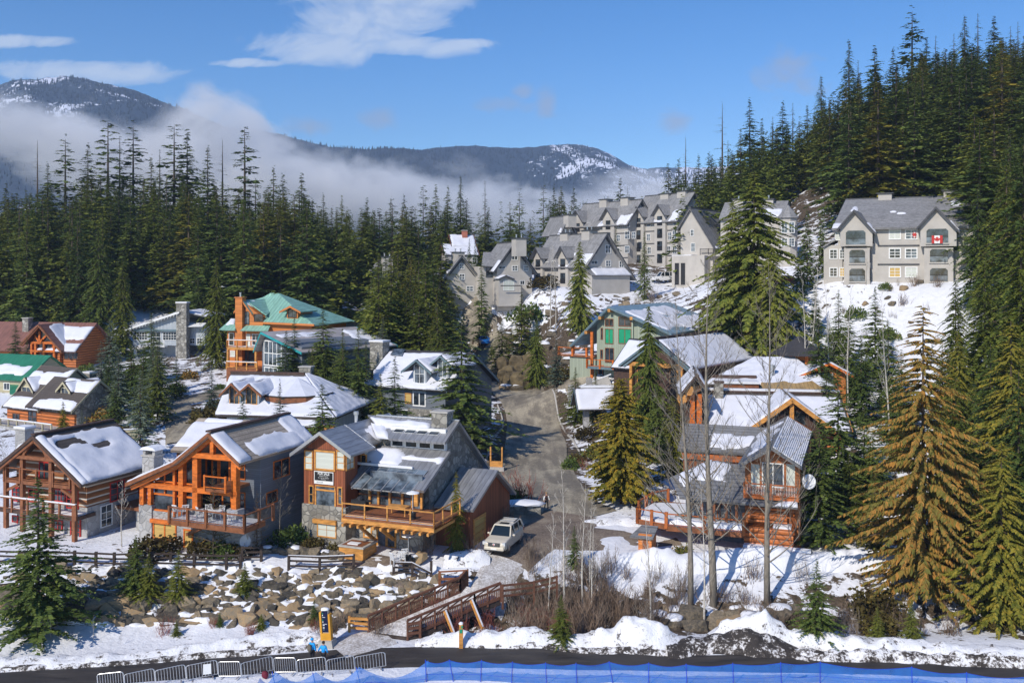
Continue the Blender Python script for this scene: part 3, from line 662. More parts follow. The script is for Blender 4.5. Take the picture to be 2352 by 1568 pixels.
def plant(key,u,vtop,Y,label,group=None,name=None,wid=1.0,cat='tree',base=None,parts=True,lean=0.0):
 """stand a conifer on the ground so that its tip reaches the surveyed height"""
 me,tm,sm,H=SPEC[key];X=(u-CU)/F*Y;zb=ground(X,Y)if base is None else base
 h=max(1.2,zof(vtop,Y)-zb);s=h/H
 name=name or('conifer' if group and group.startswith('trees')else 'cedar_tree' if 'cedar' in label else 'spruce_tree' if 'spruce' in label else 'larch_tree' if 'larch' in label else 'snag_tree' if 'snag' in label else 'fir_tree')
 o=thing(name,label,cat,(X,Y,zb-0.1),trng.uniform(0,6.28),group);o.scale=(s*wid,s*wid,s);o.rotation_euler[0]=lean
 for nm,mm in(('crown',me),('trunk',tm),('snow_clumps',sm)):
  if mm is None:continue
  c=bpy.data.objects.new(nm,mm);COL.objects.link(c);c.parent=o
 return o
LS=[('tall0',248,280,262,'tallest bare stemmed fir on the left forest skyline'),('tall1',306,291,268,'full tall fir right of the tallest left skyline fir'),('tall1',150,320,258,'tall fir standing out at the left end of the left forest skyline'),('fa1',202,333,262,'broad topped fir between two tall left skyline firs'),('thin',275,312,266,'thin fir squeezed between the two tallest left skyline firs'),('tall2',400,289,262,'tall fir on the left skyline with a twin leaning on its right'),('fa2',430,303,265,'right hand twin of the paired tall firs on the left skyline'),('fa0',477,338,258,'pointed fir in the dip right of the paired skyline firs'),('snag',511,321,262,'ragged half bare fir beside the big lone skyline fir'),('tall2',562,296,256,'big lone fir with flat limbs above the left forest'),('thin',367,343,262,'thin dead topped spire left of the paired skyline firs'),('fb0',347,360,255,'small bushy fir tip left of the thin skyline spire'),('thin',587,408,255,'slim spire just right of the big lone fir'),('fa0',628,384,248,'pointed dark fir leading the right group of the left forest'),('fa1',650,402,246,'middle dark fir of the right group in the left forest'),('fa2',693,403,240,'wide dark fir closing the right end of the left forest'),('snag',86,322,270,'bare grey snag poking above the far left forest'),('fb1',60,440,240,'olive fir at the far left edge of the skyline'),('fb2',14,425,235,'olive fir cut by the left picture edge'),('fa0',110,375,255,'dark fir below the bare grey snag on the left')]
for k,u,v,Y,l in LS:plant(k,u,v,Y,l,'firs standing out on the left skyline',wid=1.5 if k.startswith('tall')else 1.2)
CS=[('fa0',743,445,275,'first pointed fir of the low centre skyline'),('fb1',785,452,280,'second pointed fir of the low centre skyline'),('fa2',843,457,285,'dark fir left of the centre skyline notch'),('fb0',898,455,285,'olive fir right of the centre skyline notch'),('fa1',928,449,288,'slim fir before the taller centre skyline clump'),('tall0',972,427,292,'flat limbed fir left of the centre skyline clump'),('fa2',1001,428,292,'dense fir in the left half of the centre clump'),('fa1',1029,430,290,'dense fir in the middle of the centre clump'),('hem0',1058,404,292,'tallest fir of the centre skyline clump'),('thin',1114,415,292,'thin pointed fir right of the tallest centre fir'),('tall1',1193,441,300,'small flat topped fir on the centre skyline'),('tall2',1248,428,300,'flat limbed fir left of the condominium roofs'),('fa0',1272,427,298,'full fir in the clump left of the condominium roofs'),('fb2',1290,433,298,'olive fir in the clump left of the condominium roofs'),('fa1',1318,433,296,'pointed fir nearest the condominium roofs'),('fa2',1425,413,300,'lone fir rising behind the upper condominium roof ridge'),('thin',1442,428,300,'thin fir behind the upper condominium ridge vents')]
for k,u,v,Y,l in CS:plant(k,u,v,Y,l,'firs standing out on the centre skyline')
RS=[('snag',1575,314,262,'lowest dead snag at the foot of the right ridge'),('snag',1659,236,262,'tall ragged snag on the lower right ridge'),('fa0',1722,228,258,'dark fir with a dead leader on the right ridge'),('fa1',1798,235,255,'pointed fir in the middle of the right ridge slope'),('thin',1821,236,256,'slim fir touching the pointed mid ridge fir'),('hem0',1886,174,252,'drooping hemlock with gaps on the right ridge'),('hem0',1950,92,250,'tall drooping hemlock left of the ridge giant'),('thin',1971,138,255,'slim spire right of the tall drooping hemlock'),('fa2',2009,109,255,'dense fir left of the ridge giant'),('fa0',2051,111,255,'dense fir touching the ridge giant'),('tall1',2095,26,262,'giant flat limbed fir towering on the right ridge'),('fa1',2128,90,258,'pointed fir just right of the ridge giant'),('thin',2149,82,260,'slim fir second right of the ridge giant'),('thin',2191,77,262,'slim fir third right of the ridge giant'),('hem0',2216,36,262,'tall narrow hemlock with a bent tip near the right edge'),('thin',2246,31,262,'tall narrow spire right of the bent tip hemlock'),('fa2',2283,42,262,'dense pointed fir near the right edge of the ridge'),('thin',2321,60,264,'thin spire second from the right edge of the ridge'),('thin',2338,50,266,'thin spire at the right edge of the ridge'),('fb1',1750,276,256,'olive fir right of the dead leader fir'),('thin',1775,268,258,'thin fir in the dip of the mid ridge'),('fb0',1854,241,252,'olive fir left of the drooping gappy hemlock'),('fa1',1559,367,258,'small fir beside the lowest dead snag'),('fb2',1535,380,258,'small olive fir above the upper condominium roof'),('fa0',1605,356,255,'left fir of the pair between the two ridge snags'),('fa1',1628,352,255,'right fir of the pair between the two ridge snags'),('fb1',1701,302,252,'olive fir below the dead leader fir'),('thin',1672,322,255,'thin fir right of the tall ragged snag')]
for k,u,v,Y,l in RS:plant(k,u,v,Y,l,'firs standing out on the right ridge',wid=1.5 if k.startswith('tall')else 1.2)
SKY_L=[(0,445),(100,420),(200,400),(330,395),(450,400),(600,425),(700,430),(730,470),(850,470),(960,450),(1100,445),(1340,450),(1500,440),(1560,400),(1650,350),(1750,290),(1850,260),(1920,200),(2000,150),(2100,120),(2200,105),(2352,75)]
su=np.array([a for a,b_ in SKY_L],float);sv=np.array([b_ for a,b_ in SKY_L],float)
gaps=[(130,660,16,40),(290,735,36,18),(1990,400,13,95),(1975,460,12,40),(1885,462,45,16),(85,700,18,16),(2040,345,6,24)]
def fill(n,ur,Yr,hr,kinds,label,group,seed,keepout=()):
 g=random.Random(seed);done=0;tries=0;pts=[]
 while done<n and tries<n*60:
  tries+=1;Y=g.uniform(*Yr);u=g.uniform(*ur);X=(u-CU)/F*Y;zb=ground(X,Y)
  vb=VH+(CZ-zb)/Y*F;h=g.uniform(*hr);vt=VH+(CZ-zb-h)/Y*F
  lim=np.interp(u,su,sv)+g.uniform(0,25)
  if vt<lim:
   vt=lim;h=(CZ-(vt-VH)/F*Y)-zb
   if h<0.55*hr[0]:continue
  if any(abs(u-a)<ru and(vt-8<b_+rv and vb>b_-rv)for a,b_,ru,rv in gaps):continue
  if any(a0<u<a1 and y0<Y<y1 for a0,a1,y0,y1 in keepout):continue
  if any((X-px)**2+(Y-py)**2<2.6**2 for px,py in pts):continue
  pts.append((X,Y));done+=1
  k=g.choice(kinds);key=k if k in SPEC else k+str(g.randrange(3))
  plant(key,u,vt,Y,label,group,wid=g.uniform(1.1,1.7))
KK=['fa','fb','fb','fa','fb','fa','fb','fg','hem0','tall','thin']
fill(118,(-30,720),(184,262),(17,27),KK,'conifer within the dense forest covering the left hillside','trees of the left hillside forest',1)
fill(44,(690,1340),(205,300),(17,25),KK,'conifer within the dense forest behind the middle of the village','trees of the centre forest',2,[(985,1500,180,245)])
fill(14,(1340,1560),(255,310),(12,20),KK,'conifer in the belt behind the upper condominium roofs','trees behind the upper condominiums',5)
fill(92,(1530,2400),(178,256),(18,29),['fa','fb','fa','fa','hem0','fg','fb'],'conifer within the dark forest covering the steep right ridge','trees of the right ridge forest',3,[(1500,1880,170,236),(1880,2260,140,182)])
fill(10,(2230,2420),(135,178),(20,28),['fa','fb','fa'],'dark conifer on the slope right of the flag balcony building','trees right of the flag building',4)
fill(30,(850,1080),(146,198),(13,21),['fb','fa','fg','fb','fb'],'olive conifer in the grove left of the climbing road','trees of the grove by the road',6,[(1035,1150,140,205)])
bk=[conifer_mesh('mass%d'%i,seed=200+i,H=22,rr=0.16,whorls=15,per=6,sprays=8,droop=0.45,rise=0.18,sl=0.5,sw=0.6)[0]for i in range(3)]
BV=[]
for me in bk:
 a=np.empty(len(me.vertices)*3,np.float32);me.vertices.foreach_get('co',a);BV.append(a.reshape(-1,3))
g=random.Random(99);MV=[]
def mass(n,ur,Yr,hr):
 for _ in range(n):
  Y=g.uniform(*Yr);u=g.uniform(*ur);X=(u-CU)/F*Y;zb=ground(X,Y);h=g.uniform(*hr)
  vb=VH+(CZ-zb)/Y*F;vt=max(vb-h/Y*F,np.interp(u,su,sv)+g.uniform(12,40));h=(vb-vt)/F*Y
  if h<9 or any(abs(u-a)<ru and(vt-8<b_+rv and vb>b_-rv)for a,b_,ru,rv in gaps):continue
  a=g.uniform(0,6.28);V=BV[g.randrange(3)]*(h/22*np.array([1.1,1.1,1]));c,s_=math.cos(a),math.sin(a)
  MV.append(np.stack([V[:,0]*c-V[:,1]*s_+X,V[:,0]*s_+V[:,1]*c+Y,V[:,2]+zb],1))
mass(260,(-420,860),(200,330),(17,25));mass(90,(700,1560),(240,360),(15,22));mass(240,(1560,2700),(198,330),(18,27))
MV=np.concatenate(MV);fm=np_mesh('back_forest',MV,np.arange(len(MV)),4)
tag(mesh_obj('back_forest',fm,M['leaf_olive']),'mass of conifers filling the rear rows of the hillside forests','forest',kind='stuff')
ST=[('big0',226,520,176,'large dark fir behind the brown roofed log house',0.8),('big1',282,600,172,'olive fir between the brown roofed house and the pale grey house',0.8),('na1',36,733,158,'slim young spruce before the brown metal roof',0.75),('na0',62,775,156,'small dark spruce at the gable of the brown roofed log house',0.8),('nb0',322,848,106,'tallest blue grey spruce beside the left side street',0.85),('nb1',272,800,122,'blue grey spruce left of the tallest side street spruce',1.0),('na2',330,790,128,'green spruce behind the tallest side street spruce',1.0),('nb1',366,770,134,'silvery spruce below the pale grey house',1.0),('na1',405,815,134,'dark spruce right of the silvery spruce by the pale grey house',0.9),('big1',497,590,156,'large dark fir between the pale grey house and the green roofed house',0.7),('nb0',486,838,122,'blue spruce at the corner of the side street',0.85),('big0',455,640,182,'dark fir behind the pale grey house chimney',0.8),('na0',676,720,134,'slim dark spruce at the tall windows of the teal trimmed house',0.7),('na2',742,706,134,'broad dark spruce right of the tall windowed house',1.0),('no0',787,752,126,'olive spruce left of the house with two dormers in the grove',0.9),('na1',823,756,122,'dark spruce close to the stone chimney of the snowy white house',0.9),('na2',740,880,99,'dark spruce between the grey metal roof and the round snowy roof',1.0),('nb1',643,872,104,'small spruce before the round snowy roof',0.9),('na0',558,895,104,'small dark spruce before the twin dormers',0.75),('na1',907,818,112,'dark spruce before the snowy dormer house',0.9),('no1',874,858,110,'olive spruce left of the snowy dormer house',0.9),('na2',1060,722,116,'very large dark spruce beside the valley road',1.02),('no0',1005,690,140,'olive fir above the snowy dormer house',0.8),('no1',950,650,150,'tall olive fir behind the snowy dormer house',0.8),('fg',880,668,158,'golden fir in the grove above the snowy dormer house',0.9),('nb0',1278,775,148,'pale blue spruce on the right verge of the climbing road',0.85),('no1',1322,843,138,'bushy green fir below the deck of the sage house',1.1),('no0',1368,850,134,'small bushy fir left of the roadside gate roof',1.1),('cedo',1332,553,172,'drooping cedar on the snowy bank above the sage house',0.62),('no0',1198,668,178,'bushy fir halfway up the rocky bank',1.2),('no1',1153,730,174,'low fir on the rocky bank by the road',1.3),('na1',1130,782,182,'dark fir at the top bend of the road',1.0),('cedo',1232,735,160,'rusty green cedar at the foot of the rocky bank',0.7),('fa0',1106,588,190,'columnar fir before the middle condominiums',0.7),('hem0',1480,530,186,'dark fir before the right end of the middle condominium',0.95),('na0',1415,520,205,'small fir against the upper condominium wall',0.6),('cedo',1732,396,142,'largest green cedar in the middle of the picture',1.2),('cedo',1682,462,146,'second green cedar left of the largest cedar',0.75),('cedo',1772,560,136,'lower green cedar right of the largest cedar',0.9),('fa1',1854,474,152,'slim dark fir left of the flag balcony building',0.7),('fa2',1888,476,154,'slim dark fir touching the flag balcony building',0.6),('cedo',1490,700,116,'rusty cedar before the brown timber gable',0.6),('cedg',1545,905,104,'bushy golden cedar left of the big log house',0.9),('na1',1510,880,110,'dark fir behind the golden roadside cedar',1.0),('gold',1426,868,97,'rounded golden cedar beside the valley road',1.0),('na0',1882,948,85,'green layered spruce at the right log cabin',1.05),('na2',1925,842,93,'tall dark spruce behind the layered spruce',0.85),('na1',1985,930,96,'dark spruce right of the tall dark spruce',1.1),('no1',1950,1040,90,'olive spruce low beside the layered spruce',1.3),('na0',1926,664,124,'dark spruce on the snow slope below the flag building',0.75),('na2',2010,656,124,'snow dusted spruce centred on the snow slope',0.75),('na1',1880,700,118,'dark spruce at the left edge of the snow slope',0.75),('na0',2070,800,104,'dark spruce low on the snow slope',0.9),('fa1',1838,560,150,'fir left of the snow slope, nearest the turret',0.9),('fa0',1872,640,138,'fir in the belt left of the snow slope, second from the turret',0.9),('na1',1905,740,126,'dark fir low in the belt left of the snow slope',0.9),('na2',1950,705,120,'dark fir in the middle of the snow slope belt',0.9),('na0',1978,770,110,'dark fir in front of the snow slope belt',1.0),('na1',2040,735,113,'dark fir at the right of the snow slope belt',0.9),('no0',2042,860,105,'olive fir low at the right of the snow slope belt',1.0),('na2',1898,840,110,'dark fir behind the log mansion wing',1.0),('thin',2140,800,128,'thin young spruce at the right side of the snow slope',1.3),('ceda',2120,702,77,'great rusty cedar filling the lower right',1.0),('cedg',2322,735,84,'golden green cedar right of the great rusty cedar',0.95),('big0',2246,424,132,'tall dark fir against the right end of the flag building',0.85),('big1',2312,375,122,'tall olive fir second from the right edge',0.95),('big0',2352,318,112,'tallest dark fir cut by the right edge',1.0),('big1',2262,600,104,'olive fir behind the golden cedar',0.95),('big1',2195,640,112,'olive fir behind the tip of the great rusty cedar',0.8),('big0',2340,850,78,'dark fir low at the right edge',1.0),('big0',2235,880,92,'dark fir between the rusty cedar and the golden cedar',0.9),('cedg',2200,760,96,'green gold cedar behind the right flank of the great rusty cedar',0.8),('big1',2345,520,96,'dark olive fir beside the right edge above the golden cedar',0.9),('cedg',2300,1010,73,'low golden cedar in the lower right corner',1.1),('na1',2060,870,100,'dark fir showing left of the great cedar tip',1.0),('no0',2165,800,104,'olive fir showing right of the great cedar tip',1.1),('big1',2195,860,92,'olive fir close behind the right side of the great cedar',0.9),('no1',2215,1020,84,'bushy olive fir between the great cedar and the corner cedar',1.3),('na2',2005,985,92,'dark fir behind the left flank of the great cedar',1.1),('no0',1965,1130,86,'low olive fir between the cabin spruces and the great cedar',1.4),('big0',2275,790,88,'dark fir behind the corner cedar',0.9),('no1',2340,1120,80,'olive fir low at the right edge',1.4),('ceda',2010,1080,82,'rusty cedar behind the left flank of the great cedar',0.8),('no1',2060,960,98,'olive fir behind the great rusty cedar',0.9),('na1',1876,1282,68.6,'dark spruce standing by the blue net',1.05),('no0',2015,1388,68.4,'left of two young firs by the blue net',1.1),('no1',2094,1374,68.4,'right of two young firs by the blue net',1.0),('no0',1289,1362,68.4,'bushy young fir on the snow bank in the middle',1.25),('na1',1319,1205,80,'dark fir among the bare brush',0.85),('na2',88,1092,70,'big dark spruce before the left rock bank',1.08),('na0',312,1225,74.5,'slim tipped fir on the rock wall',1.2),('no1',342,1268,74,'olive fir touching the slim tipped fir on the rock wall',1.2),('no0',410,1258,74,'layered fir in the middle of the rock wall',1.3),('no1',405,1428,70.5,'small fir at the foot of the rock wall',1.35),('na1',505,1412,71.5,'tiny fir at the wall foot left of the signpost',1.0),('no0',562,1288,75,'squat fir growing out of the rock wall top',1.6),('no1',600,1415,71.5,'tiny olive fir left of the signpost',1.5),('na0',722,1372,72,'small dark fir directly behind the signpost',1.1),('cedg',1048,1080,80.5,'thin golden conifer at the corner of the sale house',0.55),('nb0',1037,1243,79.3,'small blue spruce by the patio',1.0),('cedg',145,920,108,'golden fir before the cream dormered house',0.8),('nb1',188,935,106,'small blue spruce before the cream dormered house',0.9),('larch',490,1078,79,'bare brown larch before the orange house deck',1.0),('larch',590,1130,80,'bare larch right of the orange house deck',0.9)]
for k,u,v,Y,l,wd in ST:plant(k,u,v,Y,l,wid=wd*(1.22 if k[0]=='n' else 1.05))
g=random.Random(61);vp_=[]
for i in range(30):
 for _ in range(30):
  u,Y=[(g.uniform(232,372),g.uniform(113,150)),(g.uniform(655,850),g.uniform(119,133)),(g.uniform(840,1010),g.uniform(134,150))][(0,1,0,2,1)[i%5]];X=(u-CU)/F*Y
  if all((X-a)**2+(Y-b_)**2>7 for a,b_ in vp_):break
 vp_.append((X,Y));h_=g.uniform(6.5,11);vt=VH+(CZ-ground(X,Y)-h_)/Y*F
 plant(g.choice(['na0','na1','na2','no0','nb0','nb1']),u,vt,Y,'medium evergreen planted among the village houses on the left half','evergreens between the village houses','evergreen_tree',g.uniform(1.0,1.35))
for u,v in((1078,546),(1091,553)):plant('fa0',u,v,224,'small columnar fir before the snow roofed chalet with the brick chimney','firs before the brick chimney chalet',wid=.7)
def bare_mesh(name,seed,H=20,r0=0.25,nb=26,spread=0.28,up=0.75,mat='bark',lean=(0,0),first=0.2,twigs=5,seg=5):
 g=random.Random(seed);tr=MB();br=MB()
 def ax(t):return Vector((lean[0]*t*t*H+0.012*H*math.sin(4*t+seed),lean[1]*t*t*H+0.01*H*math.sin(5*t),H*t))
 n=9;tr.tube([ax(i/(n-1))-Vector((0,0,0.6 if i==0 else 0))for i in range(n)],[r0*max(.03,(1-i/(n-1))**1.15)for i in range(n)],7)
 for b in range(nb):
  t=first+(0.97-first)*((b+g.random())/nb);az=g.uniform(0,6.28);L=H*spread*(1.12-t)*g.uniform(0.6,1.25)
  p=ax(t);d=Vector((math.cos(az),math.sin(az),up*g.uniform(0.6,1.3))).normalized();pts=[p];r=r0*0.3*(1.05-t)
  for s in range(seg):
   d=(d+Vector((g.uniform(-.16,.16),g.uniform(-.16,.16),g.uniform(0.0,.2)))).normalized();pts.append(pts[-1]+d*L/seg)
  br.tube(pts,[max(0.009,.8*r*(1-i/(seg+0.5)))for i in range(seg+1)],4,False)
  for k in range(twigs):
   s=g.uniform(0.25,0.95)*seg;i=int(s);q=pts[i].lerp(pts[min(i+1,seg)],s-i)
   td=(d+Vector((g.uniform(-.9,.9),g.uniform(-.9,.9),g.uniform(-.1,.7)))).normalized();l2=L*g.uniform(0.18,0.42)
   m1=q+td*l2*0.5+Vector((0,0,l2*0.05));br.tube([q,m1,m1+(td+Vector((g.uniform(-.3,.3),g.uniform(-.3,.3),.25))).normalized()*l2*0.5],[max(0.008,r*0.3),0.007,0.006],3,False)
   for kk in range(2):
    td2=(td+Vector((g.uniform(-.8,.8),g.uniform(-.8,.8),g.uniform(0,.5)))).normalized();br.tube([m1,m1+td2*l2*0.4],[0.009,0.007],3,False)
 out=[]
 for mbx,nm in((tr,'_trunk'),(br,'_limbs')):
  me=bpy.data.meshes.new(name+nm);me.from_pydata(mbx.v,[],mbx.f);me.polygons.foreach_set('use_smooth',[True]*len(me.polygons));me.materials.append(M[mat]);out.append(me)
 return out[0],out[1],H
BARE={'aspen0':bare_mesh('aspen',1,26,0.28,60,0.3,1.0,'bark',(-0.03,0),0.2,6),'aspen1':bare_mesh('aspen_b',2,26,0.31,60,0.28,0.9,'bark',(0.0,0),0.16,6),'aspen2':bare_mesh('aspen_c',3,26,0.26,60,0.3,0.85,'bark',(0.0,0),0.12,6),'pole0':bare_mesh('pole',4,12,0.1,22,0.18,1.3,'birch',(-0.05,0),0.25,3),'pole1':bare_mesh('pole_b',5,12,0.09,22,0.2,1.2,'birch',(0.03,0),0.3,3),'birch':bare_mesh('birch',6,7,0.07,20,0.3,0.8,'birch',(-0.06,0),0.35,4),'small':bare_mesh('bare_small',7,7,0.055,34,0.36,0.9,'bark',(0,0),0.2,4)}
def bare_tree(key,u,vtop,Y,label,name='bare_tree',wid=1.0,group=None,rot=0.0):
 tm,lm,H=BARE[key];X=(u-CU)/F*Y;zb=ground(X,Y);h=zof(vtop,Y)-zb
 o=thing(name,label,'tree',(X,Y,zb),rot,group);s=h/H;o.scale=(s*wid,s*wid,s)
 for nm,me in(('trunk',tm),('limbs',lm)):
  c=bpy.data.objects.new(nm,me);COL.objects.link(c);c.parent=o
 return o
bare_tree('aspen0',1579,690,76.5,'leaning bare aspen, leftmost of the three tall ones','aspen_tree');bare_tree('aspen1',1631,575,76.5,'tallest and thickest bare aspen before the log cabin','aspen_tree');bare_tree('aspen2',1763,600,76,'tall bare aspen before the cabin balcony','aspen_tree',rot=2.0)
for i,(k,u,v,Y,l)in enumerate([('pole0',1301,1050,74.5,'pale slender bare tree right of the driveway'),('pole1',1340,1070,75,'pale slender bare tree beside the dark brush fir'),('pole0',1352,1120,76,'thin pale sapling in the brush left of centre'),('pole1',1491,1110,72,'pale straight sapling below the cabin deck'),('pole0',1619,1080,73.5,'slender sapling between the two thick aspens'),('pole1',1262,1150,74,'thin crooked sapling near the bridge end'),('pole1',1362,1150,74,'short pale sapling over the snowy creek bank'),('pole0',1262,560,178,'left thin trunk on the bank below the condominiums'),('pole1',1275,550,178,'right thin trunk on the bank below the condominiums'),('pole0',1852,620,122,'pale bare trunk left of the snow slope'),('pole1',1868,560,124,'tall pale bare trunk left of the snow slope'),('pole0',1947,640,116,'pale bare trunk crossing the snow slope'),('pole1',2040,660,100,'pale bare trunk at the right of the snow slope'),('pole0',1900,640,120,'thin bare trunk in the middle trees of the snow slope'),('small',1560,780,112,'bare grey tree before the brown timber gable'),('pole1',1990,560,146,'thin bare tree before the flag building windows'),('birch',280,1095,81.5,'white barked birch beside the brown log house'),('small',645,1068,82.5,'bare tree between the orange house and the sale house'),('small',600,1120,81,'twiggy bare sapling right of the orange house deck'),('small',8,1000,96,'bare dark tree at the far left chimney'),('pole0',118,1380,69.5,'pale thin stems under the big dark spruce'),('pole1',215,1410,69.5,'thin sapling right of the big dark spruce'),('small',278,1450,69,'tiny bare sapling on the snow by the lane')]):
 bare_tree(k,u,v,Y,l,'bare_tree',1.0,None,i*1.3)
def shrub_mesh(name,seed,H=2.0,n=26,spread=0.55,mat='twig',twigs=5):
 g=random.Random(seed);b=MB()
 for i in range(n):
  az=g.uniform(0,6.28);d=Vector((math.cos(az)*spread*g.random()*1.3,math.sin(az)*spread*g.random()*1.3,1)).normalized();L=H*g.uniform(0.55,1.05)
  p=Vector((g.gauss(0,.16)*H,g.gauss(0,.16)*H,-0.15));q=p+d*L*0.5;e=q+(d+Vector((g.uniform(-.25,.25),g.uniform(-.25,.25),0.1))).normalized()*L*0.5
  b.tube([p,q,e],[0.022,0.015,0.008],3,False)
  for k in range(twigs):
   t=g.uniform(0.3,0.95);s=p.lerp(q,t*2)if t<0.5 else q.lerp(e,t*2-1);td=(d+Vector((g.uniform(-.9,.9),g.uniform(-.9,.9),g.uniform(0,.5)))).normalized()
   b.tube([s,s+td*L*g.uniform(0.12,0.3)],[0.011,0.007],3,False)
 me=bpy.data.meshes.new(name);me.from_pydata(b.v,[],b.f);me.materials.append(M[mat]);return me,H
def leafy_mesh(name,seed,mat,n=900):
 rs=np.random.RandomState(seed);c=rs.normal(0,1,(n,3));c/=np.linalg.norm(c,axis=1)[:,None];c*=(0.55+0.5*rs.rand(n))[:,None];c[:,2]=np.abs(c[:,2])*0.9
 lump=1+0.25*np.sin(c[:,0]*5+seed)*np.cos(c[:,1]*4);c*=lump[:,None]
 a=rs.normal(0,1,(n,3));a/=np.linalg.norm(a,axis=1)[:,None];b=np.cross(a,rs.normal(0,1,(n,3)));b/=np.linalg.norm(b,axis=1)[:,None]
 s=rs.uniform(0.06,0.13,n)[:,None];V=np.stack([c-a*s,c-b*s*.6,c+a*s,c+b*s*.6],1).reshape(-1,3)
 me=np_mesh(name,V,np.arange(n*4),4);me.materials.append(M[mat]);return me,1.0
SHR={'brush0':shrub_mesh('brush',1),'brush1':shrub_mesh('brush_b',2,3.2,16,0.35,'greytwig'),'brush2':shrub_mesh('brush_c',3,2.2,34,0.7),'red':shrub_mesh('red_brush',4,2.6,40,0.6,'redtwig'),'leafy':leafy_mesh('leafy',5,'leaf_brush'),'green':leafy_mesh('leafy_g',6,'leaf_dark'),'rusty':leafy_mesh('leafy_r',7,'leaf_rust')}
def shrub(key,u,Y,h,label,group=None,wid=1.0,rot=None,name='shrub'):
 me,H=SHR[key];X=(u-CU)/F*Y;o=bpy.data.objects.new(name,me);COL.objects.link(o)
 o.location=(X,Y,ground(X,Y)-0.05);s=h/H;o.scale=(s*wid,s*wid,s);o.rotation_euler=(0,0,trng.uniform(0,6.28)if rot is None else rot)
 return tag(o,label,'shrub',group)
g=random.Random(77)
for i in range(70):
 Y=g.uniform(70.6,77)if i%4 else g.uniform(75,79.5);u=g.uniform(1150+12*(Y-70),1570)if i<48 else g.uniform(1560,1960)
 shrub(g.choice(['brush0','brush1','brush1','brush2']),u,Y,(g.uniform(1.8,3.6)if Y<75 else g.uniform(.9,2.0))if u<1500 else g.uniform(1.0,2.2),'leafless brown shrub in the thicket along the creek bank','bare shrubs of the creek thicket',g.uniform(0.8,1.2))
for i in range(34):shrub(g.choice(['brush0','brush1','brush2']),g.uniform(1170,1440),g.uniform(71.5,76),g.uniform(1.8,3.4),'leafless brown shrub in the thicket along the creek bank','bare shrubs of the creek thicket',g.uniform(.7,1.0))
for i in range(44):shrub(g.choice(['brush1','brush1','brush0']),g.uniform(1210,1580),g.uniform(74.5,80.5),g.uniform(1.2,2.8),'thin bare shrub on the snowy slope above the creek','thin shrubs above the creek',g.uniform(.7,1.0))
for i in range(9):
 shrub('red',g.uniform(1010,1330),g.uniform(71,74.5),g.uniform(1.2,2.2),'reddish bare shrub in the gully beside the bridge','reddish shrubs around the bridge gully')
for i in range(12):
 shrub(g.choice(['brush0','brush2','red']),g.uniform(330,900),g.uniform(70.5,72.5),g.uniform(0.8,1.6),'low bare shrub at the foot of the rock wall','low shrubs along the wall foot')
shrub('red',1205,97,3.4,'large red twigged shrub at the road junction',wid=1.2);shrub('brush2',1165,88,2.6,'brown bare shrub beside the garage of the sale house');shrub('red',1130,82,1.8,'reddish shrub left of the parked car');shrub('brush2',1090,80,1.9,'brown shrub right of the patio',wid=1.1);shrub('brush0',980,80.3,2.3,'tawny bare shrub beside the patio chairs')
shrub('leafy',355,79.6,1.7,'rounded brown green bush at the left corner of the orange house',wid=1.3);shrub('leafy',460,79.8,1.3,'left bush of the clipped row before the orange house',wid=1.0);shrub('green',515,79.8,1.3,'middle dark bush of the row before the orange house',wid=1.1);shrub('leafy',560,79.8,1.2,'right bush of the row before the orange house');shrub('green',668,82,1.8,'dark green bush left of the sale house');shrub('leafy',718,81.4,1.1,'low bush below the basement window of the sale house');shrub('leafy',770,80.6,0.9,'small bush left of the hot tub')
for i in range(46):
 u,Y=[(g.uniform(230,520),g.uniform(112,150)),(g.uniform(640,1010),g.uniform(112,150)),(g.uniform(1290,1420),g.uniform(112,140)),(g.uniform(20,480),g.uniform(152,190))][i%4]
 shrub(g.choice(['leafy','green','brush2','rusty','brush0']),u,Y,g.uniform(.9,2.0),'low garden shrub between the village houses','garden shrubs between the houses',g.uniform(.9,1.4))
for i in range(26):shrub(g.choice(['brush0','brush2','green','brush1']),g.uniform(1880,2170),g.uniform(122,145),g.uniform(.8,2.0),'small shrub sticking out of the right snow slope','shrubs on the right snow slope')
for i in range(16):shrub(g.choice(['brush0','brush1','brush2','leafy']),g.uniform(1930,2330),g.uniform(70.5,76),g.uniform(1,2.2),'brown shrub at the foot of the great rusty cedar','shrubs under the great cedar')
shrub('rusty',1570,83,1.1,'golden green bush below the cabin deck');shrub('green',1178,96.5,1.6,'dark rounded bush near the dog walker');shrub('red',1345,112,1.4,'maroon shrub by the roadside rail');shrub('leafy',1250,190,2.6,'olive bush on the rocky bank',wid=1.2);shrub('green',1215,184,3.4,'green bush high on the rocky bank',wid=1.1);shrub('brush2',1500,183,3.0,'brown bare shrub by the dark fir at the condominium end');shrub('brush1',1462,180,3.2,'thin bare shrub on the slope below the middle condominium');shrub('leafy',1295,158,2.2,'rusty bush before the rock outcrop',wid=1.2)
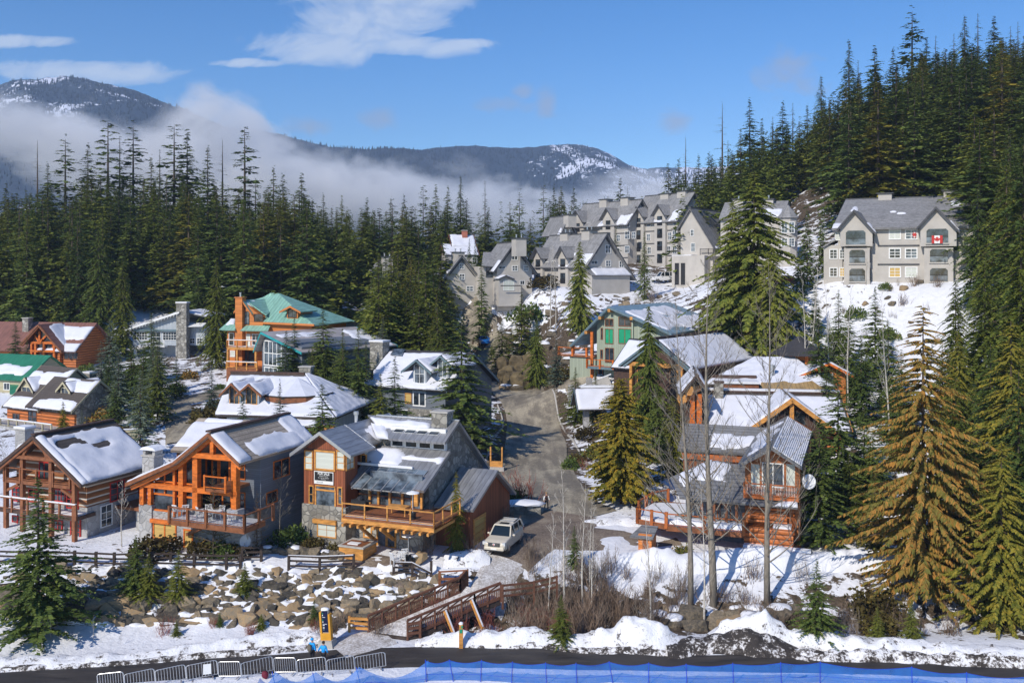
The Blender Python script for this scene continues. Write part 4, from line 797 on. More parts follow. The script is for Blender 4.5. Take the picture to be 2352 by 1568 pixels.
class House:
 def __init__(s,name,label,u,v,Y,yaw,cat='house',group=None):
  s.O=P(u,v,Y);s.a=R(yaw);s.r=thing(name,label,cat,s.O,s.a,group)
  s.xl=Vector((math.cos(s.a),math.sin(s.a),0));s.yl=Vector((-math.sin(s.a),math.cos(s.a),0));s.C=Vector((0,0,CZ));s.seed=int(u*7+v)
 def ray(s,u,v):return Vector(((u-CU)/F,1,-(v-VH)/F))
 def f(s,u,v,y=0.0):
  d=s.ray(u,v);t=(y-(s.C-s.O).dot(s.yl))/d.dot(s.yl);p=s.C+d*t-s.O;return p.dot(s.xl),p.z
 def fx(s,u,y=0.0):return s.f(u,900,y)[0]
 def fz(s,u,v,y=0.0):return s.f(u,v,y)[1]
 def sd(s,u,v,x):
  d=s.ray(u,v);t=(x-(s.C-s.O).dot(s.xl))/d.dot(s.xl);p=s.C+d*t-s.O;return p.dot(s.yl),p.z
 def mb(s,name,mat,b,parent=None):return b.build(name,mat,parent or s.r)
 def box(s,name,mat,*q,parent=None):return MB().box(*q).build(name,mat,parent or s.r)
 def gwall(s,mat,x0,x1,zb,zl,xa,za,zr,y0,y1,name='wall',drop=0.14):
  pts=[(x0,y0,zb),(x1,y0,zb),(x1,y0,zr-drop),(xa,y0,za-drop),(x0,y0,zl-drop)]
  return MB().prism(pts,(0,y1-y0,0)).build(name,mat,s.r)
 def swall(s,mat,y0,y1,zb,zf,ya,za,zr,x0,x1,name='wall',drop=0.14):
  """ridge along x: profile in (y, z)"""
  pts=[(x0,y0,zb),(x0,y1,zb),(x0,y1,zr-drop),(x0,ya,za-drop),(x0,y0,zf-drop)]
  return MB().prism(pts,(x1-x0,0,0)).build(name,mat,s.r)
 def roof(s,mat,prof,y0,y1,th=0.26,name='roof',axis='y',trim=None):
  b=MB()
  for(a,za),(c,zc)in zip(prof[:-1],prof[1:]):
   q=[(a,y0,za),(c,y0,zc),(c,y1,zc),(a,y1,za)]if axis=='y' else[(y0,a,za),(y1,a,za),(y1,c,zc),(y0,c,zc)]
   b.slab(q,th)
  o=b.build(name,mat,s.r)
  if trim:
   for yy in(y0,y1):
    t=MB()
    for(a,za),(c,zc)in zip(prof[:-1],prof[1:]):
     e=-0.07 if yy==y0 else 0.07;w=0.3
     if axis=='y':t.prism([(a,yy,za+.02),(c,yy,zc+.02),(c,yy,zc-w),(a,yy,za-w)],(0,e,0))
     else:t.prism([(yy,a,za+.02),(yy,c,zc+.02),(yy,c,zc-w),(yy,a,za-w)],(e,0,0))
    t.build('fascia',trim,o)
  return o
 def snow(s,roof,q,s0=0.02,s1=0.98,t0=0.0,t1=0.95,rag=0.12,holes=0.0,th=0.2,cell=0.3,seed=0,over=0.06):
  """blanket of snow on a slope; q = eave-start, eave-end, ridge-end, ridge-start"""
  A,B,C,D=[Vector(p)for p in q];n=(B-A).cross(D-A).normalized();n=n if n.z>0 else-n
  LU=max((B-A).length,(C-D).length);LV=(D-A).length;nu=max(4,min(90,int(LU/cell)));nv=max(4,min(70,int(LV/cell)))
  sd=s.seed+seed*31
  def pt(i,j):
   a,b=i/nu,j/nv;return A.lerp(B,a).lerp(D.lerp(C,a),b)
  def m(i,j):
   a,b=i/nu,j/nv;w=mnoise.noise((a*LU*0.33+sd,b*LV*0.33,sd*.37))*rag*1.6+mnoise.noise((a*LU*1.3,b*LV*1.3+sd,2.2))*rag*.6
   d=min((a-s0)*LU/3,(s1-a)*LU/3,(b-t0)*LV/3+0.02,(t1-b)*LV/3)
   return min(d+w,(.62-holes-mnoise.noise((a*LU*.45+5.5,b*LV*.45+sd,7.7)))*.6)if holes else d+w
  val=[[m(i,j)for j in range(nv+1)]for i in range(nu+1)]
  cells=[(i,j)for i in range(nu)for j in range(nv)if max(val[i][j],val[i+1][j],val[i+1][j+1],val[i][j+1])>0];cs=set(cells)
  if not cells:return None
  V=[];Fc=[];top={};bot={}
  def hgt(i,j):
   w=val[i][j];e=w/.045
   return max(-.09,e*.09)if w<=0 else th*(1-(1-min(1,e))**2)*(0.85+0.5*mnoise.noise((i*.23,j*.23,sd)))+.012
  def vid(d,i,j,h):
   if(i,j)not in d:d[(i,j)]=len(V);V.append(pt(i,j)+n*h)
   return d[(i,j)]
  for i,j in cells:
   c4=[(i,j),(i+1,j),(i+1,j+1),(i,j+1)];Fc.append([vid(top,a,b,hgt(a,b))for a,b in c4])
   for k,(di,dj)in enumerate(((0,-1),(1,0),(0,1),(-1,0))):
    if not(0<=i+di<nu and 0<=j+dj<nv):
     p,r=c4[k],c4[(k+1)%4];Fc.append([vid(top,*r,0),vid(top,*p,0),vid(bot,*p,-.1),vid(bot,*r,-.1)])
  me=bpy.data.meshes.new('roof_snow');me.from_pydata(V,[],Fc);me.polygons.foreach_set('use_smooth',[True]*len(Fc));return mesh_obj('roof_snow',me,M['roofsnow'],roof)
 def rsnow(s,roof,prof,k,y0,y1,axis='y',**kw):
  """snow on segment k of a roof profile"""
  (a,za),(c,zc)=prof[k],prof[k+1]
  if za>zc:(a,za),(c,zc)=(c,zc),(a,za)
  q=[(a,y0,za),(a,y1,za),(c,y1,zc),(c,y0,zc)]if axis=='y' else[(y0,a,za),(y1,a,za),(y1,c,zc),(y0,c,zc)]
  return s.snow(roof,q,**kw)
 def win(s,face,a0,a1,z0,z1,at,nx=1,ny=1,fm='honey',gm='glass',fw=0.09,pr=0.07,mw=0.05,name='window',parent=None):
  """framed window; face f = looking to -y, r = looking to +x, l = looking to -x"""
  if a0>a1:a0,a1=a1,a0
  if z0>z1:z0,z1=z1,z0
  fr=MB();pa=MB()
  def bx(b,p0,p1,q0,q1,d0,d1):
   if face=='f':b.box(p0,p1,at-d1,at-d0,q0,q1)
   elif face=='r':b.box(at+d0,at+d1,p0,p1,q0,q1)
   else:b.box(at-d1,at-d0,p0,p1,q0,q1)
  bx(fr,a0-fw,a1+fw,z1,z1+fw,-.04,pr+.012);bx(fr,a0-fw,a1+fw,z0-fw,z0,-.04,pr+.02);bx(fr,a0-fw,a0,z0,z1,-.04,pr);bx(fr,a1,a1+fw,z0,z1,-.04,pr)
  for i in range(1,nx):x=a0+(a1-a0)*i/nx;bx(fr,x-mw/2,x+mw/2,z0,z1,-.03,pr-.012)
  for i in range(1,ny):z=z0+(z1-z0)*i/ny;bx(fr,a0,a1,z-mw/2,z+mw/2,-.03,pr-.022)
  bx(pa,a0-.01,a1+.01,z0-.01,z1+.01,-.05,0.018)
  o=fr.build(name,fm,parent or s.r);pa.build('pane',gm,o);return o
 def pwin(s,u0,v0,u1,v1,y=0.0,**kw):
  um,vm=(u0+u1)/2,(v0+v1)/2;return s.win('f',s.fx(u0,y),s.fx(u1,y),s.fz(um,v1,y),s.fz(um,v0,y),y,**kw)
 def swin(s,u0,v0,u1,v1,x,**kw):
  um=(u0+u1)/2;return s.win('r',s.sd(u0,v0,x)[0],s.sd(u1,v0,x)[0],s.sd(um,v1,x)[1],s.sd(um,v0,x)[1],x,**kw)
 def rail(s,pts,h=1.0,mat='orange',post=0.16,gap=1.8,bal=0.16,bm=None,snowy=False,name='railing',topw=0.12):
  """railing along 3-D points of the deck edge"""
  b=MB();bb=MB();sn=MB()
  for p,q in zip(pts[:-1],pts[1:]):
   p=Vector(p);q=Vector(q);L=(q-p).length;n=max(1,round(L/gap));up=Vector((0,0,h))
   b.beam(p+up,q+up,topw,0.09);b.beam(p+Vector((0,0,.12)),q+Vector((0,0,.12)),0.06,0.06)
   for i in range(n+1):w=p.lerp(q,i/n);b.beam(w-Vector((0,0,.25)),w+up+Vector((0,0,.1)),post)
   if bal:
    k=int(L/bal)
    for i in range(1,k):w=p.lerp(q,i/k);bb.beam(w+Vector((0,0,.1)),w+up,0.025 if bm else 0.04)
   if snowy:sn.beam(p+up+Vector((0,0,.1)),q+up+Vector((0,0,.1)),topw+.04,0.1)
  o=b.build(name,mat,s.r)
  if bal:bb.build('balusters',bm or mat,o)
  if snowy:sn.build('rail_snow','snow',o)
  return o
 def chimney(s,x,y,z0,z1,w,d,mat='stone',cap='concrete',pots=0,snowcap=False,over=0.1):
  o=MB().box(x-w/2,x+w/2,y-d/2,y+d/2,z0,z1).build('chimney',mat,s.r)
  MB().box(x-w/2-over,x+w/2+over,y-d/2-over,y+d/2+over,z1,z1+.14).build('chimney_cap',cap,o)
  for i in range(pots):px=x+(i-(pots-1)/2)*w/max(1,pots);MB().lathe([(.13,0),(.13,.55),(.2,.56),(.2,.7)],(px,y,z1+.14),8).build('flue','steel',o)
  if snowcap:MB().box(x-w/2-over,x+w/2+over,y-d/2-over,y+d/2+over,z1+.143,z1+.32).build('cap_snow','snow',o)
  return o
 def beam(s,p,q,w=.25,mat='orange',name='beam',h=None):return MB().beam(p,q,w,h).build(name,mat,s.r)
def chair(loc,rot,label,group,mat='whiteplastic',sc=1.0):
 t=thing('patio_chair',label,'chair',loc,rot,group);t.scale=(sc,)*3
 MB().box(-.28,.28,-.26,.26,.40,.44).build('seat',mat,t);b=MB()
 for i in range(5):x=-.24+.12*i;b.beam((x,.26,.44),(x,.36,.95),.05)
 b.beam((-.28,.36,.95),(.28,.36,.95),.06);b.build('backrest',mat,t)
 for x in(-.26,.26):
  for y in(-.24,.26):MB().beam((x,y,0),(x,y,.64 if y<0 else.44),.045).build('leg',mat,t)
  MB().beam((x,-.28,.65),(x,.3,.65),.06,.04).build('armrest',mat,t)
 return t
h=House('log_chalet','big brown log chalet with snowy roof and two timber balconies at left edge',191,1240,83,-22)
ax,az=h.f(75,1000,-1.0);ex,ez=h.f(187,1113,-1.0);lx=2*ax-ex
yb=h.sd(260,968,ax)[0]
prof=[(lx,ez),(ax,az),(ex,ez)]
y1=yb
rf=h.roof('shake',prof,-1.0,y1,0.3,trim='dkbrown')
h.rsnow(rf,prof,1,-1.0,y1,s0=0.01,s1=0.1,t0=0.0,t1=0.97,rag=0.02,seed=1)
h.rsnow(rf,prof,1,-1.0,y1,s0=0.09,s1=0.99,t0=0.0,t1=0.88,rag=0.07,holes=0.12,seed=2)
h.rsnow(rf,prof,0,-1.0,y1,t1=0.8,rag=0.1,seed=3)
MB().beam((ax,-1.0,az+.1),(ax,y1,az+.1),.5,.12).build('ridge_cap','dkbrown',rf)
xr=h.fx(189,0)-0.3;xl=lx+1.6;slope=(az-ez)/(ex-ax)
zr=az-slope*(xr-ax);zl=az-slope*(ax-xl)
h.gwall('chinklogs',xl,xr,2.6,zl,ax,az,zr,0.8,y1-.8)
h.box('foundation','greystone',xl,xr,0.85,y1-.85,-1.5,2.58)
zd=h.fz(120,1182,-.6);zu=h.fz(110,1110,-.6)
dk=h.box('deck','dkbrown',xl-.8,xr+.2,-.6,1.6,zd-.3,zd);MB().box(xl-.6,xr,-.4,1.5,zd,zd+.12).build('deck_snow','snow',dk)
h.rail([(xl-.8,-.6,zd),(xr+.2,-.6,zd)],1.05,'brown',snowy=True,bal=0.0)
h.box('balcony','brown',ax-3.9,ax+3.9,-.6,1.6,zu-.3,zu);h.rail([(ax-3.9,-.6,zu),(ax+3.9,-.6,zu)],1.05,'brown',bal=0)
for x in(xr-.1,ax+1.6,ax-1.8,xl+.2):h.beam((x,-.45,-1),(x,-.45,(az-slope*abs(x-ax))-.3),.34,'brown','post')
for sg in(1,-1):
 e=(ax+sg*(ex-ax-.3),-.8,ez-.15);h.beam((ax,-.8,az-.45),e,.3,'brown','rafter')
 h.beam((xr-.1 if sg>0 else xl+.2,-.45,zd+1.6),(xr-1.6 if sg>0 else xl+1.7,-.45,zu-.4),.22,'brown','brace')
zc=h.fz(80,1051,-.6);wcol=(az-zc)/slope
h.beam((ax-wcol+.3,-.7,zc),(ax+wcol-.3,-.7,zc),.3,'brown','collar_beam')
for d in(-1.3,1.3):h.beam((ax+d*1.2,-.7,zc),(ax+d*.3,-.7,zc+1.5),.2,'brown','strut');h.beam((ax+d,-.7,zc),(ax+d,-.7,az-slope*abs(d)-.4),.22,'brown','king_post')
for(u0,v0,u1,v1,nx,ny)in((30,1121,55,1149,3,3),(68,1124,88,1150,2,3),(126,1125,149,1149,3,2),(155,1127,179,1165,3,4),(164,1192,184,1230,3,4),(92,1062,113,1099,2,2),(30,1185,40,1222,1,3),(125,1196,142,1214,2,2)):
 h.pwin(u0,v0,u1,v1,.8,nx=nx,ny=ny,fm='red',gm='glass')
for yy in(3.5,7.0,10):h.win('r',yy,yy+1.6,zd+.5,zd+2.1,xr,2,3,'red')
h.win('r',2.4,3.6,.5,2.3,xr,2,3,'white')
MB().box(xr,xr+.02+3.0,4.0,y1-1,zd-.25,zd).build('side_deck','brown',h.r)
h.rail([(xr+3,4.0,zd),(xr+3,y1-1,zd)],1.0,'brown',snowy=True,bal=0,name='side_railing')
for yy in(4.2,8,y1-1.4):h.box('pier','greystone',xr+2.3,xr+2.95,yy,yy+.7,-1.5,zd-.26)
cxx=h.fx(57,6);h.chimney(cxx,6,4,h.fz(57,985,6),1.3,1.1,'greystone',snowcap=True)
h=House('timber_house','orange timber framed house with sweeping snowy roof and glass front',432,1262,81.0,-22)
yo=-0.9
ax,az=h.f(478,994,yo);ex,ez=h.f(550,1064,yo);bx_,bz=h.f(397,1061,yo);lx,lz=h.f(288,1109,yo)
y1=h.sd(663,952,ax)[0]
prof=[(lx,lz),(bx_,bz),(ax,az),(ex,ez)]
rf=h.roof('tanshake',prof,yo,y1,0.3,trim='brown')
h.rsnow(rf,prof,2,yo,y1,s0=0.0,s1=0.16,t0=0.02,t1=0.97,rag=0.02,seed=1)
h.rsnow(rf,prof,2,yo,y1,s0=0.22,s1=1.0,t0=0.0,t1=0.52,rag=0.14,seed=2)
h.rsnow(rf,prof,2,yo,y1,s0=0.80,s1=1.0,t0=0.0,t1=0.99,rag=0.1,seed=3)
h.rsnow(rf,prof,0,yo,y1,rag=0.02,t1=0.99,seed=4);h.rsnow(rf,prof,1,yo,y1,rag=0.04,t1=0.9,seed=5)
MB().beam((ax,yo,az+.12),(ax,y1,az+.12),.55,.14).build('ridge_cap','dkbrown',rf)
xL=h.fx(324);xR=h.fx(568,0.4);zb=h.fz(430,1120);zrR=az-(az-ez)/(ex-ax)*(xR-ax)
zL=lz+(bz-lz)/(bx_-lx)*(xL-lx)
b=MB();b.prism([(xL,2.2,-1.5),(xR,2.2,-1.5),(xR,2.2,zrR-.2),(ax,2.2,az-.2),(bx_,2.2,bz-.2),(xL,2.2,zL-.2)],(0,y1-3.2,0));b.build('wall','greywall',h.r)
xd=h.fx(404);z_st=h.fz(340,1158)
h.box('stone_pier','greystone',xL-.1,h.fx(351),-.15,2.2,-1.5,z_st);h.box('stone_wall','greystone',h.fx(351),h.fx(443),0,2.2,-1.5,h.fz(400,1178))
h.box('stone_wall','greystone',h.fx(443),xR,.5,2.2,-1.5,h.fz(480,1205))
h.pwin(355,1200,403,1236,0,nx=2,ny=1,fm='orange',gm='woodblind',fw=.14,mw=.14);h.pwin(425,1218,441,1259,0,nx=1,ny=1,fm='orange',gm='woodblind',fw=.13,name='door')
h.beam((h.fx(349),-.12,h.fz(370,1196)),(h.fx(392),-.12,h.fz(370,1196)),.32,'orange','lintel')
zB=h.fz(430,1121.5)
h.beam((xL-.4,-.05,zB),(h.fx(548),-.05,zB),.42,'orange','main_beam')
for u,w in((329,.42),(346,.36),(401,.22),(419,.48),(452,.52),(541,.52)):
 x=h.fx(u);zt=(az-(az-bz)/(ax-bx_)*(ax-x))if x>bx_ and x<ax else(bz-(bz-lz)/(bx_-lx)*(bx_-x)if x<=bx_ else az-(az-ez)/(ex-ax)*(x-ax))
 z0=h.fz(u,1158)if u<350 else(h.fz(u,1168)if u>445 else h.fz(u,1186))
 h.beam((x,0,z0),(x,0,zt-.3),w,'orange','post')
for a,c in(((lx+.2,lz),(bx_,bz)),((bx_,bz),(ax,az)),((ax,az),(ex-.2,ez))):h.beam((a[0],-.35,a[1]-.5),(c[0],-.35,c[1]-.5),.34,'orange','rafter')
zc=h.fz(490,1046);h.beam((h.fx(443),-.3,zc),(h.fx(538),-.3,zc),.4,'orange','collar_beam');h.beam((ax,-.3,zc),(ax,-.3,az-.4),.36,'orange','king_post')
gl=MB();gx0,gx1=h.fx(350),h.fx(446)
zt0=bz-(bz-lz)/(bx_-lx)*(bx_-gx0);zt1=az-(az-bz)/(ax-bx_)*(ax-gx1)
gl.prism([(gx0,.25,h.fz(390,1176)),(gx1,.25,h.fz(390,1176)),(gx1,.25,zt1-.75),(bx_,.25,bz-.75),(gx0,.25,zt0-.75)],(0,.1,0));gl.build('glass_wall','glass',h.r)
for u in(375,398,410):h.beam((h.fx(u),.2,h.fz(u,1137)),(h.fx(u),.2,(bz-.9 if u>390 else zt0+.2)),.12,'orange','mullion')
h.beam((gx0,.2,h.fz(390,1138)),(gx1,.2,h.fz(390,1138)),.14,'orange','transom');h.beam((gx0,.2,h.fz(390,1108)),(gx1,.2,h.fz(390,1108)),.12,'orange','transom')
MB().box(h.fx(350),h.fx(420),.1,.5,h.fz(390,1177),h.fz(390,1176)+.1).build('sill','orange',h.r)
h.pwin(476,1057,500,1112,2.2,nx=2,ny=1,fm='orange',fw=.16,mw=.16,name='door');h.pwin(507,1058,526,1112,2.2,nx=1,ny=1,fm='orange',fw=.16,name='door')
h.pwin(466,1130,485,1180,2.2,nx=1,ny=1,fm='orange',fw=.16);h.pwin(494,1132,530,1182,2.2,nx=2,ny=1,fm='orange',fw=.16,mw=.14,name='door')
h.win('f',h.fx(552,2.2),h.fx(562,2.2),h.fz(555,1098,2.2),h.fz(555,1060,2.2),2.2,1,2,'orange');h.win('f',h.fx(552,2.2),h.fx(562,2.2),h.fz(555,1165,2.2),h.fz(555,1132,2.2),2.2,1,2,'orange')
zf=h.fz(495,1116);bl=h.box('balcony','brown',h.fx(470,-.9),h.fx(519,-.9),-.9,2.2,zf-.25,zf);h.rail([(h.fx(470,-.9),-.9,zf),(h.fx(518,-.9),-.9,zf)],1.0,'orange',bm='black',bal=.14)
yd=-2.3;zd=h.fz(470,1203,yd);dx0,dx1=h.fx(389,yd),h.fx(561,yd)
dk=h.box('deck','brown',dx0,dx1,yd,.45,zd-.42,zd);MB().box(dx0+.15,dx1-.15,yd+.12,.4,zd,zd+.08).build('deck_snow','snow',dk)
h.rail([(dx0,yd,zd),(dx1,yd,zd),(dx1,1.5,zd)],1.05,'brown',bm='black',bal=.13,gap=2.0,post=.2)
h.beam((h.fx(432),-.1,h.fz(432,1226)),(h.fx(455,yd),yd+.3,zd-.5),.26,'brown','brace')
for u in(452,541):h.box('stone_pier','greystone',h.fx(u)-.55,h.fx(u)+.55,-.45,.44,zd-.6,h.fz(u,1168)+.02)
cxx=h.fx(351,4.0);zt=h.fz(351,1046,4.0);c=h.chimney(cxx,4.0,5,zt,1.35,1.2,'greystone')
for sx in(-.55,.55):MB().box(cxx+sx-.15,cxx+sx+.15,3.5,4.5,zt+.14,zt+.6).build('chimney_leg','greystone',c)
MB().prism([(cxx-.95,3.3,zt+.6),(cxx+.95,3.3,zt+.6),(cxx+.6,3.3,zt+.85),(cxx,3.3,zt+.95),(cxx-.6,3.3,zt+.85)],(0,1.4,0)).build('chimney_hood','snow',c)
for yy in(4,9):h.win('r',yy,yy+2.2,zrR-2.4,zrR-1.0,xR,2,1,'orange')
h.win('r',3.0,4.4,zd+.6,zd+1.5,xR,1,1,'orange')
gB='white garden chairs on the orange house deck'
for i,(u,y,r)in enumerate(((408,-1.3,2.6),(425,-1.0,3.6),(480,-.6,0.4),(505,-.6,-.3),(527,-1.3,3.8),(462,-1.2,2.2))):
 p=h.O+h.xl*h.fx(u,y)+h.yl*y+Vector((0,0,zd+.08));chair(p,r,'white garden chair on the snowy deck of the orange timber house',gB)
p=h.O+h.xl*h.fx(488,-1.2)+h.yl*-1.2+Vector((0,0,zd+.08));t=thing('patio_table','round white table on the orange house deck','table',p);MB().lathe([(.75,.68),(.75,.74)],n=16).build('table_top','whiteplastic',t);MB().lathe([(.3,0),(.06,.05),(.05,.68)],n=10).build('pedestal','whiteplastic',t)
hb=House('garage','snowy roofed garage behind the left slope of the orange house',400,1060,98,-14,cat='garage')
e0,ze=hb.f(391,1034,0);e1,_=hb.f(590,1034,0);
prof=[(0,ze),(5.2,hb.fz(430,958,5.2)),(10.4,ze)]
rf=hb.roof('tanshake',prof,e0,e1,.25,axis='x');hb.swall('brown',.5,9.9,-1.5,ze+.3,5.2,prof[1][1],ze+.3,e0+.4,e1-.4)
hb.rsnow(rf,prof,0,e0,e1,axis='x',s0=0,s1=.56,t0=.13,t1=.86,rag=.03);hb.rsnow(rf,prof,0,e0,e1,axis='x',s0=.12,s1=.55,t0=.9,t1=1.0,rag=.02,seed=4)
h=House('sale_house','stone and cedar house with grey metal roofs and the sale board',698,1246,83.4,-22)
yo=-0.8
gx,gz=h.f(734,991,yo);glx,glz=h.f(666,1041,yo);grx,grz=h.f(806,1046,yo)
bw=h.fx(793);zst=h.fz(720,1157)
sl=(gz-glz)/(gx-glx)
h.gwall('cedar',0,bw,zst,glz+sl*(0-glx),gx,gz,grz+sl*(grx-bw),0,2.0,drop=.22)
yend=h.sd(893,945,gx)[0]
prof=[(glx,glz),(gx,gz),(grx,grz)]
rf=h.roof('seam',prof,yo,3.2,.24,trim='steel')
wx,wz=h.f(838,1026,3.0);prof2=[(2*gx-wx,wz),(gx,gz-.06),(wx,wz)]
rf2=h.roof('seam',prof2,2.9,yend,.24,trim='steel')
h.rsnow(rf2,prof2,1,2.9,yend,s0=.3,s1=.75,t0=.0,t1=.6,rag=.2,seed=3)
w2=wx-.5;h.gwall('cedar',gx-(w2-gx),w2,-1.5,wz+.25,gx,gz,wz+.25,3.3,yend-.6,drop=.25)
h.box('stone_base','stone',-.12,bw+.12,-.12,3.0,-1.5,zst)
for(u0,u1)in((702,717),(775,790)):h.pwin(u0,1036,u1,1076,0,nx=1,ny=3,fm='honey',gm='blind')
h.pwin(726,1038,767,1076,0,nx=1,ny=1,fm='honey',gm='blind',fw=.16)
h.win('r',.15,1.3,h.fz(760,1076),h.fz(760,1037),bw,2,3,'honey','blind')
h.pwin(727,1127,769,1170,0,fm='honey',gm='skyglass',fw=.14);h.pwin(727,1117,769,1124,0,fm='honey',gm='skyglass');h.pwin(712,1116,719,1153,0,nx=1,ny=2,fm='honey');h.pwin(778,1120,785,1156,0,nx=1,ny=2,fm='honey',gm='skyglass')
h.pwin(731,1201,771,1231,-.12,nx=2,ny=2,fm='honey',gm='blind',mw=.02);h.beam((h.fx(723),-.2,h.fz(748,1196)),(h.fx(776),-.2,h.fz(748,1196)),.34,'honey','lintel')
h.box('trim_band','dkbrown',-.03,bw+.03,-.03,.1,h.fz(740,1034),h.fz(740,1031.5));h.beam((gx,-.6,gz-.4),(gx,.1,gz-.4),.3,'honey','ridge_bracket')
h.win('f',h.fx(813,2.0),h.fx(823,2.0),h.fz(818,1075,2.0),h.fz(818,1051,2.0),3.3,1,1,'honey');h.win('r',3.7,4.6,wz-1.9,wz-.35,w2,1,2,'honey','blind');h.win('r',5.0,6.6,wz-1.2,wz-.35,w2,2,1,'honey','blind')
sg=thing('sale_sign','black and white FOR SALE board on the cedar bay','sign',(0,0,0));sg.parent=None
bx0,bx1=h.fx(723),h.fx(767);bz1,bz0=h.fz(745,1082),h.fz(745,1111)
sg.location=h.O+h.xl*bx0+h.yl*-.06+Vector((0,0,bz0));sg.rotation_euler=(0,0,h.a);W,Hh=bx1-bx0,bz1-bz0
MB().box(0,W,-.05,0,0,Hh).build('board','white',sg);MB().box(.06,W-.06,-.056,-.04,Hh*.27,Hh-.06).build('panel','black',sg)
def text(body,size,x,z,parent,mat,y=-.06,name='lettering',align='CENTER',sx=1.0,bold=0.0):
 cu=bpy.data.curves.new('lettering','FONT');cu.body=body;cu.size=size;cu.align_x=align;cu.extrude=.002;cu.offset=bold
 o=bpy.data.objects.new('lettering',cu);me=bpy.data.meshes.new_from_object(o);bpy.data.objects.remove(o);me.materials.clear()
 r=mesh_obj(name,me,M[mat],parent);r.location=(x,y,z);r.rotation_euler=(R(90),0,0);r.scale=(sx,1,1);return r
text('FOR SALE',Hh*.34,W/2,Hh*.73,sg,'white',sx=.74,bold=.006);text("Whistler's Ultimate",Hh*.11,W/2,Hh*.6,sg,'white',sx=.95);text('Ski-in Ski-Out Residence',Hh*.11,W/2,Hh*.46,sg,'white',sx=.92);text('John Ryan',Hh*.11,W/2,Hh*.34,sg,'white');text('604-932-7670',Hh*.13,W*.3,Hh*.1,sg,'slate',sx=.8)
ye=0.7;ex,ez=h.f(973,1126,ye);xr=ex
yr,zr_=h.sd(1055,966,xr);yc,zc=h.sd(1035,1035,xr);yu,zu=h.sd(1022,1016,xr)
if yu>yc:yu=yc-.6
x0=bw+.3;lowp=[(ye,ez),(yc,zc)]
rl_=MB();rl_.slab([(h.fx(897,ye),ye,ez),(xr,ye,ez),(xr,yc,zc),(w2+.1,yc,zc),(x0,2.6,ez+(zc-ez)*(1.9/(yc-ye))),(x0,1.9,ez+(zc-ez)*(1.2/(yc-ye)))][:4],.26)
rlow=MB()
kx=(zc-ez)/(yc-ye)
ya=ye+2.4;za_=ez+kx*2.4
rlow.slab([(x0,ya,za_),(xr,ya,za_),(xr,yc,zc),(w2+.1,yc,zc)],.26)
rlow.slab([(h.fx(948,ye),ye,ez),(xr,ye,ez),(xr,ya,za_),(h.fx(948,ye)+.3,ya,za_)],.26);rlow.slab([(x0-.6,ye,ez),(h.fx(808,ye),ye,ez),(h.fx(808,ye)+.3,ya,za_),(x0-.6,ya,za_)],.26)
ro=rlow.build('roof','seam',h.r)
h.snow(ro,[(w2-1.6,ya+.3,za_+kx*.3),(xr,ya+.3,za_+kx*.3),(xr,yc,zc),(w2-1.6,yc,zc)],s0=.0,s1=.52,t0=.05,t1=.62,rag=.24,th=.3,seed=5);h.snow(ro,[(w2-1.6,ya,za_),(xr,ya,za_),(xr,yc,zc),(w2-1.6,yc,zc)],s0=.4,s1=.96,t0=.46,t1=.58,rag=.08,th=.2,cell=.3,seed=6)
upx0=h.fx(892,yu);up=MB();up.slab([(upx0,yu,zu),(xr,yu,zu),(xr,yr,zr_),(w2-2.0,yr,zr_),][:4],.24)
up.slab([(gx,yr,zr_),(xr,yr,zr_),(xr,yr+7,zr_-5.5),(gx,yr+7,zr_-5.5)],.24)
ru=up.build('upper_roof','seam',h.r);MB().box(w2-1,xr+.02,yr-.14,yr+.14,zr_-.02,zr_+.09).build('ridge_cap','steel',ru)
h.snow(ru,[(upx0,yu,zu),(xr,yu,zu),(xr,yr,zr_),(w2-2,yr,zr_)],s0=-.1,s1=.72,t0=.5,t1=.8,rag=.14,th=.28,seed=8);h.snow(ru,[(upx0-1.2,yu,zu),(xr,yu,zu),(xr,yr,zr_),(w2-2,yr,zr_)],s0=-.02,s1=.16,t0=.0,t1=.6,rag=.15,th=.28,seed=9)
for u in(905,931.5,958,985.5):
 k=.32;xx=h.fx(u,yu+(yr-yu)*k);q=[]
 for(dx,kk)in((0,.28),(.85,.28),(1.05,.56),(.2,.56)):q.append((xx+dx,yu+(yr-yu)*kk,zu+(zr_-zu)*kk+.1))
 o=MB().slab([(p[0]+(-.1 if i in(0,3)else.1),p[1],p[2]-.03)for i,p in enumerate(q)],.12).build('skylight','steel',ru);MB().slab(q,.06).build('skylight_pane','glass',o)
cl0,cl1=h.fx(897,yc),xr-.5;h.box('clerestory','white',cl0,cl1,yc+.02,yc+.3,zc-.3,zc+(zu-zc)+(yc-yu)*.8)
n=4
for i in range(n):a=cl0+(cl1-cl0)*i/n;h.win('f',a+.2,a+(cl1-cl0)/n-.12,zc+.1,zc+max(.5,(zu-zc)+.1),yc+.02,fm='white',fw=.08)
yw=1.5;h.box('wall','stone',bw+.12,xr-.5,yw,yr+6,-1.5,zst-.6)
z_at=ez+kx*(yw+1.2-ye)-.3
MB().prism([(w2+.1,yw+1.2,zst-.62),(w2+.1,yr+6.4,zst-.62),(w2+.1,yr+6.4,zr_-5.4),(w2+.1,yr,zr_-.32),(w2+.1,yc+.31,zr_-.3-(zr_-zu)*(yr-yc-.31)/(yr-yu)-.1),(w2+.1,yc+.31,zc-.3),(w2+.1,yw+1.2,z_at)],(xr-.52-w2-.1,0,0)).build('upper_wall','stone',h.r)
gw=MB().box(h.fx(846,yw),xr-.7,yw+.3,yw+.42,zst-.6,za_-.1).build('glass_wall','skyglass',h.r)
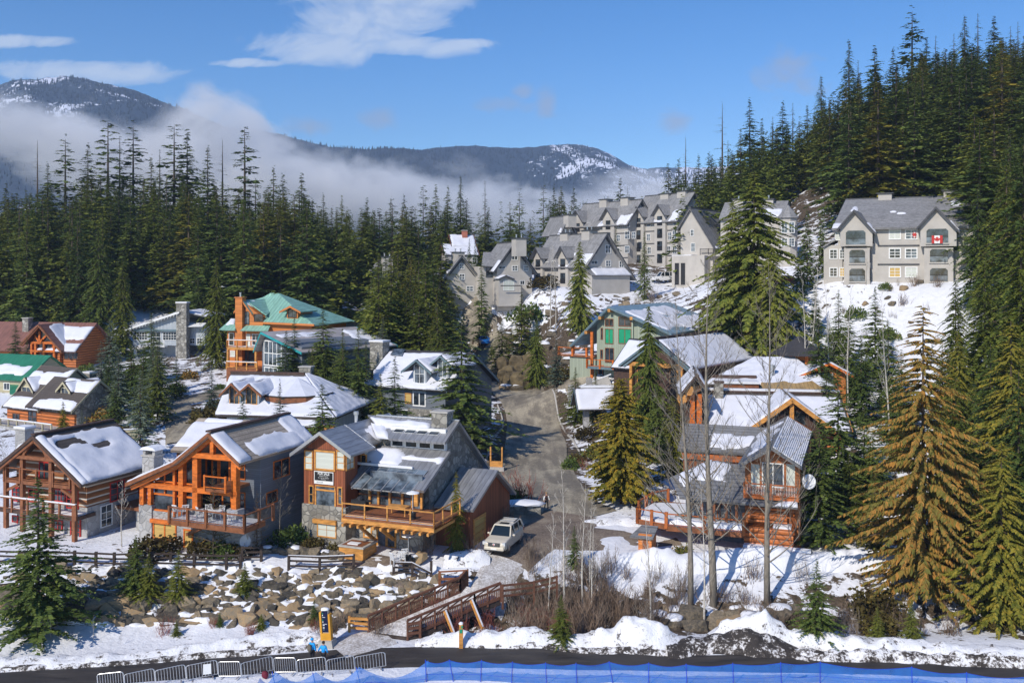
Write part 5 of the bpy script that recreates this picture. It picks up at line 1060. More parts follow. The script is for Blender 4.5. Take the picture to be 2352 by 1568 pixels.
for u in(847,867,893,922,945,966):h.beam((h.fx(u,yw),yw+.2,zst-.7),(h.fx(u,yw),yw+.2,ez+kx*(yw+.2-ye)-.42),.2,'honey','post')
h.beam((xr-.6,yw-.9,h.fz(960,1190,-2.9)),(xr-.6,yw-.9,ez-.2),.34,'honey','corner_post');h.beam((h.fx(820,yw),yw+.2,h.fz(900,1142,yw)),(xr-.7,yw+.2,h.fz(900,1142,yw)),.1,'brown','transom')
h.box('parapet','honey',h.fx(846,yw),xr-.75,yw+.1,yw+.5,zst-1.4,zst-.35)
pg=MB();
for u in(812,834,856,878,900,922,944):x=h.fx(u,ye);pg.beam((x,ye-.3,ez-.35),(x+.35,ya+.1,za_-.02),.1,.16)
pg.beam((h.fx(808,ye),ye-.1,ez-.3),(h.fx(948,ye),ye-.1,ez-.3),.14);pg.build('glazed_roof_frame','seam',h.r);MB().slab([(h.fx(810,ye),ye-.2,ez-.22),(h.fx(946,ye),ye-.2,ez-.22),(h.fx(946,ye)+.3,ya,za_+.02),(h.fx(810,ye)+.3,ya,za_+.02)],.05).build('glazed_roof','skyglass',h.r)
MB().beam((h.fx(812,ya),ya,za_+.14),(h.fx(948,ya),ya,za_+.14),.2).build('roof_rail_snow','snow',h.r)
yd=-2.9;zd=h.fz(890,1196,yd);dx0,dx1=h.fx(786,yd),h.fx(996,yd);yde=h.sd(1036,1152,dx1)[0]
dk=h.box('deck','brown',dx0,dx1,yd,yw+.1,zd-.16,zd);h.box('deck_edge','honey',dx0-.05,dx1+.05,yd-.06,yd+.1,zd-.5,zd-.17)
h.rail([(dx0,yd+.05,zd),(dx1,yd+.05,zd),(dx1,max(yde,2),zd)],1.05,'honey',bal=0,gap=1.9,post=.1);j=MB()
for i in range(12):x=dx0+.3+(dx1-dx0-.6)*i/11;j.box(x-.09,x+.09,yd-.45,yw,zd-.74,zd-.5)
j.build('joists','honey',h.r)
MB().box(dx0+.2,dx1-.1,yd+.12,yd+.4,zd,zd+.07).build('deck_snow','snow',dk)
for u in(862,906):h.beam((h.fx(u,yw),yw-.1,h.fz(u,1238,yw)),(h.fx(u-3,yw),yd+1.0,zd-.6),.24,'honey','brace')
h.pwin(869,1207,886,1254,yw,fm='honey',fw=.15,gm='skyglass',name='door');h.pwin(891,1207,907,1254,yw,fm='honey',fw=.15,gm='skyglass',name='door');h.pwin(838,1207,852,1231,yw,fm='honey',gm='blind',fw=.13);h.pwin(922,1210,936,1234,yw,fm='honey',gm='skyglass',fw=.13)
cxx=h.fx(1016,yr-.4);h.chimney(cxx,yr-.4,zr_-2,h.fz(1016,946,yr-.4),1.55,1.3,'stone')
o=MB().tube([(h.fx(818,6),6,gz-2),(h.fx(818,6),6,h.fz(818,952,6))],.16,8).build('stove_pipe','steel',h.r);MB().lathe([(.24,0),(.24,.3)],(h.fx(818,6),6,h.fz(818,952,6)),8).build('pipe_cap','steel',o)
xg=h.fx(1145,6);yg0,zg0=h.sd(1086,1171,xr+3.4);yg1,zg1=h.sd(1144,1079,xr+3.4);xw=xr+3.4
rg=MB().slab([(xr-.3,yg0,zg0),(xw,yg0,zg0),(xw,yg1,zg1),(xr-.3,yg1,zg1)],.24).build('garage_roof','seam',h.r)
h.swall('cedar',yg0+.5,yg1+4,-1.5,zg0+.25,yg1,zg1,zg1-2.5,xr-.4,xw-.5,name='garage_wall',drop=.2)
h.win('r',yg0+1.4,yg0+3.6,-.2,2.2,xw-.5,1,4,'honey','woodblind',fw=.2,name='garage_door');MB().slab([(xr-.3,yg1,zg1),(xw,yg1,zg1),(xw,yg1+4.5,zg1-3),(xr-.3,yg1+4.5,zg1-3)],.24).build('garage_roof','seam',h.r)
SALE=h
t=thing('hot_tub','square wooden hot tub with grey cover on the patio','hot tub',h.O+h.xl*h.fx(822,-1.2)+h.yl*-1.2+Vector((0,0,-.1)),h.a)
MB().box(-1.15,1.15,-1.1,1.1,0,.95).build('cabinet',M['honey'],t);MB().box(-1.22,1.22,-1.17,1.17,.95,1.08).build('rim','concrete',t);MB().box(-.95,.95,-.95,.6,1.07,1.1).build('cover','brown',t);MB().box(-.6,.4,-.7,-.1,1.1,1.17).build('snow_patch','snow',t)
gC='white chairs on the sale house patio'
for(u,y,r)in((908,-2.6,2.2),(922,-1.9,3.3),(928,-1.2,3.5)):chair(h.O+h.xl*h.fx(u,y)+h.yl*y+Vector((0,0,0)),r,'white plastic chair stacked out on the sale house patio',gC,sc=1.1)
def heater(loc,label):
 t=thing('patio_heater',label,'patio heater',loc);MB().lathe([(.26,0),(.26,.5),(.2,.55)],n=12).build('base','black',t);MB().tube([(0,0,.5),(0,0,2.1)],.04,8).build('pole','steel',t);MB().lathe([(.55,2.1),(.5,2.16),(.1,2.28)],n=16).build('reflector','whiteplastic',t);return t
heater(h.O+h.xl*h.fx(938,-1.4)+h.yl*-1.4,'patio heater with pale dish top standing on the ground patio');heater(h.O+h.xl*h.fx(948,-1.6)+h.yl*-1.6+Vector((0,0,zd)),'patio heater standing on the wooden deck')
t=thing('barbecue','black covered barbecue on the sale house deck','barbecue',h.O+h.xl*h.fx(827,-.6)+h.yl*-.6+Vector((0,0,zd)),h.a);MB().box(-.7,.7,-.3,.3,.1,.85).build('cart','black',t);MB().lathe([(.35,.86),(.33,1.0),(.18,1.14)],n=12).build('lid','black',t);MB().box(.72,1.1,-.25,.25,.8,.85).build('side_shelf','black',t)
t=thing('deck_table','honey wood table with folded chairs on the sale house deck','table',h.O+h.xl*h.fx(915,-.8)+h.yl*-.8+Vector((0,0,zd)),h.a);MB().box(-.9,.9,-.45,.45,.68,.74).build('table_top','honey',t)
for x in(-.8,.8):
 for y in(-.35,.35):MB().beam((x,y,0),(x,y,.68),.08).build('leg','honey',t)
o=strip('patio',[(h.O+h.xl*h.fx(800,-2)+h.yl*-2)[:2],(h.O+h.xl*h.fx(945,-2)+h.yl*-2)[:2]],[3.8,3.8],M['paving'],.05,label='wet brown stone patio before the sale house')
h=House('dormer_house','dark roofed house with two cream dormers and orange log base at left',88,985,124,-30)
yo=-.6
ez0x,ez0=h.f(86,943,yo);xr=ez0x
yr,zr=h.sd(177,845,xr);xl=h.f(4,928,yo)[0]
prof=[(yo,ez0),(yr,zr),(2*yr-yo,ez0)]
rf=h.roof('shake',prof,xl,xr,.28,axis='x',trim='beige');h.swall('beige',.3,2*yr-.3,-1.5,ez0+.35,yr,zr,ez0+.35,xl+.5,xr-.5,drop=.2)
h.rsnow(rf,prof,0,xl,xr,axis='x',t0=0,t1=.24,s1=.97,rag=.05,seed=1);h.rsnow(rf,prof,0,xl,xr,axis='x',s0=.0,s1=.95,t0=.52,t1=.88,rag=.14,seed=2)
def dormer(h,u0,u1,vt,vb,ve,vap,y,depth,wall,roofm,fm='cream',snow=True,ov=.35,sideout=.5,nx=2,ny=1,trim='beige',gm='glass',wz=(.12,.12)):
 """gabled dormer; face between u0..u1, foot row vb, eave row ve, apex row vap, at local y"""
 a0,a1=h.fx(u0,y),h.fx(u1,y);um=(u0+u1)/2;am=(a0+a1)/2;zb,ze_,za=h.fz(um,vb,y),h.fz(um,ve,y),h.fz(um,vap,y)
 k=(za-ze_)/(am-a0+sideout);zw=za-k*(am-a0)
 d=MB().prism([(a0,y,zb-1),(a1,y,zb-1),(a1,y,zw-.12),(am,y,za-.12),(a0,y,zw-.12)],(0,depth,0)).build('dormer',wall,h.r)
 pr=[(a0-sideout,ze_),(am,za),(a1+sideout,ze_)];b=MB()
 for(p,zp),(q,zq)in zip(pr[:-1],pr[1:]):b.slab([(p,y-ov,zp),(q,y-ov,zq),(q,y+depth,zq),(p,y+depth,zp)],.18)
 r=b.build('dormer_roof',roofm,h.r);t=MB()
 for(p,zp),(q,zq)in zip(pr[:-1],pr[1:]):t.prism([(p,y-ov,zp+.02),(q,y-ov,zq+.02),(q,y-ov,zq-.28),(p,y-ov,zp-.28)],(0,-.06,0))
 t.build('fascia',trim,r)
 if snow:
  for k_ in(0,1):h.rsnow(r,pr,k_,y-ov+.1,y+depth,rag=.04,t1=1.0,seed=k_+5,cell=.3)
 m=(a1-a0);h.win('f',a0+m*.14,a1-m*.14,zb+(zw-zb)*.1,zw-.05,y,nx,ny,fm,gm,parent=d)
 return d
dormer(h,48,76,896,917,897,866,1.6,5.5,'beige','shake');dormer(h,139,161,900,917,898,876,1.2,5,'beige','shake')
wx,wz=h.f(163,945,-1.0);wyr,wzr=h.sd(231,873,wx);pw=[(-1.0,wz),(wyr,wzr),(2*wyr+1,wz)]
rw=h.roof('shake',pw,xr-2,wx,.26,axis='x',trim='beige');h.rsnow(rw,pw,0,xr-1.5,wx,axis='x',t0=0,t1=.3,s0=.1,rag=.08,seed=6);h.rsnow(rw,pw,0,xr-1.5,wx,axis='x',t0=.6,t1=.95,s0=.3,rag=.1,seed=7)
h.swall('stone',.2,2*wyr-.2,-1.5,wz+.3,wyr,wzr,wz+.3,xr-1,wx-.5,name='wing_wall',drop=.2)
h.box('log_wall','logs',xl+.4,wx-.6,-.1,.6,-1.5,ez0-.1)
h.pwin(66,945,84,968,-.1,nx=2,ny=2,fm='brown');h.pwin(30,950,45,962,-.1,nx=2,fm='brown')
h.chimney(h.fx(207,8),8,zr-3,h.fz(207,858,8),1.3,1.1,'stone',snowcap=True)
zt=h.fz(60,968,-3.5);h.box('terrace','greystone',xl-1,h.fx(112,-3.5),-3.5,0,-2,zt-.95);h.rail([(xl-1,-3.4,zt-.95),(h.fx(118,-3.4),-3.4,zt-.95)],.9,'beige',bal=0,snowy=True)
fr=thing('timber_fence','beige board fence with snowy rail behind the brown chalet','fence',gpt(262,112));
fr.rotation_euler=(0,0,R(12));MB().box(-2.6,2.6,-.04,.04,-.2,1.5).build('panel','beige',fr);MB().box(-2.7,2.7,-.1,.1,1.5,1.62).build('rail_snow','snow',fr)
for x in(-2.6,0,2.6):MB().box(x-.08,x+.08,-.08,.08,-.3,1.7).build('post','beige',fr)
h=House('green_roof_cottage','dark green metal roofed cottage cut by the left edge',20,905,142,-20)
e=h.fz(40,872);pr=[(-.5,e),(4.5,h.fz(20,812,4.5)),(9.5,e)];x0,x1=h.fx(-90),h.fx(62);rf=h.roof('dkgreenroof',pr,x0,x1,.2,axis='x');h.rsnow(rf,pr,0,x0,x1,axis='x',t0=.2,t1=.55,s1=.9,rag=.1);h.swall('beige',0,9,-3,e+.2,4.5,pr[1][1],e+.2,x0+.4,x1-.4)
h.pwin(10,880,22,894,0,nx=2,fm='white');e2=h.fz(50,905,-2);r2=MB().slab([(h.fx(22,-2),-2,e2),(h.fx(70,-2),-2,e2),(h.fx(76,2),2,e2+2),(h.fx(24,2),2,e2+2)],.18).build('porch_roof','dkgreenroof',h.r)
h=House('log_house','orange log house with brown metal roof and fan shaped gable window',76,842,163,-12)
rl,rr2=h.fx(-60,3),h.fx(206,3);zR=h.fz(150,740,5);zE=h.fz(180,808,-.8);pr=[(-.8,zE),(5,zR),(11,zE)]
rf=h.roof('brownroof',pr,rl,rr2,.25,axis='x');h.swall('logs',.2,10,-1.5,zE+.3,5,zR,zE+.3,rl+.5,rr2-.6)
h.rsnow(rf,pr,0,rl,rr2,axis='x',s0=.66,s1=1,t0=.42,t1=.86,rag=.1,seed=1);h.rsnow(rf,pr,0,rl,rr2,axis='x',s0=.66,s1=1,t0=.0,t1=.28,rag=.08,seed=2)
y=-1.6;gx,gz=h.f(87,745,y);l,lz=h.f(46,790,y);r_,rz=h.f(141,799,y);rz=gz-(gz-lz)*(r_-gx)/(gx-l)
pg=[(l,lz),(gx,gz),(r_,rz)];rg=h.roof('brownroof',pg,y,5,.25,trim='brown',name='gable_roof');h.rsnow(rg,pg,1,y,5,s0=.25,s1=1,t0=0,t1=.95,rag=.12,seed=4,th=.14)
h.gwall('logs',l+1.6,r_-1.2,-1.5,lz+1,gx,gz,rz+.8,-.4,3,drop=.3,name='gable_wall')
gm=MB().prism([(h.fx(78,-.5),-.5,h.fz(100,783,-.5)),(h.fx(124,-.5),-.5,h.fz(100,783,-.5)),(h.fx(104,-.5),-.5,h.fz(95,763,-.5)),(h.fx(90,-.5),-.5,gz-1.2)],(0,.12,0)).build('gable_window','glass',h.r)
for uu in(73,82,101,125):h.beam((h.fx(uu,-.7),-.7,-1.5),(h.fx(uu,-.7),-.7,h.fz(uu,786,-.7)),.34,'orange','post')
for vv in(787,806):h.beam((h.fx(72,-.75),-.75,h.fz(95,vv,-.75)),(h.fx(127,-.75),-.75,h.fz(95,vv,-.75)),.36,'orange','log_beam')
for uu,vv in((80,771),(91,762),(106,773)):h.beam((h.fx(91,-.7),-.7,h.fz(91,786,-.7)),(h.fx(uu,-.7),-.7,h.fz(uu,vv-2,-.7)),.28,'orange','strut')
for a,c in((pg[0],pg[1]),(pg[1],pg[2])):h.beam((a[0]+.2,y+.2,a[1]-.3),(c[0],y+.2,c[1]-.35),.3,'brown','rafter')
h.pwin(86,790,99,803,-.4,nx=1,fm='orange');h.pwin(104,790,120,803,-.4,nx=1,fm='orange');h.pwin(83,812,96,832,-.4,nx=2,ny=2,fm='orange');h.pwin(104,812,122,832,-.4,nx=2,ny=2,fm='orange');h.pwin(148,810,178,824,.2,nx=3,fm='brown')
h.chimney(h.fx(63,3.5),3.5,zR-4,h.fz(63,731,3.5),1.2,1.1,'stone')
h=House('grey_house','pale blue grey house with one sided sloping roof and stone chimney',305,812,172,-8)
zl,zr_=h.fz(305,752),h.fz(412,717);x0,x1=0,h.fx(412);zb=h.fz(360,793)
h.mb('wall','greyboard',MB().prism([(x0,0,zb),(x1,0,zb),(x1,0,zr_-.3),(x0,0,zl-.3)],(0,9,0)))
k=(zr_-zl)/(x1-x0);pr=[(x0-1.4,zl-1.4*k),(x1+.5,zr_+.5*k)];rf=h.roof('greyshake',pr,-1,9.6,.25,trim='white');h.rsnow(rf,pr,0,-1,9.6,s0=.06,s1=1,t0=0,t1=1,rag=.06)
j=MB()
for i in range(16):x=x0+(x1-x0)*i/15;j.box(x-.06,x+.06,-.95,0,zl+k*x-.55,zl+k*x-.3)
j.build('rafter_ends','white',h.r)
h.box('eave_band','slate',x0-.1,x1+.1,-.5,0,h.fz(360,760)+.0,h.fz(360,756));zw0,zw1=h.fz(360,780),h.fz(360,763)
h.win('f',h.fx(308),h.fx(338),zw0,zw1,0,5,3,'white');h.win('f',h.fx(375),h.fx(405),zw0,zw1,0,5,3,'white');h.win('f',h.fx(349),h.fx(369),zw0-.3,zw1,0,2,2,'white',name='door')
zf=h.fz(355,797,-1.3);bx0,bx1=h.fx(336,-1.3),h.fx(377,-1.3);h.box('balcony','white',bx0,bx1,-1.3,0,zf,zf+.2);h.rail([(bx0,-1.25,zf+.2),(bx1,-1.25,zf+.2)],1.0,'white',bal=.22)
for u in(308,352,405):h.beam((h.fx(u),.4,-2),(h.fx(u),.4,zb),.4,'white','stilt')
h.box('lower_wall','greyboard',x0+1,x1-.5,2.5,8,-2,zb-.02)
x2=h.fx(470,1);zq=h.fz(450,738,1);h.mb('wing_wall','greyboard',MB().prism([(x1+.01,1,zb),(x2,1,zb),(x2,1,zq-1.1),(x1+.01,1,zq+.4)],(0,7,0)))
pw=[(x1-.3,h.fz(430,714,1)),(x2+.6,h.fz(474,726,1))];rw=h.roof('greyshake',pw,.6,8.4,.22,name='wing_roof');h.snow(rw,[(x2+.6,.6,pw[1][1]),(x2+.6,8.4,pw[1][1]),(x1-.3,8.4,pw[0][1]),(x1-.3,.6,pw[0][1])],rag=.05)
lw=MB().slab([(x1,-.4,h.fz(440,750,-.4)),(x2+.3,-.4,h.fz(470,748,-.4)),(x2+.3,1.2,h.fz(470,741,1.2)),(x1,1.2,h.fz(440,742,1.2))],.16).build('wing_eave','white',h.r)
h.win('f',h.fx(437,1),h.fx(447,1),h.fz(440,788,1),h.fz(440,777,1),1,2,2,'white');h.win('f',h.fx(453,1),h.fx(464,1),h.fz(440,788,1),h.fz(440,777,1),1,2,2,'white')
h.chimney(h.fx(420,-.2),-.2,-1.5,h.fz(420,697,-.2),1.9,1.2,'stone',snowcap=True)
h=House('green_roof_house','tall orange cedar house with bright green metal roof',520,850,150,-18)
x0,x1=h.fx(540),h.fx(716);zE=h.fz(640,745,-.6);ap=h.f(627,673,6)
A=(h.fx(604,-.6),-.6,zE+.2);B=(h.fx(722,-.6),-.6,zE);top=(ap[0],6.0,ap[1]);lft=(h.fx(560,6),6.0,h.fz(560,692,6))
b=MB();b.slab([A,B,(top[0]+.8,6.2,top[2]),(top[0]-4,6.2,top[2]-1.2)],.2);b.slab([B,(B[0],12,zE),(top[0]+.8,6.4,top[2]),(top[0]+.8,6.2,top[2])],.2)
b.slab([(x0-.3,6.1,lft[2]),(top[0]-2.2,6.1,lft[2]+.2),(top[0]+.2,6.2,top[2]),(top[0]-.6,6.2,top[2])],.2)
b.slab([(x0,12.4,zE),(B[0],12.4,zE),(top[0]+.8,6.2,top[2]),(top[0]-4,6.2,top[2]-1.2)],.2);rf=b.build('roof','greenroof',h.r)
MB().beam(A,B,.2,.3).build('fascia','orangewall',rf)
h.box('wall','orangewall',h.fx(600),x1,.05,11,-1.5,zE+.1)
y=-.8;gx,gz=h.f(556,689,y);lx,lz=h.f(537,716,y);rx_,rz=h.f(582,718,y);kk=(gz-lz)/(gx-lx)
pg=[(lx,lz),(gx,gz),(gx+(gx-lx)*1.15,gz-(gx-lx)*1.15*kk)];rg=h.roof('greenroof',pg,y,6.4,.2,trim='orangewall',name='gable_roof')
rs_=MB().slab([(gx,.1,gz),(gx,6.2,gz),(h.fx(640,6),6.2,zE+2.6),(h.fx(612,.1),.1,zE+1.4)],.18).build('side_roof','greenroof',h.r)
h.gwall('orangewall',lx+.5,h.fx(607,.1),-1.5,lz+.3,gx,gz,zE+1.2,-.3,6,drop=.3,name='front_wall')
h.snow(rg,[(pg[2][0],y,pg[2][1]),(pg[2][0],5,pg[2][1]),(gx,5,gz),(gx,y,gz)],s0=.12,s1=.6,t0=.1,t1=.9,rag=.06,seed=2);h.snow(rf,[A,B,(top[0]+.8,6.2,top[2]),(top[0]-4,6.2,top[2]-1.2)],s0=.12,s1=.44,t0=.3,t1=.78,rag=.16,seed=3)
aw=h.win('f',h.fx(561,-.3),h.fx(572,-.3),h.fz(566,744,-.3),h.fz(566,716,-.3),-.3,2,3,'black','skyglass',fw=.07);MB().tube([(h.fx(561,-.3)+(h.fx(572,-.3)-h.fx(561,-.3))*(.5-.5*math.cos(t*math.pi/8)),-.36,h.fz(566,716,-.3)+.75*math.sin(t*math.pi/8))for t in range(9)],.07,5).build('arch','black',aw)
h.win('f',h.fx(585,-.3),h.fx(603,-.3),h.fz(594,737,-.3),h.fz(594,722,-.3),-.3,1,1,'dkbrown')
dormer(h,659,684,729,730,715,702,.6,4.5,'orangewall','greenroof','dkbrown',snow=False,sideout=.9,trim='orangewall',ov=.7)
zs0,zs1=h.fz(580,759,-1.4),h.fz(580,752,-.3)
for(a,c,nm)in((h.fx(553,-1.3),h.fx(617,-1.3),'skirt_roof'),(h.fx(512,-1.3),h.fx(541,-1.3),'skirt_roof')):
 o=MB().slab([(a,-1.5,zs0),(c,-1.5,zs0),(c-.4,-.2,zs1+.4),(a+.4,-.2,zs1+.4)],.14).build(nm,'greenroof',h.r)
ls=MB().slab([(h.fx(510,0),-.8,zs0),(h.fx(542,0),-.8,zs0),(h.fx(542,2),2,zs0+1.6),(h.fx(532,2),2,zs0+1.6)],.15).build('side_skirt','greenroof',h.r);h.snow(ls,[(h.fx(512,0),-.6,zs0),(h.fx(542,0),-.6,zs0),(h.fx(542,2),2,zs0+1.6),(h.fx(532,2),2,zs0+1.6)],rag=.05,t0=.4,seed=7)
h.box('left_wall','orangewall',h.fx(522),h.fx(543),0,6,-1.5,zs0+.3)
h.chimney(h.fx(549,-.9),-.5,-1,h.fz(549,684,-.6),1.25,1.0,'orangewall','orangewall',pots=1)
zd=h.fz(555,798,-2.6);d0,d1=h.fx(521,-2.6),h.fx(590,-2.6);dk=h.box('deck','honey',d0,d1,-2.6,0,zd-.35,zd);MB().box(d0+.2,d1-.1,-2.4,-.4,zd,zd+.1).build('deck_snow','snow',dk)
h.rail([(d0,-2.55,zd),(d1,-2.55,zd)],1.05,'honey',bal=0,snowy=True,gap=1.6);h.rail([(d0,-2.55,zd),(d0,0,zd)],1.05,'honey',bal=0,name='side_railing')
for u in(524,545,588):h.beam((h.fx(u,-2.4),-2.4,-2),(h.fx(u,-2.4),-2.4,zd-.3),.3,'honey','post')
h.pwin(567,768,574,795,-.3,fm='white',gm='blind',name='door');h.pwin(580,768,596,792,-.3,nx=2,fm='white',gm='glass');h.pwin(527,765,537,792,0,fm='white',gm='glass');h.pwin(530,806,539,818,0,fm='white',gm='blind');h.pwin(555,806,585,840,-.3,nx=2,fm='brown',gm='glass',name='door')
zt=h.fz(560,846,-4.5);h.box('terrace','brown',h.fx(520,-4.5),h.fx(590,-4.5),-4.5,0,-2,zt);h.rail([(h.fx(520,-4.5),-4.45,zt),(h.fx(590,-4.5),-4.45,zt)],.9,'honey',bal=0,snowy=True,name='terrace_railing')
h=House('tall_window_house','grey house with teal trimmed gable and a wall of tall windows',607,862,139,-42)
y=-.9;gx,gz=h.f(599,762,y);lx,lz=h.f(582,806,y);rx_,rz=h.f(693,809,y);yb=h.sd(817,749,gx)[0]
pr=[(lx,lz),(gx,gz),(rx_,rz)];rf=h.roof('palebrownroof',pr,y,yb,.22,trim='teal');h.rsnow(rf,pr,1,y,yb,s0=.75,s1=1,t0=.0,t1=.8,rag=.2);h.rsnow(rf,pr,1,y,yb,s0=.08,s1=.5,t0=.68,t1=.82,rag=.1,seed=4)
h.gwall('greywall',lx+.9,rx_-1.2,-2,lz+1.5,gx,gz,rz+.9,0,yb-1,drop=.3)
h.pwin(608,785,646,838,0,nx=4,ny=2,fm='white',gm='skyglass',mw=.13,fw=.16);h.pwin(609,846,648,862,0,nx=4,ny=1,fm='white',gm='skyglass',mw=.13,fw=.16)
h=House('round_roof_house','pale blue house with snowy rounded roof and twin brown gablets',520,985,112,-10)
zE=h.fz(560,954,-.8);yR=7.0;zR=h.fz(600,856,yR);x0,x1=h.fx(494,-.8),h.fx(770,-.8);xt0=h.fx(531,yR);xt1=h.fx(700,yR)
b=MB();b.slab([(x0,-.8,zE),(x1,-.8,zE),(xt1,yR,zR),(xt0,yR,zR)],.3);rf=b.build('roof','shake',h.r);MB().slab([(x0,14.8,zE),(x1,14.8,zE),(xt1,yR,zR),(xt0,yR,zR)],.3).build('rear_roof','shake',h.r)
hp=[(x1,-.8,zE),(x1,14.8,zE),(xt1,yR+.5,zR-.02),(xt1,yR,zR-.02)];hr=MB().slab(hp,.28).build('hip_roof','shake',h.r);h.snow(hr,hp,rag=.05,t1=.99,seed=9)
MB().box(xt0,xt1,yR-.25,yR+.25,zR-.1,zR+.14).build('ridge_cap','dkbrown',rf)
h.snow(rf,[(x0,-.8,zE),(x1,-.8,zE),(xt1,yR,zR),(xt0,yR,zR)],s0=.0,s1=1.0,t0=.02,t1=.93,rag=.03,seed=1)
h.box('wall','paleblue',x0+1,x1-1,.2,14,-1.5,zE+.4);h.mb('gable_wall','paleblue',MB().prism([(x0+1.6,1.5,zE),(x0+1.6,13,zE),(xt0+.3,yR,zR-.5)],(1.0,0,0)))
for(a,c,ap,ux)in((525,552,877,0),(562,594,879,0)):dormer(h,a,c,927,931,905,ap,.9,5.5,'paleblue','shake','honey',sideout=.75,ov=.9,trim='brown',nx=2,gm='glass')
cxx,cyy=h.fx(684,5.0),5.0;zc=h.fz(684,870,cyy);re=(h.fx(756,5.0)-h.fx(600,5.0))/2;ze=h.fz(670,914,cyy-re)
def cone(r0,z0,z1,n=10,ph=.3):
 bb=MB();vs=[(cxx+r0*math.cos(2*math.pi*k/n+ph),cyy+r0*math.sin(2*math.pi*k/n+ph),z0)for k in range(n)];vs.append((cxx,cyy,z1));vs.append((cxx,cyy,z0-.05));bb.add(vs,[(k,(k+1)%n,n)for k in range(n)]+[((k+1)%n,k,n+1)for k in range(n)]);return bb
o=cone(re,ze,zc).build('round_roof','shake',h.r);cone(re-.12,ze+.12,zc+.16).build('roof_snow','roofsnow',o)
def drum(r,z0,z1,n=10,ph=.3):return MB().lathe([(r,z0),(r,z1)],(cxx,cyy,0),n)
def drum10(r,z0,z1,n=10,ph=.3):return MB().prism([(cxx+r*math.cos(2*math.pi*k/n+ph),cyy+r*math.sin(2*math.pi*k/n+ph),z0)for k in range(n)],(0,0,z1-z0))
drum10(re-.05,ze-.62,ze-.06).build('round_fascia','brown',h.r);drum10(re-1.0,ze-3.0,ze-.6).build('round_wall','paleblue',h.r);drum10(re-.94,ze-1.75,ze-.95).build('ribbon_window','blind',h.r);drum10(re-.93,ze-1.0,ze-.9).build('window_head','honey',h.r);drum10(re-.93,ze-1.85,ze-1.72).build('window_sill','honey',h.r);drum10(re+.1,ze-3.3,ze-2.9).build('skirt','shake',h.r)
h.chimney(h.fx(704,8.5),8.5,zE,h.fz(704,843,8.5),1.5,1.2,'stone','concrete')
e=MB().slab([(h.fx(665,-1.5),-1.5,zE-.9),(h.fx(730,-1.5),-1.5,zE-.9),(h.fx(728,.4),.4,zE+.05),(h.fx(668,.4),.4,zE+.05)],.16).build('porch_roof','shake',h.r);h.snow(e,[(h.fx(665,-1.5),-1.5,zE-.9),(h.fx(730,-1.5),-1.5,zE-.9),(h.fx(728,.4),.4,zE+.05),(h.fx(668,.4),.4,zE+.05)],rag=.03);h.box('porch_wall','honey',h.fx(690),h.fx(768),.0,.19,-1.5,zE-1.0)
h=House('grove_house','blue grey house with deep snow on its roof and big stone chimney',952,965,121,-28)
yo=-.7;xe,zE=h.f(946,892,yo);yR,zR=6.0,h.fz(930,803,6.0);x0=h.fx(842,yo)-1;x1=h.fx(1025,yo);pr=[(yo,zE),(yR,zR),(12.7,zE)]
rf=h.roof('dkroof',pr,x0,x1,.26,axis='x',trim='slate');h.rsnow(rf,pr,0,x0,x1,axis='x',rag=.03,t1=.93,seed=2);h.swall('greywall',.2,12,-2,zE+.3,yR,zR,zE+.3,x0+.6,x1-.7,drop=.2)
dormer(h,949,979,882,884,853,824,.1,6,'greyboard','dkroof','white',sideout=1.3,ov=.8,trim='slate',nx=2,ny=2,gm='skyglass')
dormer(h,1004,1030,868,870,843,815,1.0,5,'greyboard','dkroof','white',sideout=1.2,ov=.6,trim='slate',nx=2,ny=1,gm='skyglass')
h.pwin(951,898,976,930,.2,nx=2,ny=1,fm='white',gm='glass',fw=.16,mw=.14);h.pwin(932,904,944,925,.2,nx=1,fm='honey',gm='woodblind');h.pwin(925,942,938,958,.2,nx=1,fm='white');h.box('stone_base','stone',h.fx(938),x1-.6,-.15,.3,-2,h.fz(950,938))
h.pwin(843,850,856,868,.2,fm='dkbrown');h.box('skirt','snow',h.fx(985),x1,-.8,.2,h.fz(1000,892),h.fz(1000,889))
h.chimney(h.fx(872,5),5,zE,h.fz(872,786,5),2.1,1.6,'stone','concrete',snowcap=True);sk=MB().slab([(h.fx(909,5.6),4.3,zR-.55),(h.fx(935,5.6),4.3,zR-.55),(h.fx(930,5.6),5.7,zR+.12),(h.fx(905,5.6),5.7,zR+.12)],.1).build('skylight','skyglass',rf)
h=House('sage_house','sage green house with blue grey roof, green blinds and orange railed deck',1385,858,145,-32)
y=-1.3;gx,gz=h.f(1396,704,y);lx,lz=h.f(1309,793,y);rx_,rz=h.f(1476,738,y);yb=h.sd(1537,695,gx)[0];k=(gz-rz)/(rx_-gx)
rx2=rx_+4.5;pr=[(lx,lz),(gx,gz),(rx2,gz-k*(rx2-gx))];rf=h.roof('tealroof',pr,y,yb,.3,trim='slate')
h.rsnow(rf,pr,1,y,yb,s0=.06,s1=.42,t0=.15,t1=.8,rag=.16,seed=1);h.rsnow(rf,pr,1,y,yb,s0=.35,s1=1,t0=.0,t1=.5,rag=.22,seed=2);h.rsnow(rf,pr,1,y,yb,s0=.45,s1=.8,t0=.55,t1=.85,rag=.2,seed=3);h.rsnow(rf,pr,0,y,yb,t0=0,t1=.55,rag=.2,seed=4)
wl,wr=h.fx(1371),h.fx(1472);kl=(gz-lz)/(gx-lx)
h.gwall('palegreen',wl,rx2-.8,-2,gz-kl*(gx-wl),gx,gz,gz-k*(rx2-.8-gx),0,yb-1.2,drop=.34)
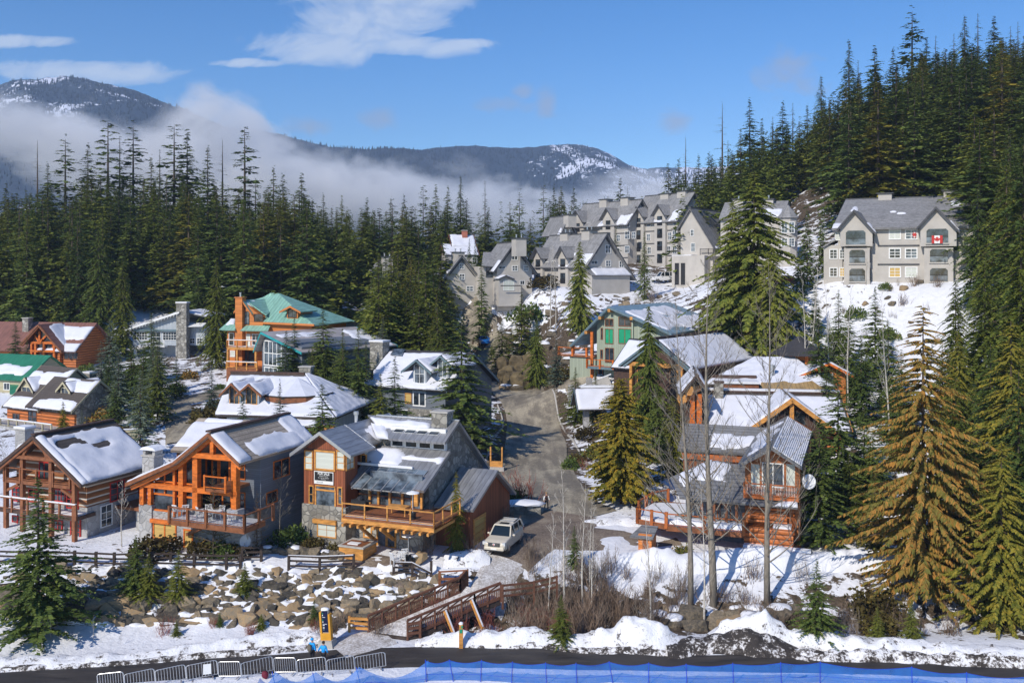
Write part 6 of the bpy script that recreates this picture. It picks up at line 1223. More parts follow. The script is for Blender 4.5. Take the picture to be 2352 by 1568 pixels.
h.gwall('palegreen',h.fx(1387,-.35),h.fx(1454,-.35),-2,gz-kl*(gx-h.fx(1387,-.35)),gx,gz,gz-k*(h.fx(1454,-.35)-gx),-.35,0.2,drop=.4,name='bay')
for u0,u1 in((1391,1408),(1422,1449)):h.pwin(u0,756,u1,788,-.35,nx=2,fm='brown',gm='greenglass',mw=.1);h.pwin(u0,733 if u0<1400 else 729,u1,748,-.35,nx=2,fm='brown',gm='glass',mw=.1)
h.pwin(1391,800,1409,831,-.35,nx=2,fm='brown',gm='glass',mw=.1);h.pwin(1380,804,1384,822,0,fm='brown');h.pwin(1455,800,1470,830,0,fm='brown',gm='glass');h.pwin(1381,754,1384,778,0,fm='brown')
for(uu,vv)in((1399,713),(1378,730),(1346,763),(1450,731)):
 xx,zz=h.f(uu,vv,y);h.beam((xx,y-.1,zz),(xx,.3,zz),.45,'honey','purlin')
h.beam((h.fx(1360,-.6),-.6,-1),(h.fx(1360,-.6),-.6,h.fz(1360,762,-.6)),.42,'orange','post')
zd=h.fz(1330,815,-.8);xd0,xd1=h.fx(1283,-.8),h.fx(1347,-.8);dk=h.box('deck','brown',xd0,wl,-.8,7,zd-.3,zd);MB().box(xd0+.2,wl-.3,-.5,5,zd,zd+.1).build('deck_snow','snow',dk);h.box('deck_wall','palegreen',h.fx(1308,-.6),wl,-.5,6.8,-2,zd-.31)
h.rail([(xd0,-.75,zd),(xd1,-.75,zd)],1.05,'orange',bal=0,gap=2.6,post=.3);h.beam((h.fx(1317,-.5),-.5,zd),(h.fx(1317,-.5),-.5,h.fz(1317,792,-.5)),.34,'orange','post')
zb=h.fz(1380,843,-2.2);x0,x1=h.fx(1348,-2.2),h.fx(1408,-2.2);h.box('lower_deck','slate',x0,x1+2,-2.2,0,zb-.35,zb);h.rail([(x0,0,zb),(x0,-2.15,zb),(x1,-2.15,zb)],1.05,'orange',bal=0,gap=1.9,post=.26,name='lower_railing')
h.win('f',h.fx(1376),h.fx(1392),-.6,1.2,0,2,1,'orange');h.chimney(h.fx(1525,5),5,3,h.fz(1525,756,5),1.5,1.4,'greystone')
w=thing('retaining_wall','low concrete garden wall with stone piers beside the climbing road','wall',gpt(1350,143.5));A=gpt(1311,143.5)-w.location;B=gpt(1404,142)-w.location
MB().beam(A+Vector((0,0,.5)),B+Vector((0,0,.5)),.3,2.6).build('wall','concrete',w);MB().beam(A+Vector((0,0,1.9)),B+Vector((0,0,1.9)),.4,.14).build('wall_snow','snow',w)
for t in(0,.45):q=A.lerp(B,t);MB().box(q.x-.4,q.x+.4,q.y-.4,q.y+.4,q.z-.5,q.z+2.6).build('pier','greystone',w)
h=House('timber_gable_house','dark timber house with snow covered crossing gables below the sage house',1505,905,124,-38)
y=-1.2;gx,gz=h.f(1503,776,y);lx,lz=h.f(1421,838,y);rx_,rz=h.f(1588,842,y);rz=gz-(gz-lz)/(gx-lx)*(rx_-gx);yb=h.sd(1657,771,gx)[0]
pr=[(lx,lz),(gx,gz),(rx_,rz)];rf=h.roof('dkroof',pr,y,yb,.3,trim='slate');h.rsnow(rf,pr,1,y,yb,rag=.03,t1=.94,seed=1);h.rsnow(rf,pr,0,y,yb,rag=.03,t1=.95,seed=2);MB().box(gx-.2,gx+.2,y,yb,gz-.05,gz+.1).build('ridge_cap','dkbrown',rf)
h.gwall('dkbrown',lx+1.2,rx_-1.2,-3,lz+.9,gx,gz,rz+.9,0,yb-1,drop=.3)
h.beam((lx+.6,y+.3,lz-.1),(gx,y+.3,gz-.4),.4,'slate','rafter');h.beam((gx,y+.3,gz-.4),(rx_-.6,y+.3,rz-.1),.4,'slate','rafter')
zc=h.fz(1500,838,-.6);h.beam((h.fx(1440,-.6),-.6,zc),(h.fx(1575,-.6),-.6,zc),.5,'honey','tie_beam')
for u in(1450,1558,1566):h.beam((h.fx(u,-.6),-.6,-2),(h.fx(u,-.6),-.6,zc),.38,'honey','post')
h.pwin(1540,850,1560,880,0,nx=2,ny=2,fm='honey');h.pwin(1465,850,1490,885,0,nx=2,ny=2,fm='honey')
x2=lx+.4;e0=h.fz(1404,843,2.5);pl=[(2.5,e0),(7.5,h.fz(1437,776,7.5)),(12.5,e0)];rl2=h.roof('dkroof',pl,h.fx(1402,2.5),gx,.28,axis='x',name='cross_roof');h.rsnow(rl2,pl,0,h.fx(1402,2.5),gx,axis='x',rag=.02,t1=.94,seed=6);h.swall('dkbrown',3.2,12,-3,e0+.3,7.5,pl[1][1],e0+.3,h.fx(1408,3),gx,name='cross_wall')
h=House('log_mansion','large log mansion with many snowy roofs, tan metal roof and timber portico',1700,1000,106,-8)
zE=h.fz(1700,984,-1);yR=5.5;zR=h.fz(1780,901,yR);x0,x1=h.fx(1622,-1),h.fx(1958,-1);pr=[(-1,zE),(yR,zR),(12,zE)]
rf=h.roof('shake',pr,x0,x1,.3,axis='x',trim='honey');h.rsnow(rf,pr,0,x0,x1,axis='x',rag=.02,t1=.9,seed=1);h.swall('logs',0,11,-3,zE+.3,yR,zR,zE+.3,x0+1,x1-1);MB().box(x0,x1,yR-.3,yR+.3,zR-.05,zR+.12).build('ridge_cap','dkbrown',rf);MB().box(x0,x1,yR+.1,yR+1.1,zR+.12,zR+.3).build('ridge_snow','snow',rf)
y=-3.2;gx,gz=h.f(1820,913,y);lx,lz=h.f(1722,982,y);rx_=2*gx-lx;pg=[(lx,lz),(gx,gz),(rx_,lz)];rg=h.roof('shake',pg,y,4.8,.3,trim='honey',name='gable_roof');h.rsnow(rg,pg,0,y,4.8,rag=.03,seed=3);h.rsnow(rg,pg,1,y,4.8,rag=.03,seed=4)
for a,c in((pg[0],pg[1]),(pg[1],pg[2])):h.beam((a[0],y+.1,a[1]-.25),(c[0],y+.1,c[1]-.3),.42,'honey','barge_board')
h.gwall('dkbrown',lx+1.4,rx_-1.4,-3,lz+1,gx,gz,lz+1,-2.2,3,drop=.4,name='gable_wall');h.mb('gable_glass','glass',MB().prism([(lx+3,-2.3,lz-.6),(rx_-3,-2.3,lz-.6),(rx_-3,-2.3,lz+1.4),(gx,-2.3,gz-1.4),(lx+3,-2.3,lz+1.4)],(0,.09,0)))
h.beam((gx,-2.7,-2),(gx,-2.7,gz-.3),.42,'honey','king_post');h.beam((lx+2.6,-2.6,lz-.7),(rx_-2.6,-2.6,lz-.7),.3,'honey','sill_beam')
h.chimney(h.fx(1651,4.4),4.4,zE,h.fz(1651,878,4.4),.95,1.0,'stone','dkbrown')
xp=h.fx(1600,-1.5);pz=h.fz(1600,905,-1.5)
for u in(1590,1606):h.beam((h.fx(u,-1.5),-1.5,-3),(h.fx(u,-1.5),-1.5,pz),.55,'orange','post')
for(u0,u1,v)in((1566,1586,914),(1582,1604,895)):a=h.f(u0,v,-1.9);c=h.f(u1,v,-1.9);MB().tube([(a[0],-2.6,a[1]),(c[0],.5,c[1])],.55,10).build('log_beam','honey',h.r)
q=[(h.fx(1561,-2.6),h.fz(1561,905,-2.6)),(h.fx(1601,-2.6),h.fz(1601,857,-2.6)),(h.fx(1624,-2.6),h.fz(1624,893,-2.6))];rp=h.roof('shake',q,-2.8,6,.3,trim='dkbrown',name='portico_roof');h.rsnow(rp,q,1,-2.8,6,rag=.03,seed=8);h.rsnow(rp,q,0,-2.8,6,rag=.1,seed=9)
h.box('portico_wall','dkbrown',h.fx(1575,1),h.fx(1625,1),1,6,-3,pz-.2);h.box('portico_floor','honey',h.fx(1580,-2),h.fx(1625,-2),-2.2,1,-3,h.fz(1600,976,-2))
yb=13.;zl=h.fz(1650,882,yb-2);zt=h.fz(1737,818,yb+5);xb0,xb1=h.fx(1601,yb),h.fx(1800,yb);pb=[(yb-2,zl),(yb+5,zt),(yb+12,zl)];rb=MB().slab([(xb0,yb-2,zl),(xb1+6,yb-2,zl),(xb1+2,yb+5,zt),(h.fx(1735,yb+5),yb+5,zt)],.3).build('rear_roof','shake',h.r);h.snow(rb,[(xb0,yb-2,zl),(xb1+6,yb-2,zl),(xb1+2,yb+5,zt),(h.fx(1735,yb+5),yb+5,zt)],rag=.02,t1=.98,seed=11);h.box('rear_wall','logs',xb0+3,xb1+4,yb-1,yb+9,-3,zl+.1);MB().box(h.fx(1633,yb),h.fx(1736,yb),yb-.9,yb-.6,zl+.4,zl+1.0).build('roof_ledge','dkbrown',rb)
t0,t1=h.fz(1800,892,9.5),h.fz(1800,868,12.5);rt=MB().slab([(h.fx(1746,9.5),9.5,t0),(h.fx(1894,9.5),9.5,t0),(h.fx(1858,12.5),12.5,t1),(h.fx(1750,12.5),12.5,t1)],.2).build('tan_roof','tanroof',h.r);h.box('tan_wall','honey',h.fx(1752,9.8),h.fx(1885,9.8),9.9,12.4,-2,t0-.05);h.box('flat_bay','brown',h.fx(1664,9),h.fx(1743,9),9,12,-2,h.fz(1700,881,9));MB().box(h.fx(1662,9),h.fx(1744,9),8.8,12.2,h.fz(1700,881,9),h.fz(1700,876,9)).build('bay_snow','snow',h.r)
MB().lathe([(.3,0),(.3,1.2),(.42,1.25),(.42,1.7)],(h.fx(1774,13),13,h.fz(1774,870,13)),8).build('flue','steel',h.r)
pc=(h.fx(1836,20),20.0);pre=(h.fx(1908,20)-h.fx(1766,20))/2;pze=h.fz(1836,819,20-pre);pzt=h.fz(1836,772,20)
n=8;ring=lambda r,z:[(pc[0]+r*math.cos(2*math.pi*k/n+.2),pc[1]+r*math.sin(2*math.pi*k/n+.2),z)for k in range(n)]
b=MB();r1=ring(pre,pze);r2=ring(pre*.28,pze+(pzt-pze)*.72);r3=ring(.2,pzt);b.add(r1+r2+r3,[(k,(k+1)%n,(k+1)%n+n,k+n)for k in range(n)]+[(k+n,(k+1)%n+n,(k+1)%n+2*n,k+2*n)for k in range(n)]+[tuple(range(n-1,-1,-1))]);b.build('pavilion_roof','dkroof',h.r)
MB().prism(ring(pre*.62,-2),(0,0,pze+1.9)).build('pavilion_wall','orangewall',h.r);MB().prism(ring(pre*.635,pze-1.9),(0,0,1.25)).build('pavilion_glass','skyglass',h.r)
for k in range(n):p=Vector(ring(pre*.64,pze-2.2)[k]);MB().beam(p,p+Vector((0,0,2.2)),.4).build('pavilion_post','orange',h.r)
y=13;gx,gz=h.f(1905,833,y);lx,lz=h.f(1835,868,y);rx_=h.fx(1962,y);k=(gz-lz)/(gx-lx);pw=[(lx-2,lz-2*k*.6),(gx,gz),(rx_,gz-k*(rx_-gx))];rw=h.roof('shake',pw,y,y+9,.28,trim='orange',name='wing_roof');h.rsnow(rw,pw,0,y,y+9,rag=.03,seed=14);h.rsnow(rw,pw,1,y,y+9,rag=.06,seed=15);h.gwall('orangewall',lx,rx_-.8,-3,lz,gx,gz,pw[2][1]+.6,y+1,y+8,drop=.3,name='wing_wall');h.pwin(1885,858,1912,880,y+1,nx=2,fm='white',gm='blind')
h=House('log_cabin','orange log cabin with weathered grey roofs and corner balcony among bare aspens',1707,1262,85.5,-20)
y=-1.2;gx,gz=h.f(1773,1026,y);lx,lz=h.f(1692,1069,y);rx_,rz=h.f(1843,1068,y);rz=gz-(gz-lz)/(gx-lx)*(rx_-gx);yR=h.sd(1807,979,gx)[0]
pr=[(lx,lz),(gx,gz),(rx_,rz)];rf=h.roof('greyshake',pr,y,yR+1,.26,trim='greyshake');h.rsnow(rf,pr,0,y,yR+1,s0=.14,s1=.8,t0=.25,t1=.78,rag=.18,seed=1)
st=MB();
for i in range(16):
 t=.05+.9*i/15;xa=gx+(rx_-gx)*t;za=gz+(rz-gz)*t;st.box(xa-.07,xa+.07,y+.1,yR+.6,za-.02,za+.09)
st.build('snow_strips','snow',rf)
wl,wr=h.fx(1711),h.fx(1838);k=(gz-lz)/(gx-lx);zf=h.fz(1770,1135)
h.gwall('cabin',wl,wr,-1.5,gz-k*(gx-wl),gx,gz,gz-k*(wr-gx),0,yR+4,drop=.3)
for(u0,u1,fm,gm,nx,nm)in((1753,1798,'white','glass',2,'door'),(1725,1745,'cabin','blind',1,'window'),(1806,1826,'cabin','blind',1,'window')):h.pwin(u0,1065,u1,1116,0,nx=nx,ny=1,fm=fm,gm=gm,fw=.1,mw=.1,name=nm)
bx0,bx1=h.fx(1710,-1.0),h.fx(1832,-1.0);h.box('balcony','cabinrail',bx0,bx1,-1.0,0,zf-.25,zf);h.rail([(bx0,-.95,zf),(bx1,-.95,zf)],1.05,'cabinrail',bm='white',bal=.13,gap=2.2,post=.18)
zs0,zs1=h.fz(1770,1160,-1.6),h.fz(1770,1140,0);sk=MB().slab([(h.fx(1704,-1.6),-1.6,zs0),(h.fx(1832,-1.6),-1.6,zs0),(h.fx(1830,0),0.2,zs1),(h.fx(1708,0),0.2,zs1)],.18).build('skirt_roof','greyshake',h.r);h.snow(sk,[(h.fx(1704,-1.6),-1.6,zs0),(h.fx(1832,-1.6),-1.6,zs0),(h.fx(1830,0),0.2,zs1),(h.fx(1708,0),0.2,zs1)],t0=0,t1=.35,s0=.45,s1=1,rag=.3,seed=4,cell=.25)
zr0=h.fz(1700,978,yR);ye=yR-4.6;zeE=h.fz(1600,1034,ye);xl=h.fx(1556,ye);pm=[(ye,zeE),(yR,zr0),(yR+6,zeE)];rm=h.roof('greyshake',pm,xl,gx+.5,.26,axis='x',name='main_roof');h.rsnow(rm,pm,0,xl,gx,axis='x',s0=.3,s1=.86,t0=.22,t1=.62,rag=.2,seed=6);h.swall('brown',ye+.6,yR+5,-1.5,zeE+.2,yR,zr0,zeE+.2,xl+.5,gx,name='main_wall')
h.box('timber_band','cabinrail',xl+.4,wl,ye+.3,ye+.58,h.fz(1600,1056,ye),h.fz(1600,1043,ye));h.win('f',h.fx(1592,ye+.6),h.fx(1620,ye+.6),h.fz(1600,1052,ye+.6),h.fz(1600,1036,ye+.6),ye+.58,2,1,'brown')
za,zb=h.fz(1620,1148,-1.2),h.fz(1660,1068,4.0);A,B=(h.fx(1560,-1.2),-1.2,za+.1),(wl+.2,-1.2,za);C,D=(wl+.2,5.0,zb),(h.fx(1632,4.0),5.0,zb);rp=MB().slab([A,B,C,D],.22).build('porch_roof','greyshake',h.r)
E=(h.fx(1538,1.5),1.5,h.fz(1538,1096,1.5));r5=MB().slab([A,D,(h.fx(1630,5),6.0,zb),E],.22).build('porch_roof','greyshake',h.r);h.snow(rp,[A,B,C,D],s0=.0,s1=.55,t0=.5,t1=.98,rag=.22,seed=8,th=.22);h.snow(r5,[A,D,(h.fx(1630,5),6.0,zb),E],s0=.2,s1=1,t0=.25,t1=1,rag=.15,seed=9)
h.box('porch_wall','greywall',h.fx(1575,.8),wl,.8,4,-1.5,za+.6);zdk=h.fz(1620,1215,-2.6);xd0,xd1=h.fx(1530,-2.6),h.fx(1708,-2.6)
for u in(1582,1612,1640,1668,1692):h.beam((h.fx(u,-.7),-.7,zdk),(h.fx(u,-.7),-.7,za),.24,'brown','post')
for u in(1590,1625,1655):h.win('f',h.fx(u,.8),h.fx(u+22,.8),h.fz(u,1196,.8),h.fz(u,1158,.8),.8,1,1,'brown','skyglass')
dk=h.box('deck','brown',xd0,xd1,-2.6,.8,zdk-.45,zdk);h.rail([(xd0,-2.55,zdk),(xd1,-2.55,zdk)],1.05,'cabinrail',bal=0,gap=3.0,post=.28,snowy=False)
bb=MB();n=40;vs=[]
for i in range(n+1):
 x=xd0+.1+(xd1-xd0-.2)*i/n;hh=.42+.22*mnoise.noise((i*.3,4,1));vs+=[(x,-2.4,zdk),(x,-2.2,zdk+hh),(x,-1.0,zdk+hh*.9),(x,.6,zdk+.1)]
bb.add(vs,[(i*4+j,i*4+4+j,i*4+5+j,i*4+1+j)for i in range(n)for j in range(3)]);bb.build('deck_snow','snow',dk,True)
p=[(xd0,-2.55,zdk),(h.fx(1464,-1.4),-1.4,zdk-.1),(h.fx(1468,1.5),1.5,zdk-.1),(h.fx(1500,5),5.0,zdk),(h.fx(1535,6.5),6.5,zdk)];h.rail(p,1.1,'cabinrail',bal=0,gap=2.0,post=.26,name='deck_arm_railing')
am=MB().prism([(xd0+.1,-2.5,zdk-.4),p[1][:2]+(zdk-.4,),p[2][:2]+(zdk-.4,),p[3][:2]+(zdk-.4,),p[4][:2]+(zdk-.4,),(xd0+3,6,zdk-.4),(xd0+.1,.7,zdk-.4)],(0,0,.38)).build('deck_arm','brown',h.r);MB().prism([(xd0+.3,-2.2,zdk),(h.fx(1472,-1.2),-1.2,zdk),(h.fx(1474,1.5),1.5,zdk),(h.fx(1504,4.7),4.7,zdk),(xd0+2.6,5.6,zdk),(xd0+.3,.6,zdk)],(0,0,.22)).build('deck_snow','snow',am)
lw0,lw1=h.fx(1709,-1.8),h.fx(1822,-1.8);h.box('log_base','logs',lw0,lw1,-1.8,0,-1.6,h.fz(1760,1214,-1.8));zq=h.fz(1760,1216,-1.8);h.rail([(lw0,-1.75,zq),(lw1,-1.75,zq),(lw1,.4,zq)],1.2,'cabinrail',bal=0,gap=3.6,post=.26,name='end_railing');MB().box(h.fx(1775,-1.8),lw1-.2,-1.6,-.3,zq,zq+.3).build('deck_snow','snow',h.r);h.box('upper_logs','logs',lw0+.2,lw1-.6,-.5,.0,zq,h.fz(1760,1166,-.5));h.box('stone_footing','stone',lw0-.1,h.fx(1865,-2.2),-2.3,-1.81,-2,h.fz(1780,1262,-2.3));MB().box(lw0,h.fx(1863,-2.2),-2.5,-1.81,h.fz(1780,1262,-2.3),h.fz(1780,1256,-2.3)).build('footing_snow','snow',h.r)
def dish(loc,label,rad,yaw,mat='dishgrey',pole=0.0,group=None):
 t=thing('satellite_dish',label,'satellite dish',loc,yaw,group);b=MB();n=18;vs=[];fs=[]
 for j in range(5):
  r=rad*j/4;
  for i in range(n):a=2*math.pi*i/n;vs.append((r*math.cos(a),.22*rad*(1-(j/4)**2),r*math.sin(a)*1.15+r*.0))
 for j in range(4):
  for i in range(n):fs.append((j*n+i,j*n+(i+1)%n,(j+1)*n+(i+1)%n,(j+1)*n+i))
 b.add(vs,fs);o=b.build('reflector',mat,t,True);o.rotation_euler[0]=R(-22);o.location=(0,0,pole)
 sm=o.modifiers.new('thick','SOLIDIFY');sm.thickness=.02
 MB().beam((0,0,pole-rad*.9),(0,-rad*.8,pole-rad*.1),.04).build('feed_arm','steel',t);MB().beam((0,.2*rad,pole-1.2*max(pole,.6)),(0,.2*rad,pole),.06).build('mast','steel',t);return t
dish(h.O+h.xl*(wr+.75)+h.yl*-.3+Vector((0,0,h.fz(1848,1105,-.3))),'pale satellite dish fixed at the right corner of the log cabin',.58,R(-20))
dish(gpt(563,79.2)+Vector((0,0,.3)),'white satellite dish on a post before the orange house',.46,R(5),pole=1.1)
h=House('gate_house','small roadside gate roof thick with snow on a stone pillar',1368,984,131,6,cat='gate')
e=h.fz(1365,940,-1.6);x0,x1=h.fx(1327,-1.6),h.fx(1420,-1.6);pr=[(-1.6,e),(1.2,h.fz(1370,890,1.2)),(4,e)];rf=h.roof('shake',pr,x0,x1,.25,axis='x',trim='slate');h.rsnow(rf,pr,0,x0,x1,axis='x',rag=.01,t1=.93,seed=1);MB().box(x0+.9,x1,1.1,1.7,pr[1][1],pr[1][1]+.3).build('ridge_snow','snow',rf)
for u in(1346,1412):h.box('pillar','greystone',h.fx(u)-.38,h.fx(u)+.38,-.4,.4,-1,e-.2)
h.beam((h.fx(1330),0,e-.05),(h.fx(1418),0,e-.05),.3,'brown','lintel')
h=House('shed','small orange shed with grey shingled roof beside the paved drive',1478,1262,82,-20,cat='shed')
zE=h.fz(1470,1233,-.3);x0,x1=h.fx(1446,-.3),h.fx(1500,-.3);zt=h.fz(1470,1206,1.6);rf=MB().slab([(x0,-.3,zE),(x1,-.3,zE),(x1,1.9,zt),(x0+.6,1.9,zt)],.14).build('roof','greyshake',h.r);h.box('wall','orangewall',h.fx(1466),x1-.2,0,2.0,-1,zE+.15);h.box('door','brown',h.fx(1476),h.fx(1488),-.04,0,-1,zE-.25)
def lwin(h,u0,v0,u1,v1,x,**kw):
 um=(u0+u1)/2;return h.win('l',h.sd(u0,600,x)[0],h.sd(u1,600,x)[0],h.sd(um,v1,x)[1],h.sd(um,v0,x)[1],x,**kw)
def condo(label,u,v,Y,yaw,uR,ap,ve,uL,bays=(),endw=(),sidew=(),chim=(),base=-4,snow=1,name='condominium',vridge=None):
 """near corner at (u,v); gable end runs right to uR, long side runs back-left to uL"""
 h=House(name,label,u,v,Y,yaw,'building','grey stucco condominium blocks');W=h.fx(uR);ax,az=h.f(ap[0],ap[1],-.8);L=h.sd(uL,600,0)[0]
 ez=h.fz(u,ve);ov=1.0;k=(az-ez)/ax;zr=az-k*(W-ax)
 h.gwall('stucco',0,W,base,ez,ax,az,zr,0,L,drop=.3)
 pr=[(-ov,ez-k*ov),(ax,az),(W+ov,zr-k*ov)];rf=h.roof('condoroof',pr,-.8,L+.6,.3,trim='dktrim')
 b=MB().prism([(ax-2.6,-.35,az-2.6*k-.75),(ax,-.35,az-.75),(ax+2.6,-.35,az-2.6*k-.75),(ax+2.6,-.35,az-2.6*k-1.05),(ax,-.35,az-1.05),(ax-2.6,-.35,az-2.6*k-1.05)],(0,.35,0)).build('gable_moulding','dktrim',h.r)
 for i in range(snow):h.rsnow(rf,pr,0,-.8,L,s0=.03+.3*i,s1=.2+.3*i,t0=.03,t1=.4,rag=.14,seed=i+3,th=.12)
 MB().box(ax-.25,ax+.25,-.8,L+.6,az-.08,az+.06).build('ridge_vent','dktrim',rf)
 for(u0,u1,va,vb_)in bays:
  y0,y1=h.sd(u0,600,-.7)[0],h.sd(u1,600,-.7)[0];y0,y1=min(y0,y1),max(y0,y1);ym=(y0+y1)/2;za=h.sd((u0+u1)/2,va,-.7)[1];kk=1.15;ze=za-kk*(y1-y0)/2;dp=(za-ez)/k+.7
  MB().prism([(-.7,y0,base),(-.7,y1,base),(-.7,y1,ze-.15),(-.7,ym,za-.15),(-.7,y0,ze-.15)],(.75,0,0)).build('bay','stucco',h.r)
  q=MB();q2=[(y0-.5,ze-.5*kk),(ym,za),(y1+.5,ze-.5*kk)]
  for(a,za_),(c,zc)in zip(q2[:-1],q2[1:]):q.slab([(-1.4,a,za_),(-1.4,c,zc),(dp+.5,c,zc),(dp+.5,a,za_)],.22)
  bo=q.build('bay_roof','condoroof',h.r);t=MB()
  for(a,za_),(c,zc)in zip(q2[:-1],q2[1:]):t.prism([(-1.42,a,za_+.02),(-1.42,c,zc+.02),(-1.42,c,zc-.35),(-1.42,a,za_-.35)],(-.08,0,0))
  t.build('fascia','dktrim',bo)
  z=h.fz(u,v);nst=max(2,int((ze-.2)/2.9))
  for s_ in range(nst):
   zb=ze-.6-2.2-s_*2.9
   if zb<-1.5:continue
   if y1-y0>2.6:h.win('l',ym-.75,ym+.75,zb,zb+2.0,-.7,1,1,'dktrim','glass',fw=.07,name='balcony_shade_panel');MB().box(-.86,-.8,ym-.75,ym+.75,zb,zb+.9).build('balcony_railing','black',h.r)  # flat dark pane paints the shade of a balcony recess
   else:h.win('l',ym-.45,ym+.45,zb+.3,zb+1.8,-.7,2,2,'white','skyglass',fw=.06)
 for s_ in range(1,int(ez/2.9)+1):MB().box(-.06,0,0,L,ez-.2-s_*2.9-.12,ez-.2-s_*2.9+.12).build('storey_band','dktrim',h.r)
 for q in endw:h.pwin(*q,0,nx=2,ny=2,fm='white',gm='skyglass',fw=.13,mw=.1)
 for q in sidew:lwin(h,*q,0,nx=2,ny=2,fm='white',gm='skyglass',fw=.1,mw=.08)
 for(uu,vv,kx)in chim:
  yy=h.sd(uu,vv,ax+kx)[0];zz=h.sd(uu,vv,ax+kx)[1];c=h.chimney(ax+kx,yy,az-3,zz,2.2,2.6,'stucco','dktrim',pots=2,over=.25)
 return h
h=condo('middle condominium with a big gable end and snowy garage roof',1349,664,190,34,1447,(1396,534),600,1228,bays=((1282,1304,565,0),(1226,1246,568,0)),endw=((1391,564,1402,581),(1392,599,1402,611),(1365,637,1372,656),(1384,637,1391,655),(1423,601,1432,613),(1376,614,1381,626),(1412,640,1420,655)),sidew=((1310,600,1320,618),(1268,600,1276,618),(1266,640,1274,654),(1312,634,1320,650),(1254,602,1260,616),(1330,604,1337,618),(1328,636,1336,652)),chim=((1354,530,0),(1304,536,0)),snow=2)
a,b_=h.fx(1360,-2.2),h.fx(1452,-2.2);e=h.fz(1400,632,-2.2);o=MB().slab([(a,-2.2,e),(b_,-2.2,e),(b_,0,e+1.5),(a,0,e+1.5)],.2).build('garage_roof','condoroof',h.r);h.snow(o,[(a,-2.2,e),(b_,-2.2,e),(b_,0,e+1.5),(a,0,e+1.5)],s0=.1,rag=.02);h.box('garage_wall','stucco',a+.3,b_-.3,-1.8,0,-3,e)
h.pwin(1358,599,1372,606,0,nx=2,ny=1,fm='white',gm='skyglass')
h=condo('condominium left of the middle one with a snowy porch gable',1141,668,193,20,1222,(1183,555),609,1108,endw=((1176,579,1188,596),(1177,611,1188,621),(1204,611,1212,621),(1205,592,1211,602)),chim=((1192,548,0),),snow=1)
pa=h.f(1163,632,-2.6);pl=h.fx(1144,-2.6);px=2*pa[0]-pl;pz=h.fz(1150,640,-2.6);pr=[(pl,pz),pa,(px,pz)];o=h.roof('condoroof',pr,-2.6,0,.18,trim='dktrim',name='porch_roof');h.rsnow(o,pr,1,-2.6,0,rag=.02);h.rsnow(o,pr,0,-2.6,0,rag=.02,seed=2);h.gwall('stucco',pl+.3,px+1.5,-3,pz,pa[0],pa[1],pz-.5,-2.2,0,drop=.25,name='porch_wall');h.pwin(1157,645,1180,666,-2.2,nx=2,ny=1,fm='white',gm='blind');h.pwin(1195,645,1204,653,-2.2,nx=2,ny=1,fm='white')
rl=h.box('terrace_rail','black',h.fx(1150,-3.4),h.fx(1200,-3.4),-3.4,-3.3,h.fz(1170,657,-3.4),h.fz(1170,655,-3.4))
h.pwin(1146,612,1160,617,0,nx=2,ny=1,fm='white',gm='skyglass');h.box('side_block','stucco',h.fx(1108,2),0,2,8,-4,h.fz(1120,612,2));sr=MB().slab([(h.fx(1106,1.2),1.2,h.fz(1120,611,1.2)),(h.fx(1160,1.2),1.2,h.fz(1120,611,1.2)),(h.fx(1160,6),6,h.fz(1130,579,6)),(h.fx(1110,6),6,h.fz(1130,579,6))],.2).build('side_roof','condoroof',h.r);h.win('f',h.fx(1117,2),h.fx(1131,2),h.fz(1120,636,2),h.fz(1120,615,2),2,1,1,'dktrim','glass',name='balcony_shade_panel')  # dark pane on the side block stands in for a shaded recess
condo('narrow gabled condominium partly hidden by the grove of firs',1026,690,196,18,1095,(1062,586),628,1000,endw=((1056,607,1065,617),(1056,630,1066,641),(1072,658,1086,668)),chim=((1052,580,0),))
condo('farthest left condominium gable peeping out of the firs',868,650,205,14,912,(890,596),618,850,endw=((888,611,896,622),),chim=((889,590,0),),snow=0)
condo('left upper condominium with twin front gables and arched balconies',1442,604,226,36,1490,(1476,457),505,1318,bays=((1314,1340,483,0),(1384,1410,477,0)),sidew=((1371,512,1378,523),(1431,506,1438,521),(1442,507,1446,520),(1436,532,1446,548),(1452,533,1459,547),(1371,545,1379,556),(1346,512,1354,525),(1346,545,1354,558),(1418,510,1425,522),(1417,540,1424,553),(1436,565,1445,580),(1416,570,1423,582)),chim=((1392,459,0),(1441,455,0)),snow=2)
condo('small end gable of the upper condominium row beside the firs',1292,590,232,24,1322,(1308,494),522,1254,endw=((1303,512,1312,524),),chim=((1309,494,0),))
condo('right upper condominium with the highest roof ridge',1556,612,218,36,1632,(1597,440),497,1452,bays=((1454,1478,474,0),(1503,1528,469,0)),endw=((1594,466,1606,474),),sidew=((1547,500,1553,515),(1546,530,1554,548),(1535,534,1542,550),(1546,566,1554,582),(1533,566,1540,580),(1487,508,1494,520),(1486,538,1493,552),(1488,568,1495,582)),chim=((1533,446,0),(1572,440,0)),snow=2)
h=House('condominium','steep roofed condominium with a dark carport below its left gable',1562,636,200,-34,'building','grey stucco condominium blocks')
ax,az=h.f(1584,475,-.7);lx,lz=h.f(1553,526,-.7);yb=h.sd(1655,473,ax)[0];k=(az-lz)/(ax-lx)*1.05;rx_=ax+5.6;pr=[(lx,lz),(ax,az),(rx_,az-k*(rx_-ax))]
